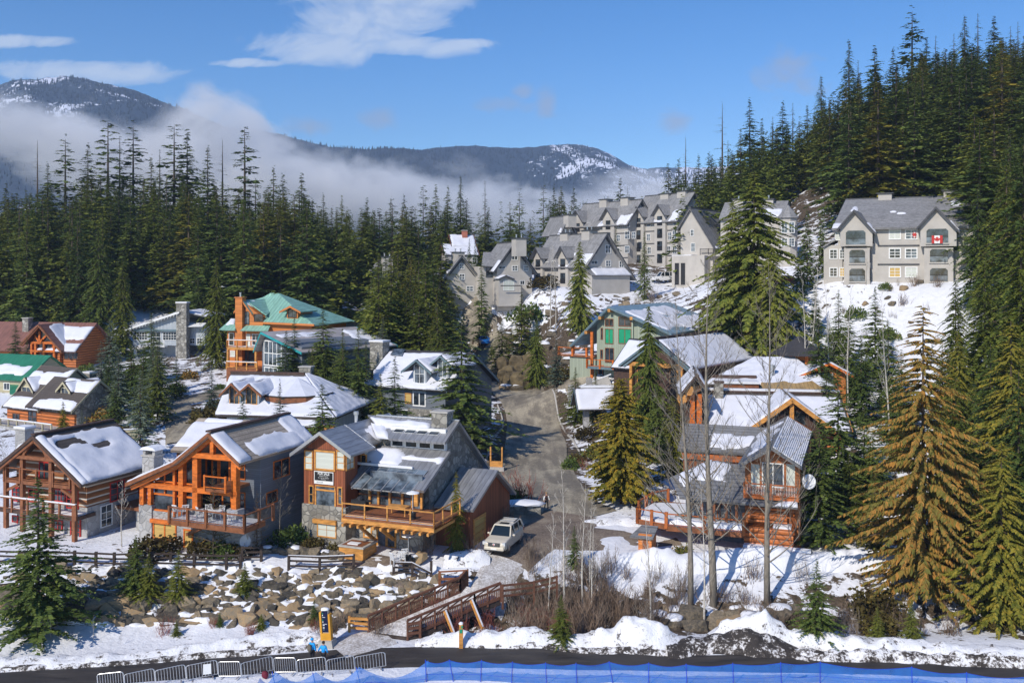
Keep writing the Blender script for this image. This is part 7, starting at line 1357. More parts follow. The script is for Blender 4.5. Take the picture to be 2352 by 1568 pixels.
rf=h.roof('condoroof',pr,-.7,yb,.3,trim='dktrim');h.rsnow(rf,pr,1,-.7,yb,s0=.05,s1=.35,t0=.0,t1=.06,rag=.05,cell=.3);h.gwall('stucco',lx+.7,rx_-.8,-4,lz+.6,ax,az,pr[2][1]+.8,0,yb-.5,drop=.3);h.box('ridge_vent','dktrim',ax-.2,ax+.2,-.7,yb,az-.06,az+.06)
h.rsnow(rf,pr,0,-.7,yb,t0=0,t1=.3,rag=.05);h.pwin(1587,528,1593,541,0,nx=2,ny=2,fm='white');h.pwin(1588,559,1596,577,0,nx=2,ny=2,fm='white',gm='skyglass')
d=MB();h.win('f',h.fx(1550,-3),h.fx(1560,-3),-1.6,h.fz(1555,604,-3),-3,1,1,'stucco','black',name='carport_shade_panel');h.win('f',h.fx(1564,-3),h.fx(1574,-3),-1.6,h.fz(1570,604,-3),-3,1,1,'stucco','black',name='carport_shade_panel');h.box('carport_wall','stucco',h.fx(1543,-3),h.fx(1618,-3),-3,0,-4,h.fz(1560,587,-3));h.box('carport_snow','snow',h.fx(1543,-3),h.fx(1588,-3),-3,0,h.fz(1560,587,-3),h.fz(1560,585.5,-3));zt=h.fz(1620,584,-1.2);h.box('terrace','stucco',h.fx(1608,-1.2),h.fx(1665,-1.2),-1.2,2,zt-.4,zt);h.rail([(h.fx(1608,-1.2),-1.15,zt),(h.fx(1665,-1.2),-1.15,zt)],1.1,'black',bal=.2,post=.1)  # black panes paint the darkness inside the carport
h=House('condominium','condominium with a pointed octagonal turret left of the flag building',1788,581,172,-25,'building','grey stucco condominium blocks')
zE=h.fz(1770,500,3);h.box('wall','stucco',h.fx(1655,3),h.fx(1790,3),3,12,-4,zE);pr=[(2.2,zE),(7.5,h.fz(1770,462,7.5)),(13,zE)];rf=h.roof('condoroof',pr,h.fx(1650,2),h.fx(1800,2),.3,axis='x');h.rsnow(rf,pr,0,h.fx(1650,2),h.fx(1800,2),axis='x',s0=.62,s1=.95,t0=0,t1=.5,rag=.1)
for u in(1697,1766):h.chimney(h.fx(u,7),7,zE,h.fz(u,459,7),1.9,1.8,'stucco','dktrim',pots=1,over=.25)
tcx,tcy=h.fx(1810,2),2.0;rr_=(h.fx(1832,2)-h.fx(1788,2))/2;zt=h.fz(1810,500,2-rr_)
pol=lambda r,z:[(tcx+r*math.cos(math.pi*k/4+.39),tcy+r*math.sin(math.pi*k/4+.39),z)for k in range(8)]
MB().prism(pol(rr_,-4),(0,0,zt+4)).build('turret','stucco',h.r);q=pol(rr_*1.22,zt)+[(tcx,tcy,h.fz(1810,470,2))];b=MB();b.add(q,[(k,(k+1)%8,8)for k in range(8)]+[tuple(range(7,-1,-1))]);b.build('turret_roof','condoroof',h.r)
yf=tcy-rr_*math.cos(.39)
for(u0,u1)in((1796,1808),(1813,1824)):
 for(v0,v1)in((511,534),(548,565)):h.win('f',h.fx(u0,yf),h.fx(u1,yf),h.fz(1810,v1,yf),h.fz(1810,v0,yf),yf,2,3,'white','skyglass',fw=.1)
h=House('condominium','wide grey condominium with two front gables and a flag on its balcony',1896,649,150,-26,'building','grey stucco condominium blocks');FLAGH=h
yo=-.9;ez=h.fz(2004,523,yo);x0=h.f(1911,525,yo)[0];yr,zr=h.sd(1943,458,x0);x1=h.fx(2262,yo);pr=[(yo,ez),(yr,zr),(2*yr+1,ez)]
rf=h.roof('condoroof',pr,x0,x1,.3,axis='x',trim='dktrim');xw0=x0+.8;h.swall('stucco',0,2*yr,-4,ez+.4,yr,zr,ez+.4,xw0,x1-.8,drop=.3);MB().box(x0,x1,yr-.3,yr-.0,zr-.16,zr+.1).build('ridge_vent','dktrim',rf)
for(s0,s1,t0,t1,sd_)in((.08,.12,.55,.7,1),(.36,.41,.48,.52,2),(.42,.48,.42,.46,3),(.6,.63,.03,.1,4),(.78,.84,.66,.8,5),(.0,.06,.02,.14,6)):h.rsnow(rf,pr,0,x0,x1,axis='x',s0=s0,s1=s1,t0=t0,t1=t1,rag=.05,cell=.25,seed=sd_)
def bay(u0,u1,ua,va,ve,ops,y=-1.6):
 a0,a1=h.fx(u0,y),h.fx(u1,y);am,za=h.f(ua,va,y-.7);zl=h.fz(u0,ve,y);k=(za-zl)/(am-a0+.4)
 h.gwall('stucco',a0,a1,h.fz(u0,566,y),za-k*(am-a0),am,za,za-k*(a1-am),y,0.05,name='bay',drop=.3);p=[(a0-.5,za-k*(am-a0+.5)),(am,za),(a1+.5,za-k*(a1-am+.5))];dp=yr*(za-ez)/(zr-ez)
 r=h.roof('condoroof',p,y-.7,dp+.3,.24,trim='dktrim',name='bay_roof');h.rsnow(r,p,1,y-.7,dp,s0=.12,s1=.4,t0=.05,t1=.45,rag=.08,cell=.25,seed=3)
 h.box('lower_bay','stucco',a0+.5,a1-.4,y+.3,0.05,-4,h.fz(u0,569,y));
 for i,(w0,v0,w1,v1)in enumerate(ops):
  yy=y if i==0 else y+.3;X0,X1,Z0,Z1=h.fx(w0,yy),h.fx(w1,yy),h.fz(w0,v1,yy),h.fz(w0,v0,yy);c=.3
  o=MB().prism([(X0,yy-.03,Z0),(X1,yy-.03,Z0),(X1,yy-.03,Z1-c),(X1-c,yy-.03,Z1),(X0+c,yy-.03,Z1),(X0,yy-.03,Z1-c)],(0,.06,0)).build('balcony_shade_panel','glass',h.r)  # dark sheet on the wall painted as the shade inside the balcony
  MB().box(X0,X1,yy-.1,yy-.05,Z0+.9,Z0+.98).build('balcony_rail','black',o);MB().box(X0,X1,yy-.08,yy-.05,Z0,Z0+.85).build('balcony_glass','skyglass',o);MB().box(X0-.1,X1+.1,yy-.2,yy,Z0-.2,Z0-.02).build('sill','stucco',o)
 zz=[h.fz(u1,v,y)for v in(560,604,646)]
 for z in zz:h.win('r',y+.35,-.15,z+.1,z+2.0,a1 if z>zz[1]else a1-.4,1,1,'dktrim','glass',fw=.05)  # narrow side openings are dark panes standing in for shade
bay(1930,2004,1961.5,481,526,((1943,530,1988,562),(1951,574,1987,604),(1951,617,1987,646)));bay(2114,2197,2150,474,522,((2128,526,2178,558),(2136,572,2177,602),(2136,616,2177,646)))
for(v0,v1,gms)in((529,548,('blind','skyglass')),(572,592,('glass','skyglass')),(615,635,('woodblind','blind'))):
 for(u0,u1),gm in zip(((2044,2067),(2081,2105)),gms):h.pwin(u0,v0,u1,v1,0,nx=2,ny=3,fm='white',gm=gm,fw=.16,mw=.07)
for v in(564,607):h.box('storey_band','dktrim',h.fx(2016),h.fx(2112),-.12,0,h.fz(2060,v+1.5),h.fz(2060,v-1.5))
h.box('left_block','stucco',h.fx(1892,-.4),h.fx(1935,-.4),-.4,5,-4,h.fz(1905,563,-.4));sr=MB().slab([(h.fx(1889,-.8),-.8,h.fz(1905,566,-.8)),(h.fx(1889,-.8),5,h.fz(1905,566,-.8)),(h.fx(1918,-.4),5,h.fz(1915,550,-.4)),(h.fx(1918,-.4),-.8,h.fz(1915,550,-.4))],.2).build('left_roof','condoroof',h.r)
for(v0,v1)in((574,593),(616,634)):
 for(u0,u1,gm)in((1907,1922,'glass'),(1930,1939,'woodblind' if v0>600 else 'glass')):h.pwin(u0,v0,u1,v1,-.4,nx=2,ny=3,fm='white',gm=gm,fw=.14,mw=.06)
h.pwin(1919,532,1929,551,0,nx=1,ny=2,fm='white',gm='blind')
for u,v in((2034,446),(2184,439)):h.chimney(h.fx(u,yr),yr,ez+2,h.fz(u,v,yr),2.1,2.4,'stucco','dktrim',over=.3)
h.chimney(h.fx(2184,yr+1),yr+4,ez+2,ez+3,.3,.3,'stucco','dktrim')
def flag(u0,u1,v0,v1,y,label):
 t=thing('maple_leaf_flag',label,'flag');W=h.fx(u1,y)-h.fx(u0,y);Hh=h.fz(u0,v0,y)-h.fz(u0,v1,y)
 t.location=h.O+h.xl*h.fx(u0,y)+h.yl*y+Vector((0,0,h.fz(u0,v1,y)));t.rotation_euler=(0,0,h.a)
 MB().box(W*.25,W*.75,-.02,0,0,Hh).build('white_field','white',t);MB().box(0,W*.25,-.02,0,0,Hh).build('red_bar','red',t);MB().box(W*.75,W,-.02,0,0,Hh).build('red_bar','red',t)
 half=[(0,.46),(.09,.28),(.2,.33),(.17,.1),(.29,.22),(.31,.16),(.45,.18),(.4,.05),(.46,.01),(.22,-.17),(.24,-.26),(.03,-.23),(.03,-.45)]
 pts=half+[(-a,b)for a,b in reversed(half[1:])];s_=Hh*.85;MB().prism([(W/2+a*s_,-.035,Hh/2+b*s_)for a,b in pts],(0,.012,0)).build('maple_leaf','red',t);return t
flag(2140,2165,541,559,-1.95,'red and white maple leaf flag hung over the top balcony of the wide grey condominium');flag(2097,2104,533,546,-.14,'small maple leaf flag in a top floor window of the wide grey condominium')
h=House('chalet','snow roofed chalet with a red brick chimney above the condominiums',1025,620,235,12)
for(zt,zb,u0,u1)in((538,566,1036,1094),(560,585,1018,1100)):
 y=3.0 if zt==538 else 0;x0,x1=h.fx(u0,y),h.fx(u1,y);pr=[(y-.5,h.fz(1060,zb,y)),(y+4,h.fz(1060,zt,y+4)),(y+9,h.fz(1060,zb,y))];rf=h.roof('dkroof',pr,x0,x1,.25,axis='x',trim='brown');h.rsnow(rf,pr,0,x0,x1,axis='x',rag=.06,s0=.05);h.swall('stucco',y,y+8,-8,pr[0][1],y+4,pr[1][1],pr[0][1],x0+.6,x1-.6)
M['brick']=m_boards('red_brick',(0.42,0.14,0.09),.12,'z',groove=.8);h.chimney(h.fx(1067,6),6,5,h.fz(1067,530,6),1.3,1.3,'brick')
for u in(1035,1060,1085):h.pwin(u,592,u+10,604,0,nx=2,ny=2,fm='white')
g=random.Random(3);bm_=MB();sn=MB()
def snowcap(b,c,r,rng):
 n=9;vs=[];fs=[];m=3
 for j in range(m+1):
  t=j/m;rr_=(1-t*t)**.5
  for k in range(n):a=2*math.pi*k/n;w=rng.uniform(.85,1.15);vs.append((c[0]+r[0]*rr_*math.cos(a)*w,c[1]+r[1]*rr_*math.sin(a)*w,c[2]+r[2]*t-(.04 if j==0 else 0)))
 for j in range(m):
  for k in range(n):fs.append((j*n+k,j*n+(k+1)%n,(j+1)*n+(k+1)%n,(j+1)*n+k))
 b.add(vs,fs)
import bmesh
def hull(b,c,r,rg,n=12):
 q=bmesh.new()
 for _ in range(n):
  v=Vector((rg.gauss(0,1),rg.gauss(0,1),rg.gauss(0,1))).normalized();m_=max(abs(v.x),abs(v.y),abs(v.z));v=v.lerp(v/m_,.8)*rg.uniform(.85,1.05);q.verts.new((c[0]+v.x*r[0],c[1]+v.y*r[1],c[2]+v.z*r[2]))
 bmesh.ops.convex_hull(q,input=q.verts);q.verts.index_update();vs=[v.co.copy()for v in q.verts if v.link_faces];mp={};k=0
 for v in q.verts:
  if v.link_faces:mp[v.index]=k;k+=1
 b.add(vs,[tuple(mp[v.index]for v in f.verts)for f in q.faces]);q.free()
rows=11
wz=lambda X,Y:ground(X,Y)
for j in range(rows):
 t=(j+.5)/rows;x=-47+g.random()
 while x<-5.4-.6*t*2:
  sz=g.uniform(.32,.82)*(1.15 if j<5 else.8)*(1.15 if x<-25 else 1.0);xx=x+sz*.8;Y=71.9+5.6*t+g.uniform(-.3,.3);z=max(ground(xx,Y),-.1)-.12+g.uniform(-.12,.15)
  if x<-36 and g.random()<.5:x+=sz*2.2;continue
  hull(bm_,(xx,Y,z),(sz*g.uniform(.85,1.35),sz*g.uniform(.65,.9),sz*g.uniform(.6,.95)),g);x+=sz*g.uniform(1.15,1.5)
nxs,nys=260,42;X=np.linspace(-47,-5.2,nxs);T=np.linspace(0,1,nys);XX,TT=np.meshgrid(X,T);YY_=71.2+6.6*TT
GZ=ground_arr(XX,YY_).reshape(XX.shape);saw=1-((TT*6.5+fbm(XX/2.5,TT*3,41,2)*1.6)%1.0)
off=-.6+1.15*fbm(XX/1.1,YY_/.8,43,4)+.42*(saw-.5)+.25*np.clip((TT-.9)*8,0,1)-.8*np.clip((.08-TT)*12,0,1);off=np.clip(off,-.5,.62)
ids=np.arange(nxs*nys).reshape(nys,nxs);wsn=np_mesh('snow_cover',np.stack([XX,YY_-.25*off,GZ+off],-1).reshape(-1,3),np.stack([ids[:-1,:-1],ids[:-1,1:],ids[1:,1:],ids[1:,:-1]],-1).reshape(-1),4,True)
m,nt,b=new_mat('boulder_wall_stone');pos=nt('ShaderNodeNewGeometry').outputs['Position'];il=nt('ShaderNodeNewGeometry').outputs['Random Per Island'];n2=nt.noise(pos,4,4,.7);k=nt.math('ADD',nt.math('MULTIPLY',il,.42),nt.math('MULTIPLY',n2,.58))
setc(nt,b,'Base Color',nt.ramp(k,[(.35,(.06,.053,.043)),(.48,(.16,.13,.09)),(.58,(.25,.2,.135)),(.68,(.33,.225,.12))]));b.inputs['Roughness'].default_value=.9;bump(nt,b,n2,.9,.08);M['wallrock']=m
w=thing('rock_wall','sloping boulder retaining wall with snow caps below the three front houses','wall',(-26,72,0));o=bm_.build('boulder_face','wallrock',w);o.location=(26,-72,0);tag(o,kind='stuff');o=mesh_obj('snow_cover',wsn,M['snow'],w);o.location=(26,-72,0);tag(o,kind='stuff')
def boulder(u,Y,sz,label,group=None,cap=True,dz=0.0):
 p=gpt(u,Y,dz);t=thing('boulder',label,'boulder',p,0,group);rg=random.Random(int(u*10+Y));r=(sz*rg.uniform(.9,1.3),sz*rg.uniform(.8,1.1),sz*rg.uniform(.65,.9));q=MB();hull(q,(0,0,r[2]*.55),r,rg,17);q.build('stone','wallrock',t)
 if cap:q=MB();snowcap(q,(0,.08,r[2]*1.25),(r[0]*.75,r[1]*.75,r[2]*.4),rg);q.build('snow_cap','snow',t,True)
 return t
for i,(u,Y,s_)in enumerate(((614,80.2,.5),(634,80.2,.45),(655,80.1,.55),(676,80.0,.6),(700,79.9,.6),(722,79.8,.62),(746,79.7,.5),(766,79.5,.55),(785,79.4,.5),(948,78.6,.6),(965,78.7,.7))):boulder(u,Y,s_,'garden boulder edging the snowy terrace before the sale house','boulders edging the terrace',i%3==0)
for i,(u,Y,s_)in enumerate(((1555,75.2,.9),(1590,74.6,1.1),(1622,74.8,1.0),(1650,74.2,1.25),(1690,75.6,.6),(1705,74.4,1.2),(1735,74.8,1.0),(1768,75.2,.9),(1790,74.2,1.1),(1830,75.4,.8),(1515,74.6,.8),(1680,73.4,1.2),(1725,73.2,1.1),(1600,73.4,1.0),(1550,73.6,.9),(1775,73.3,1.0))):boulder(u,Y,s_,'half buried boulder on the creek bank below the log cabin','boulders of the creek bank',i%2==0,-.25)
for i,(u,Y)in enumerate(((1082,113),(1094,112.6),(1106,112.4),(1117,112.2),(1088,111.5),(1103,111.2))):boulder(u,Y,.75,'tan boulder in the low heap beside the orange road gate','boulders by the orange road gate',i<3)
for i in range(26):
 u,Y=g.uniform(1140,1320),g.uniform(160,186);boulder(u,Y,g.uniform(.5,1.3),'snow capped boulder on the bank above the climbing road','boulders on the bank above the road',True,-.3)
for i in range(12):boulder(g.uniform(1400,1560),g.uniform(180,190),g.uniform(.4,.9),'dark boulder on the snow slope under the condominiums','boulders under the condominiums',False,-.2)
for i in range(14):boulder(g.uniform(1960,2160),g.uniform(126,144),g.uniform(.2,.55),'small dark rock poking out of the right snow slope','rocks in the right snow slope',False,-.15)
f=MB();rg=random.Random(8)
for i in range(60):u,Y=rg.uniform(1152,1238),rg.uniform(161,170);p=gpt(u,Y);s_=rg.uniform(.7,1.5);f.rock((p.x,p.y,p.z+rg.uniform(-.4,2.0)),(s_,s_,s_*1.2),rg)
M['brownrock']=m_plain('mossy_brown_rock',(.13,.1,.055),.95,.6,.7,bmp=.8);tag(f.build('rock_face','brownrock'),'brown mossy rock face at the edge of the climbing road','rock')
def rail_fence(us,label,Y=77.7,h=1.15,drop=None):
 pts=[gpt(u,Y)for u in us];t=thing('rail_fence',label,'fence',pts[0]);o=pts[0]
 for i,p in enumerate(pts):MB().beam(p-o-Vector((0,0,.3)),p-o+Vector((0.02,0,h+.12)),.2).build('post','rail',t)
 for i in range(len(pts)-1):
  a,c=pts[i]-o,pts[i+1]-o
  for k,z in enumerate((.4,.72,h)):
   e=Vector((0,.1 if k%2 else-.1,z+.03*math.sin(i*3+k)));f2=Vector((0,.1 if k%2 else-.1,z-.03*math.cos(i+k*2)))
   if drop and i==len(pts)-2:f2.z-=drop
   MB().beam(a+e,c+f2,.1,.13).build('rail','rail',t)
  if len(us)==3:MB().beam(a+Vector((0,-.1,h+.1)),c+Vector((0,-.1,h+.1-(drop or 0 if i==len(pts)-2 else 0))),.09,.05).build('rail_snow','snow',t)
 return t
rail_fence((-20,44,108,171,220,262,302,349,392,446,520,552),'long dark split rail fence along the terrace edge at left',77.6);rail_fence((556,600),'short dark split rail fence by the satellite dish',78.6);rail_fence((663,734,812),'dark two panel rail fence with snow on its top rail',77.6);rail_fence((904,947,990),'dark rail fence falling down toward the bridge',76.9,drop=.8)
br=thing('footbridge','brown timber footbridge with trussed railings and trodden snow deck','bridge',(0,0,0));br.location=(-7,72,0);O=br.location.copy()
def bp(u,v,z):Y=(CZ-z)*F/(v-VH);return Vector(((u-CU)/F*Y,Y,z))
L0,L1,L2=bp(846,1451,.2),bp(1057,1361,1.75),bp(1070,1345,2.1);R0,R1,R2=bp(936,1462,.1),bp(1090,1397,1.25),bp(1150,1374,1.7)
def truss(pts,name):
 b=MB();pl=MB();cap=MB()
 for a,c in zip(pts[:-1],pts[1:]):
  a=a-O;c=c-O;L=(c-a).length;n=max(2,round(L/1.05));up=Vector((0,0,1))
  b.beam(a+up*1.22,c+up*1.22,.2,.13);b.beam(a+up*.78,c+up*.78,.1,.12);b.beam(a+up*.06,c+up*.06,.14,.2)
  for i in range(n+1):
   p=a.lerp(c,i/n);b.beam(p-up*.25,p+up*1.2,.14)
   if i<n:q=a.lerp(c,(i+1)/n);b.beam(p+up*.82,q+up*1.16,.08)
  k=int(L/.14)
  for i in range(k):p=a.lerp(c,(i+.5)/k);pl.beam(p+up*.08,p+up*.76,.09,.03)
 o=b.build(name,M['railbrown'],br);pl.build('slats',M['railbrown'],o);return o
M['railbrown']=m_plain('brown_stained_rail',(.13,.055,.032),.7,.3,3);truss([L0,L1,L2],'left_railing');truss([R0,R1,R2],'right_railing')
dn=MB();lp=[L0,L0.lerp(L1,.5),L1,L2];rp=[R0,R0.lerp(R1,.8),R1.lerp(R2,.6),R2]
vs=[]
for a,c in zip(lp,rp):
 for k in range(6):p=a.lerp(c,k/5)-O;vs.append((p.x,p.y,p.z+.02+.03*mnoise.noise((p.x*2,p.y*2,1))))
n4=len(lp);b=MB();b.add(vs,[(i*6+k,i*6+k+1,i*6+7+k,i*6+6+k)for i in range(n4-1)for k in range(5)]);o=b.build('deck_snow','trodden',br,True)
b=MB()
for i in range(n4-1):b.add([lp[i]-O-Vector((0,0,.05)),rp[i]-O-Vector((0,0,.05)),rp[i+1]-O-Vector((0,0,.05)),lp[i+1]-O-Vector((0,0,.05)),lp[i]-O-Vector((0,0,.5)),rp[i]-O-Vector((0,0,.5)),rp[i+1]-O-Vector((0,0,.5)),lp[i+1]-O-Vector((0,0,.5))],[(0,1,5,4),(1,2,6,5),(2,3,7,6),(3,0,4,7),(4,5,6,7),(0,3,2,1)])
b.build('deck','rail',br)
for t in(.55,.95):p=R0.lerp(R1,t)-O;o=MB().beam(p+Vector((0,-.1,.8)),p+Vector((.9,-1.1,-1.0)),.2).build('brace','honey',br);MB().beam(p+Vector((.06,-.14,.88)),p+Vector((.93,-1.1,-.86)),.12,.05).build('brace_snow','snow',o)
for(p,dx)in((L0,-1.45),(R0,.9)):
 for z in(.25,.6,.95):MB().beam(p-O+Vector((0,0,z)),p-O+Vector((dx,.25,z)),.16,.16).build('end_rail','honey' if dx<0 else 'railbrown',br)
 MB().beam(p-O+Vector((dx,.25,-.3)),p-O+Vector((dx,.25,1.1)),.18).build('end_post','honey' if dx<0 else 'railbrown',br)
c0,c1,c2=R2+Vector((.15,0,0)),R2+Vector((2.6,.8,.0)),R2+Vector((4.4,1.5,.2));t=thing('plank_fence','brown plank fence running right from the bridge end','fence',c0)
for p in(c0,c1,c2):MB().beam(p-c0-Vector((0,0,.8)),p-c0+Vector((0,0,1.1)),.16).build('post',M['railbrown'],t)
for a,c in((c0,c1),(c1,c2)):
 for z in(.2,.6,1.0):MB().beam(a-c0+Vector((0,0,z)),c-c0+Vector((0,0,z)),.06,.16).build('plank',M['railbrown'],t)
d0=L1+Vector((-1.7,1.2,.1));t=thing('guard_rail','brown guard rail with snow on top beside the bridge head','fence',d0);e0=L2+Vector((.1,.2,0))-d0
for q in(Vector((0,0,0)),e0):MB().beam(q-Vector((0,0,.3)),q+Vector((0,0,1.25)),.2).build('post','brown',t)
MB().beam(Vector((0,0,.6)),e0+Vector((0,0,.5)),.1,.18).build('rail','brown',t);MB().beam(Vector((0,0,1.2)),e0+Vector((0,0,1.2)),.16,.14).build('rail','brown',t);MB().beam(Vector((0,0,1.31)),e0+Vector((0,0,1.31)),.18,.08).build('rail_snow','snow',t)
mid=(L2+R2)/2;st0=(L0+R0)/2
strip('snowy_path',[mid[:2],(mid.x+1.0,77.6),(-.4,79.8)],[3.0,3.2,3.6],M['trodden'],.14,label='trodden snow path from the bridge to the driveway');strip('bridge_apron',[(st0.x-3.4,68.2),(st0.x-1.0,69.8),st0[:2]],[4.5,3.6,2.9],M['trodden'],.1,label='dirty trodden snow at the foot of the bridge',smooth_edge=.5)
p=gpt(752,68.9);t=thing('direction_sign','tall orange wood pylon with dark blue direction panel on concrete base','sign',p,R(-12));t.rotation_euler[1]=R(-4)
M['pylon']=m_plain('pylon_timber',(.7,.33,.03),.55,.12,2);M['navy']=m_plain('navy_panel',(.008,.012,.05),.3,.1,bmp=0)
MB().prism([(-.62,-.45,-.3),(.62,-.45,-.3),(.5,-.38,.5),(-.5,-.38,.5)],(0,.85,0)).build('concrete_base','concrete',t);MB().box(-.4,.4,-.2,.2,.5,1.0).build('plinth','pylon',t)
for x,z in((-.4,2.5),(.26,2.35)):MB().box(x,x+.14,-.2,.2,1.0,z).build('side_board','pylon',t)
MB().box(-.26,.26,-.1,.1,1.0,2.62).build('panel_edge','steel',t);MB().box(-.22,.22,-.135,-.08,1.06,2.57).build('panel','navy',t);q=MB();snowcap(q,(0,0,2.66),(.34,.22,.14),g);q.build('sign_snow','snow',t,True)
for z,w_,m_ in((2.4,.05,'greenglass'),(2.27,.06,'white'),(2.13,.22,'dishgrey'),(1.93,.05,'greenglass'),(1.8,.06,'white'),(1.64,.32,'dishgrey'),(1.55,.14,'dishgrey'),(1.38,.13,'white'),(1.24,.12,'slate')):MB().box(-.19,-.19+w_,-.142,-.13,z-(.045 if w_<.1 else.02 if w_>.2 else.035),z+(.045 if w_<.1 else.02 if w_>.2 else.035)).build('panel_mark',m_,t)
p=gpt(1059,68.2);t=thing('trail_post','square wooden trail post with small green plates and snow on top','post',p);MB().box(-.14,.14,-.14,.14,-.4,1.75).build('post',M['honey'],t);MB().box(-.1,.1,-.16,-.135,1.15,1.42).build('plate','greenglass',t);MB().box(.02,.13,-.16,-.135,1.5,1.68).build('plate','greenglass',t);q=MB();snowcap(q,(0,0,1.77),(.17,.17,.14),g);q.build('post_snow','snow',t,True)
p=gpt(1140,111.5);t=thing('road_gate','orange timber gate posts on a concrete block at the road edge','gate',p,R(-10));MB().box(-.95,.95,-.4,.4,-.3,.45).build('concrete_block','concrete',t);MB().box(-.75,.75,-.1,.1,.45,1.1).build('board','honey',t)
for x in(-.75,.6):MB().box(x,x+.16,-.12,.12,1.1,2.75).build('post','honey',t)
t=thing('verge_rail','short black rail fence on the snowy verge right of the road','fence',gpt(1318,118))
for x in(-.8,.8):MB().beam((x,0,-.2),(x,0,1.1),.12).build('post','black',t)
for z in(.5,.95):MB().beam((-.9,0,z),(2.2,.3,z),.08).build('rail','black',t)
p=gpt(1500,97);t=thing('planter_wall','round stone planter filled with snow behind the golden cedar','planter',p);MB().lathe([(1.6,-1),(1.6,1.5),(1.25,1.55),(1.25,1.2)],n=18).build('stone_ring','greystone',t);q=MB();snowcap(q,(0,0,1.35),(1.45,1.45,.35),g);q.build('planter_snow','snow',t,True)
p=gpt(1195,93.2);t=thing('stone_wall','low snow topped stone wall behind the parked car','wall',p,R(-4));MB().box(-2.2,2.0,-.3,.5,-1,1.0).build('wall','stone',t);q=MB();snowcap(q,(0,.3,1.0),(2.4,1.2,.35),g);q.build('wall_snow','snow',t,True)
def curb(line,label):
 strip('kerb',line,[.28]*len(line),M['concrete'],.22,step=.7,nw=4,label=label)
ed=lambda off:[(P(*q).x+off,P(*q).y)for q in road_pts[2:6]]
curb([(-3.2,116),(-2.6,126),(-1.3,138),(-2.2,147)],'pale concrete kerb on the left of the valley road');curb([(9.2,112),(8.2,121),(7.6,130),(7.2,139),(6.2,148)],'pale concrete kerb on the right of the valley road')
def m_dirty(name,thr,snowc=(.84,.84,.86)):
 m,nt,b=new_mat(name);pos=nt('ShaderNodeNewGeometry').outputs['Position'];n1=nt.noise(pos,1.1,6,.7,.3);n2=nt.noise(pos,6,4,.7);k=nt.math('ADD',nt.math('MULTIPLY',n1,.65),nt.math('MULTIPLY',n2,.35))
 setc(nt,b,'Base Color',nt.ramp(k,[(thr-.05,(.035,.028,.024)),(thr-.01,(.12,.1,.085)),(thr+.02,(.6,.58,.57)),(thr+.06,snowc)]));b.inputs['Roughness'].default_value=.75;bump(nt,b,n2,.8,.12);return m
M['bank']=m_dirty('ploughed_snow',.40);M['bankdirty']=m_dirty('dirty_ploughed_snow',.49);M['soil']=m_dirty('dark_soil_with_snow',.54,(.75,.74,.74))
def bank(name,label,pts,mat,seed,step=.22,n=14,lump=.5,cat=None):
 """ridge of heaped snow: pts = (x, y, width, height)"""
 xs=np.array([p[0]for p in pts]);L=xs[-1]-xs[0];m=int(L/step);X=np.linspace(xs[0],xs[-1],m);Yc=np.interp(X,xs,[p[1]for p in pts]);Wd=np.interp(X,xs,[p[2]for p in pts]);Hh=np.interp(X,xs,[p[3]for p in pts])
 T=np.linspace(-1,1,n);XX=np.repeat(X[:,None],n,1);YY_=Yc[:,None]+T[None]*Wd[:,None]/2+(fbm(XX/1.3,T[None]*2+0*XX,seed,3)-.47)*.5
 G=ground_arr(XX.ravel(),YY_.ravel()).reshape(XX.shape);pr=np.cos(T*math.pi/2)**.7
 Z=G+pr[None]*Hh[:,None]*(1-lump+2*lump*fbm(XX/.9,YY_/.9,seed+4,4))-.12*(1-pr[None])+(fbm(XX/.28,YY_/.28,seed+6,2)-.4)*.16*pr[None]
 ids=np.arange(m*n).reshape(m,n);f=np.stack([ids[:-1,:-1],ids[1:,:-1],ids[1:,1:],ids[:-1,1:]],-1).reshape(-1);me=np_mesh(name,np.stack([XX,YY_,Z],-1).reshape(-1,3),f,4,True);o=mesh_obj(name,me,M[mat]);return tag(o,label,None,kind='structure')
bank('snow_bank','ploughed snow bank along the lane at left',[(-46,64.3,2.2,.5),(-36,65.2,2.4,.55),(-27,66.4,2.2,.45),(-20,68.6,2.0,.6),(-15.2,69.7,2.2,1.0),(-13.6,69.8,1.6,.3)],'bank',1)
bank('snow_bank','dirty snow edge of the lane at left',[(-46,63.2,.9,.22),(-36,64.4,.9,.28),(-27,65.7,1.0,.25),(-18,67.8,1.0,.4),(-14,69.0,.8,.15)],'bankdirty',2)
bank('snow_bank','ploughed snow bank between bridge and soil heap',[(-7.0,69.6,1.4,.3),(-5.5,69.4,2.0,.8),(-3,69.3,2.2,.9),(0,69.1,2.6,1.1),(3.2,68.8,2.4,.6),(5.5,68.7,2.4,.8),(8,68.6,3.0,1.6),(10.5,68.4,3.0,1.5),(12,68.2,2.4,.6)],'bank',3)
bank('snow_bank','dirty snow edge of the lane in the middle',[(-6.5,69.2,1.2,.3),(-3,68.8,1.2,.35),(3,67.9,1.2,.3),(9,67.2,1.2,.35),(12,67.0,1.2,.4)],'bankdirty',4)
bank('soil_heap','dark heap of soil and dirty snow beside the lane',[(10.8,67.2,2.0,.5),(12.6,67.9,2.6,.8),(14,68.0,2.6,.7),(15.6,67.9,2.6,1.0),(17,67.5,2.8,1.1),(19.2,67.1,2.2,.6),(20.4,66.4,1.6,.3)],'soil',5,lump=.55)
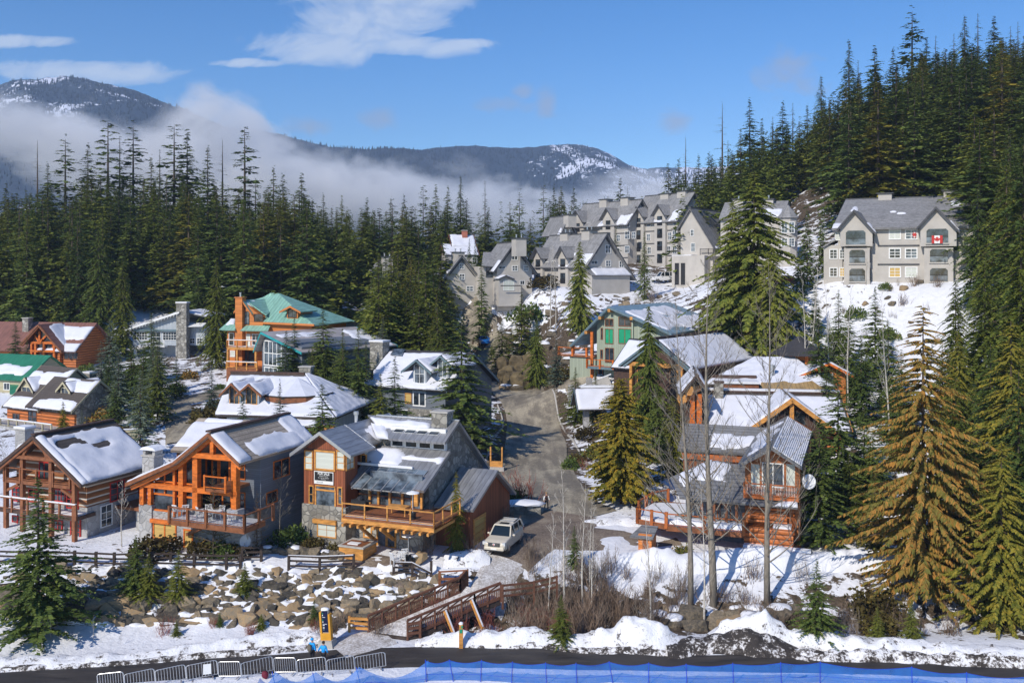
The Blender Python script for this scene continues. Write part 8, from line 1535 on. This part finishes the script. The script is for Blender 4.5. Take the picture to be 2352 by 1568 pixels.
bank('snow_bank','white snow bank right of the soil heap',[(14.2,69.4,2.0,.6),(16,69.2,2.4,1.8),(18.4,69.0,2.6,1.9),(20,68.6,2.4,1.2),(24,67.4,2.6,.8),(28,67.0,2.6,.9),(33,66.4,2.6,.8),(40,65.6,3,.9),(46,65,3,.9)],'bank',6)
bank('snow_bank','dirty snow edge of the lane at right',[(19.6,66.6,1.2,.5),(24,66.3,1.4,.6),(30,65.8,1.4,.6),(36,65.2,1.4,.7),(46,64,1.4,.6)],'bankdirty',7)
bank('snow_bank','rounded snow crest before the log cabin',[(9,82.0,2.6,.3),(12.2,81.6,3.0,1.5),(14.4,81.4,3,.9),(18,81.6,3,1.0),(22.5,81.2,3,1.5),(25,81.4,3,.9),(29,81.4,3,1.2),(33,81.6,3,1.4),(37,81.6,3,.7)],'snow',8,lump=.25)
bank('snow_bank','snow island between the paved drives',[(6.6,90.6,1.2,.1),(8.5,91,2.4,.4),(11.5,91.2,2.6,.45),(13.5,91,1.4,.2)],'bank',11)
bank('snow_bank','snow heap where the path meets the driveway',[(-5.6,79.0,2.2,.4),(-4,79.2,2.6,.7),(-2.6,79.4,2.4,.9),(-1.8,79.2,1.8,.3)],'bank',9)
bt=None;gB='galvanised crowd barriers along the lane'
BAR=[(226,286,1546,1545),(288,357,1546,1537),(359,428,1537,1528),(430,501,1526,1518),(503,554,1518,1522),(556,628,1520,1509),(631,681,1509,1513),(684,750,1513,1511),(753,815,1513,1507),(817,887,1506,1500)]
def barrier():
 t=thing('crowd_barrier','x','barrier',(0,0,0),0,gB);b=MB();r=.02;W=1.0;
 b.tube([(-W/2,0,.16),(-W/2,0,.98),(-W/2+.04,0,1.07),(-W/2+.1,0,1.1),(W/2-.1,0,1.1),(W/2-.04,0,1.07),(W/2,0,.98),(W/2,0,.16),(-W/2,0,.16)],r,6);b.build('frame','steel',t);b=MB()
 for i in range(1,10):b.tube([(-W/2+W*i/10,0,.16),(-W/2+W*i/10,0,1.1)],.009,5)
 b.build('bars','steel',t)
 for x in(-.33,.33):MB().beam((x,-.25,.02),(x,.25,.02),.05,.03).build('foot','steel',t)
 return t
bp0=barrier()
BL=['leftmost crowd barrier of the row, cut by the bottom edge','second crowd barrier from the left end of the row','third crowd barrier from the left end of the row','crowd barrier carrying a white paper notice','narrow crowd barrier right of the one with the notice','crowd barrier with a red bag at its foot','narrow crowd barrier left of the two blue jackets','crowd barrier directly before the two blue jackets','second crowd barrier from the right end of the row','rightmost crowd barrier of the row near the net']
for i,(u0,u1,v0,v1)in enumerate(BAR):
 t=bp0 if i==0 else dup(bp0,(0,0,0));Y0,Y1=25.9*F/(v0-VH),25.9*F/(v1-VH);a=Vector(((u0-CU)/F*Y0,Y0,0));c=Vector(((u1-CU)/F*Y1,Y1,0));d=c-a
 t.location=(a+c)/2+Vector((0,0,.04));t.rotation_euler=(0,R(-5),math.atan2(d.y,d.x));t.scale=(d.length,1,1);t['label']=BL[i]
 if i==3:nb=thing('paper_notice','white paper notice tied to a crowd barrier','notice',t.location+Vector((.25,-.05,0)),t.rotation_euler[2]);MB().box(-.2,.3,-.01,.01,.35,1.02).build('sheet','white',nb)
 if i==5:nb=thing('red_bag','small dark red bag on the snow under a crowd barrier','bag',t.location+Vector((.55,-.35,0)));M['maroon']=m_plain('maroon_cloth',(.16,.012,.03),.7,.2);MB().rock((0,0,.22),(.25,.2,.26),random.Random(4),.9).build('bag_body',M['maroon'],nb,True);MB().tube([(-.1,0,.45),(-.08,0,.56),(.08,0,.56),(.1,0,.45)],.02,5).build('handle','black',nb)
m=bpy.data.materials.new('blue_net');m.use_nodes=True;nt=NT(m.node_tree);m.node_tree.nodes.clear();o_=nt('ShaderNodeOutputMaterial');df=nt('ShaderNodeBsdfPrincipled');df.inputs['Base Color'].default_value=(.01,.15,.52,1);df.inputs['Roughness'].default_value=.6;tr=nt('ShaderNodeBsdfTransparent');mx=nt('ShaderNodeMixShader');uv=nt('ShaderNodeTexCoord').outputs['Object']
nz=nt.noise(uv,2.0,3);nt.l.new(nt.ramp(nz,[(.3,.54),(.7,.72)]),mx.inputs[0]);nt.l.new(tr.outputs[0],mx.inputs[1]);nt.l.new(df.outputs[0],mx.inputs[2]);nt.l.new(mx.outputs[0],o_.inputs[0]);M['net']=m
M['netpole']=m_plain('blue_pole',(.012,.06,.5),.4,.1,bmp=0)
NP=[(977,1516),(1032,1515),(1106,1516),(1177,1520),(1253,1522),(1323,1523),(1399,1519),(1490,1522),(1576,1525),(1683,1523),(1793,1521),(1884,1520),(2094,1531),(2220,1544),(2360,1553)]
net=thing('safety_net','long bright blue ski run safety net on blue poles','net',(0,62.8,0));V=[];Fc=[];pp=[]
for u,v in NP:Y=25.65*F/(v-VH);pp.append(Vector(((u-CU)/F*Y,Y,0)))
rs=random.Random(2)
for i,p in enumerate(pp):q=p-Vector((0,62.8,0));lx=rs.uniform(-.1,.1)+(.25 if i in(6,1)else 0);MB().tube([q+Vector((lx,-.15,-.4)),q+Vector((0,0,1.4))],.028,6).build('pole','netpole',net)
nn=10;mm=6;b=MB();cords=MB()
for i in range(len(pp)-1):
 a,c=pp[i]-Vector((0,62.8,0)),pp[i+1]-Vector((0,62.8,0));vs=[]
 for s_ in range(nn+1):
  t=s_/nn;base=a.lerp(c,t);sag=.16*math.sin(math.pi*t)*(1.6 if i==11 else 1)
  for k in range(mm+1):z=.02+(1.33-sag-.02)*k/mm;vs.append((base.x,base.y+.08*math.sin(math.pi*t)*math.sin(k*.8+i),z))
 b.add(vs,[(s_*(mm+1)+k,(s_+1)*(mm+1)+k,(s_+1)*(mm+1)+k+1,s_*(mm+1)+k+1)for s_ in range(nn)for k in range(mm)]);cords.tube([vs[s_*(mm+1)+mm]for s_ in range(nn+1)],.016,4);cords.tube([vs[s_*(mm+1)+2]for s_ in range(nn+1)],.012,4)
b.build('netting','net',net,True);cords.build('cord','netpole',net)
n2=thing('slumped_net','sagging blue net and cords lying on the snow below the barriers','net',(-16,61.5,0));ps=[]
for u,v,zz in((590,1556,.55),(625,1541,.75),(718,1543,.8),(818,1531,1.0),(977,1516,1.2)):
 Y=(CZ-zz)*F/(v-VH);ps.append(Vector(((u-CU)/F*Y+16,Y-61.5,zz)))
for p in ps[1:-1]:MB().tube([p+Vector((.5,-.6,-zz-.2)),p],.026,6).build('pole','netpole',n2)
b=MB();cd=MB()
for a,c in zip(ps[:-1],ps[1:]):
 vs=[]
 for s_ in range(9):
  t=s_/8;q=a.lerp(c,t);top=q.z*(1-.85*math.sin(math.pi*t))
  for k in range(3):vs.append((q.x+.1*k,q.y-.3*(2-k),top*k/2+.02))
 b.add(vs,[(s_*3+k,s_*3+3+k,s_*3+4+k,s_*3+k+1)for s_ in range(8)for k in range(2)]);cd.tube([(a.lerp(c,s_/8).x+.2,a.lerp(c,s_/8).y-.5,.1+.1*math.sin(s_))for s_ in range(9)],.014,4)
b.build('netting','net',n2,True);cd.build('cord','netpole',n2)
M['skin']=m_plain('skin',(.5,.28,.19),.6,.08,bmp=0);M['jacket']=m_plain('bright_blue_jacket',(.01,.32,.75),.6,.12,6);M['darkpants']=m_plain('black_trousers',(.012,.012,.016),.8,.2);M['hair']=m_plain('dark_hair',(.02,.012,.008),.7,.2);M['blond']=m_plain('light_brown_hair',(.32,.2,.09),.7,.2);M['pack']=m_plain('grey_brown_pack',(.14,.12,.09),.8,.3);M['vest']=m_plain('dark_maroon_vest',(.035,.015,.016),.8,.2);M['dogfur']=m_plain('cream_fur',(.62,.53,.4),.9,.15,6)
def skin_obj(name,verts,edges,radii,mat,parent,root=0,sub=1):
 me=bpy.data.meshes.new(name);me.from_pydata([tuple(v)for v in verts],edges,[]);o=mesh_obj(name,me,M[mat],parent);sk=o.modifiers.new('skin','SKIN');sk.use_smooth_shade=True
 for i,r in enumerate(radii):d=me.skin_vertices[0].data[i];d.radius=(r,r)if not hasattr(r,'__len__')else r;d.use_root=(i==root)
 s=o.modifiers.new('sub','SUBSURF');s.levels=sub;s.render_levels=sub;return o
def person(loc,rot,label,H=1.75,jacket='jacket',pants='darkpants',hair='hair',hat=None,pack=False,la=(.05,.0),ra=(.05,0),stride=.12,sleeves=None,lookz=0.0):
 """faces -y in its own frame; la/ra = (sideways, forward) reach of each forearm"""
 t=thing('person',label,'person',loc,rot);s=H/1.75
 J=dict(pel=(0,0,.95),sp=(0,.01,1.12),ch=(0,.01,1.32),nk=(0,0,1.48),hb=(0,-.01,1.56),ht=(0,-.015,1.70))
 for sg,nm,arm in((1,'l',la),(-1,'r',ra)):
  J['sh'+nm]=(sg*.18,.01,1.40);J['el'+nm]=(sg*(.24+arm[0]*.6),.03-arm[1]*.3,1.13);J['wr'+nm]=(sg*(.25+arm[0]),-.03-arm[1],.92+arm[1]*.55);J['hd'+nm]=(sg*(.25+arm[0]),-.06-arm[1]*1.2,.85+arm[1]*.55)
  J['hp'+nm]=(sg*.09,0,.9);J['kn'+nm]=(sg*.1,-.02-sg*stride*.5,.5);J['an'+nm]=(sg*.11,.02-sg*stride,.09);J['to'+nm]=(sg*.12,-.14-sg*stride,.05)
 names=list(J);ix={n:i for i,n in enumerate(names)};ed=[('pel','sp'),('sp','ch'),('ch','nk'),('nk','hb'),('hb','ht')]
 for nm in 'lr':ed+=[('ch','sh'+nm),('sh'+nm,'el'+nm),('el'+nm,'wr'+nm),('wr'+nm,'hd'+nm),('pel','hp'+nm),('hp'+nm,'kn'+nm),('kn'+nm,'an'+nm),('an'+nm,'to'+nm)]
 rad=dict(pel=.12,sp=.11,ch=.125,nk=.055,hb=.08,ht=.075)
 for nm in 'lr':rad.update({'sh'+nm:.06,'el'+nm:.042,'wr'+nm:.03,'hd'+nm:.032,'hp'+nm:.085,'kn'+nm:.058,'an'+nm:.042,'to'+nm:.035})
 V=[Vector(J[n])for n in names];E=[(ix[a],ix[b])for a,b in ed];RD=[rad[n]for n in names]
 for nm,sg in(('l',1),('r',-1)):
  hd=Vector(J['hd'+nm])
  for k in range(5):
   d=Vector((sg*(-.028+.016*k),-.02-.01*(k%2),-.07-.012*(2-abs(k-2))))if k<4 else Vector((-sg*.04,-.035,-.03));V+=[hd+d*.5,hd+d];RD+=[.010,.008];n=len(V);E+=[(ix['hd'+nm],n-2),(n-2,n-1)]
 body=skin_obj('body',[v*s for v in V],E,[r*s for r in RD],'skin',t,ix['pel'])
 tor=['pel','sp','ch','nk','shl','ell','wrl','shr','elr','wrr'];te=[('pel','sp'),('sp','ch'),('ch','nk'),('ch','shl'),('shl','ell'),('ell','wrl'),('ch','shr'),('shr','elr'),('elr','wrr')]
 jr=dict(pel=.165,sp=.155,ch=.165,nk=.075,shl=.085,ell=.065,wrl=.055,shr=.085,elr=.065,wrr=.055)
 if sleeves:
  a=['pel','sp','ch','nk'];skin_obj('vest',[Vector(J[n])*s for n in a],[(0,1),(1,2),(2,3)],[jr[n]*s for n in a],jacket,t)
  for nm in 'lr':a=['sh'+nm,'el'+nm,'wr'+nm];skin_obj('sleeve',[Vector(J[n])*s for n in a],[(0,1),(1,2)],[(.1*s),.07*s,.055*s],sleeves,t)
 else:skin_obj('jacket',[Vector(J[n])*s for n in tor],[(tor.index(a),tor.index(b))for a,b in te],[jr[n]*s for n in tor],jacket,t)
 leg=['pel','hpl','knl','anl','hpr','knr','anr'];le=[(0,1),(1,2),(2,3),(0,4),(4,5),(5,6)];skin_obj('trousers',[Vector(J[n])*s for n in leg],le,[x*s for x in(.14,.105,.078,.07,.105,.078,.07)],pants,t)
 for nm in 'lr':skin_obj('shoe',[Vector(J['an'+nm])*s-Vector((0,0,.04)),Vector(J['to'+nm])*s],[(0,1)],[.06*s,.05*s],'black',t)
 hz=1.70*s;hm=MB();hm.lathe([(.105*s,-.05),(.115*s,.0),(.095*s,.06),(.04*s,.095)],(0,.012,hz),12);hm.build('hat' if hat else 'hair',hat or hair,t,True)
 f=MB();f.lathe([(.004,.016),(.016,-.01),(.012,-.02)],(0,-.10*s,1.615*s),6);f.build('nose','skin',body)
 for sg in(-1,1):MB().lathe([(.01,-.008),(.01,.008)],(sg*.035*s,-.088*s,1.65*s),6).build('eye','hair',body);MB().lathe([(.01,-.03),(.02,0),(.01,.03)],(sg*.088*s,0,1.63*s),6).build('ear','skin',body)
 MB().box(-.025*s,.025*s,-.092*s,-.08*s,1.565*s,1.575*s).build('mouth','red',body)
 if pack:
  k=thing('backpack','grey brown backpack worn by the person in a blue hat','backpack',t.matrix_basis@Vector((0,.27,.98)),rot);MB().rock((0,0,.26),(.17,.12,.3),random.Random(2),.8).build('bag','pack',k,True)
  for sg in(-1,1):MB().tube([(sg*.12,-.1,.45),(sg*.13,-.32,.42),(sg*.13,-.3,.15),(sg*.12,-.08,.05)],.02,5).build('strap','pack',k)
 return t
person(Vector(((717-CU)/F*65.4,65.4,.06)),R(150),'person in bright blue jacket and blue hat with backpack facing the lane',1.82,hat='jacket',pack=True,la=(.02,.1),ra=(.02,.05),stride=.08)
person(Vector(((743-CU)/F*65.2,65.2,.06)),R(170),'bare headed dark haired person in bright blue jacket with elbow out',1.68,la=(.2,.15),ra=(.04,.05),stride=.05)
person(gpt(1255,94.5,.12),R(20),'person walking in dark vest with white sleeves on the drive',1.66,jacket='vest',pants='darkpants',hair='blond',sleeves='white',la=(.08,0),ra=(.05,.05),stride=.2)
d=thing('dog','cream dog walking beside the person, tail raised','dog',gpt(1233,94.2,.12),R(-25));S=1.0
dv=[(0,0,.52),(-.22,0,.53),(.2,0,.52),(.34,.0,.6),(.46,0,.68),(.58,0,.64),(-.3,0,.53),(-.42,0,.62),(-.5,.03,.76)];de=[(0,1),(0,2),(2,3),(3,4),(4,5),(1,6),(6,7),(7,8)];dr=[.125,.12,.15,.09,.085,.045,.07,.03,.02]
for sx,front in((.22,1),(-.24,0)):
 for sy in(-.08,.08):
  i=len(dv);k=.07 if(sy>0)==bool(front)else-.05
  if front:dv+=[(sx,sy,.42),(sx+.02+k*.5,sy,.24),(sx+k,sy,.05),(sx+k+.06,sy,.03)];dr+=[.07,.045,.03,.032]
  else:dv+=[(sx,sy,.44),(sx+.08+k*.3,sy,.3),(sx-.06+k,sy,.2),(sx+k,sy,.03)];dr+=[.085,.06,.035,.034]
  de+=[(2 if front else 1,i),(i,i+1),(i+1,i+2),(i+2,i+3)]
o=skin_obj('body',dv,de,dr,'dogfur',d)
for sy in(-.06,.06):MB().prism([(.42,sy,.74),(.46,sy,.74),(.42,sy*1.5,.64)],(0,.02,0)).build('ear','dogfur',o)
MB().lathe([(.015,-.01),(.018,.01)],(.63,0,.65),6).build('nose','black',o)
M['pearl']=m_plain('pearl_white_paint',(.62,.56,.46),.25,.03,bmp=0,spec=.6);M['darkcar']=m_plain('dark_red_paint',(.05,.012,.014),.25,.1,bmp=0,spec=.6);M['vanwhite']=m_plain('van_white_paint',(.75,.75,.76),.3,.03,bmp=0);M['bluecar']=m_plain('blue_paint',(.01,.12,.4),.3,.05,bmp=0);M['carglass']=m_plain('dark_car_glass',(.012,.018,.02),.05,.1,bmp=0,spec=.9);M['tyre']=m_plain('tyre',(.015,.015,.016),.9,.2,bmp=0);M['lamp']=m_plain('clear_lamp',(.6,.62,.64),.15,.1,9,bmp=0,spec=.8)
M['chrome']=m_plain('chrome',(.65,.66,.68),.18,.05,metal=.9,bmp=0)
def suv(loc,rot,label,paint,L=5.1,W=2.0,Hh=1.92,detail=True,name='parked_car',trim='concrete'):
 """nose points to -y in its own frame"""
 t=thing(name,label,'car',loc,rot);hw=W/2
 sec=[(-L/2,hw*.78,.42,.86),(-L/2+.10,hw*.92,.36,1.0),(-L/2+.5,hw*.99,.3,1.09),(-L/2+1.45,hw,.28,1.17),(-.2,hw,.28,1.2),(1.4,hw,.28,1.22),(L/2-.25,hw*.98,.3,1.22),(L/2,hw*.9,.4,1.15)]
 vs=[];fs=[]
 for(y,w_,zb,zt)in sec:
  c=.12;vs+=[(-w_+c,y,zb),(-w_,y,zb+c),(-w_,y,zt-.16),(-w_+.05,y,zt-.04),(-w_+.16,y,zt),(w_-.16,y,zt),(w_-.05,y,zt-.04),(w_,y,zt-.16),(w_,y,zb+c),(w_-c,y,zb)]
 n=10
 for i in range(len(sec)-1):
  for k in range(n):fs.append((i*n+k,i*n+(k+1)%n,(i+1)*n+(k+1)%n,(i+1)*n+k))
 fs.append(tuple(range(n-1,-1,-1)));fs.append(tuple((len(sec)-1)*n+k for k in range(n)));b=MB();b.add(vs,fs);body=b.build('body',paint,t)
 bv=body.modifiers.new('bevel','BEVEL');bv.width=.035;bv.segments=2
 y0,y1,y2,y3=-L/2+1.5,-L/2+2.2,L/2-.5,L/2-.12;wb,wt,zb,zt=hw-.1,hw-.27,1.16,Hh-.06
 q=[(-wb,y0,zb),(wb,y0,zb),(wb,y3,zb),(-wb,y3,zb),(-wt,y1,zt),(wt,y1,zt),(wt,y2,zt),(-wt,y2,zt)]
 MB().add(q,[(0,1,5,4),(1,2,6,5),(2,3,7,6),(3,0,4,7),(4,5,6,7)]).build('windows','carglass',t)
 rf=MB();rf.prism([(-wt-.05,y1-.08,zt-.02),(wt+.05,y1-.08,zt-.02),(wt+.05,y2+.05,zt-.02),(-wt-.05,y2+.05,zt-.02)],(0,0,.1));ro=rf.build('roof',paint,t);bv=ro.modifiers.new('bevel','BEVEL');bv.width=.05;bv.segments=2
 pl=MB()
 for sg in(-1,1):
  pl.beam((sg*wb,y0,zb),(sg*wt,y1-.02,zt),.1);pl.beam((sg*wb,y3,zb),(sg*wt,y2,zt),.16)
  for yy in(.15,1.35):pl.beam((sg*(wb+.01),yy,zb),(sg*(wt+.02),yy+.02,zt),.09)
 pl.build('pillars',paint,t)
 for sg in(-1,1):
  for yy in(-L/2+.98,L/2-1.1):
   x=sg*(hw-.13);wb_=MB().tube([(x-.12,yy,.38),(x+.12,yy,.38)],.38,16).build('wheel','tyre',t);MB().tube([(x+sg*.1,yy,.38),(x+sg*.135,yy,.38)],.25,12).build('rim','chrome',wb_);MB().tube([(x-.06,yy,.42),(x+sg*.122,yy,.42)],.47,18).build('wheel_arch','black',t)
  MB().rock((sg*(hw+.13),y0+.32,1.24),(.15,.09,.1),random.Random(1),.9).build('mirror',paint,t,True);MB().box(sg*hw*.86-.17,sg*hw*.86+.17-(.08 if sg>0 else-.08),-L/2-.01+.06,-L/2+.32,.74,1.0).build('headlight','lamp',t);MB().box(sg*hw*.9-.1,sg*hw*.9+.06,L/2-.05,L/2+.02,.85,1.2).build('tail_light','red',t)
 if detail:
  gr=MB().box(-.52,.52,-L/2-.03,-L/2+.1,.66,.96).build('grille','black',t);b=MB()
  for i in range(5):b.box(-.52,.52,-L/2-.045,-L/2-.02,.68+i*.062,.70+i*.062)
  for x in(-.26,0,.26):b.box(x-.012,x+.012,-L/2-.05,-L/2-.02,.66,.95)
  b.box(-.56,.56,-L/2-.05,-L/2-.02,.95,1.0);b.build('grille_bars','chrome',gr)
  MB().prism([(-.11,-L/2-.06,.92),(-.09,-L/2-.06,.8),(0,-L/2-.06,.73),(.09,-L/2-.06,.8),(.11,-L/2-.06,.92)],(0,.02,0)).build('emblem','white',gr);MB().box(-.05,.05,-L/2-.075,-L/2-.055,.78,.88).build('emblem_centre','red',gr)
  bu=MB().box(-hw*.88,hw*.88,-L/2-.09,-L/2+.2,.36,.62).build('bumper',paint,t);bv=bu.modifiers.new('bevel','BEVEL');bv.width=.06;bv.segments=2;MB().box(-.26,.26,-L/2-.11,-L/2-.085,.42,.54).build('number_plate','white',t);MB().box(-hw*.8,hw*.8,-L/2-.05,-L/2+.2,.27,.36).build('air_dam','black',t)
  MB().prism([(-.42,y1+.25,zt+.083),(.42,y1+.25,zt+.083),(.42,y1+.75,zt+.083),(-.42,y1+.75,zt+.083)],(0,0,.012)).build('sunroof','carglass',t)
  for sg in(-1,1):MB().beam((sg*(wt-.06),y1+.9,zt+.14),(sg*(wt-.06),y2-.2,zt+.14),.05).build('roof_rail','black',t)
  for yy in(y1+1.1,y2-.4):MB().beam((-wt+.06,yy,zt+.15),(wt-.06,yy,zt+.15),.04).build('cross_bar','steel',t)
  for sg in(-1,1):MB().box(sg*(hw+.002),sg*(hw+.02),.3,.5,.98,1.02).build('door_handle','chrome',t)
 return t
p=gpt(1158,82.0,.15);suv(p,R(-19),'large pearl white sport utility vehicle parked nose on in the driveway','pearl')
suv(gpt(1521,205,.1),R(-70),'white van parked behind the steep roofed condominium','vanwhite',5.0,1.95,2.1,False)
suv(gpt(1812,160,.2),R(100),'dark red car half hidden below the turreted condominium','darkcar',4.6,1.85,1.6,False)
suv(gpt(1112,188,.2),R(10),'small blue car at the top of the climbing road','bluecar',4.3,1.8,1.6,False)
m=bpy.data.materials.new('air');m.use_nodes=True;nt=NT(m.node_tree);m.node_tree.nodes.clear();o_=nt('ShaderNodeOutputMaterial');vp=nt('ShaderNodeVolumePrincipled',{'Color':(0.55,0.72,1,1),'Density':0.00012});nt.l.new(vp.outputs[0],o_.inputs['Volume'])
tag(MB().box(-3600,3600,-200,4300,-60,690).build('haze',m),'thin blue air over the valley','haze',kind='stuff')
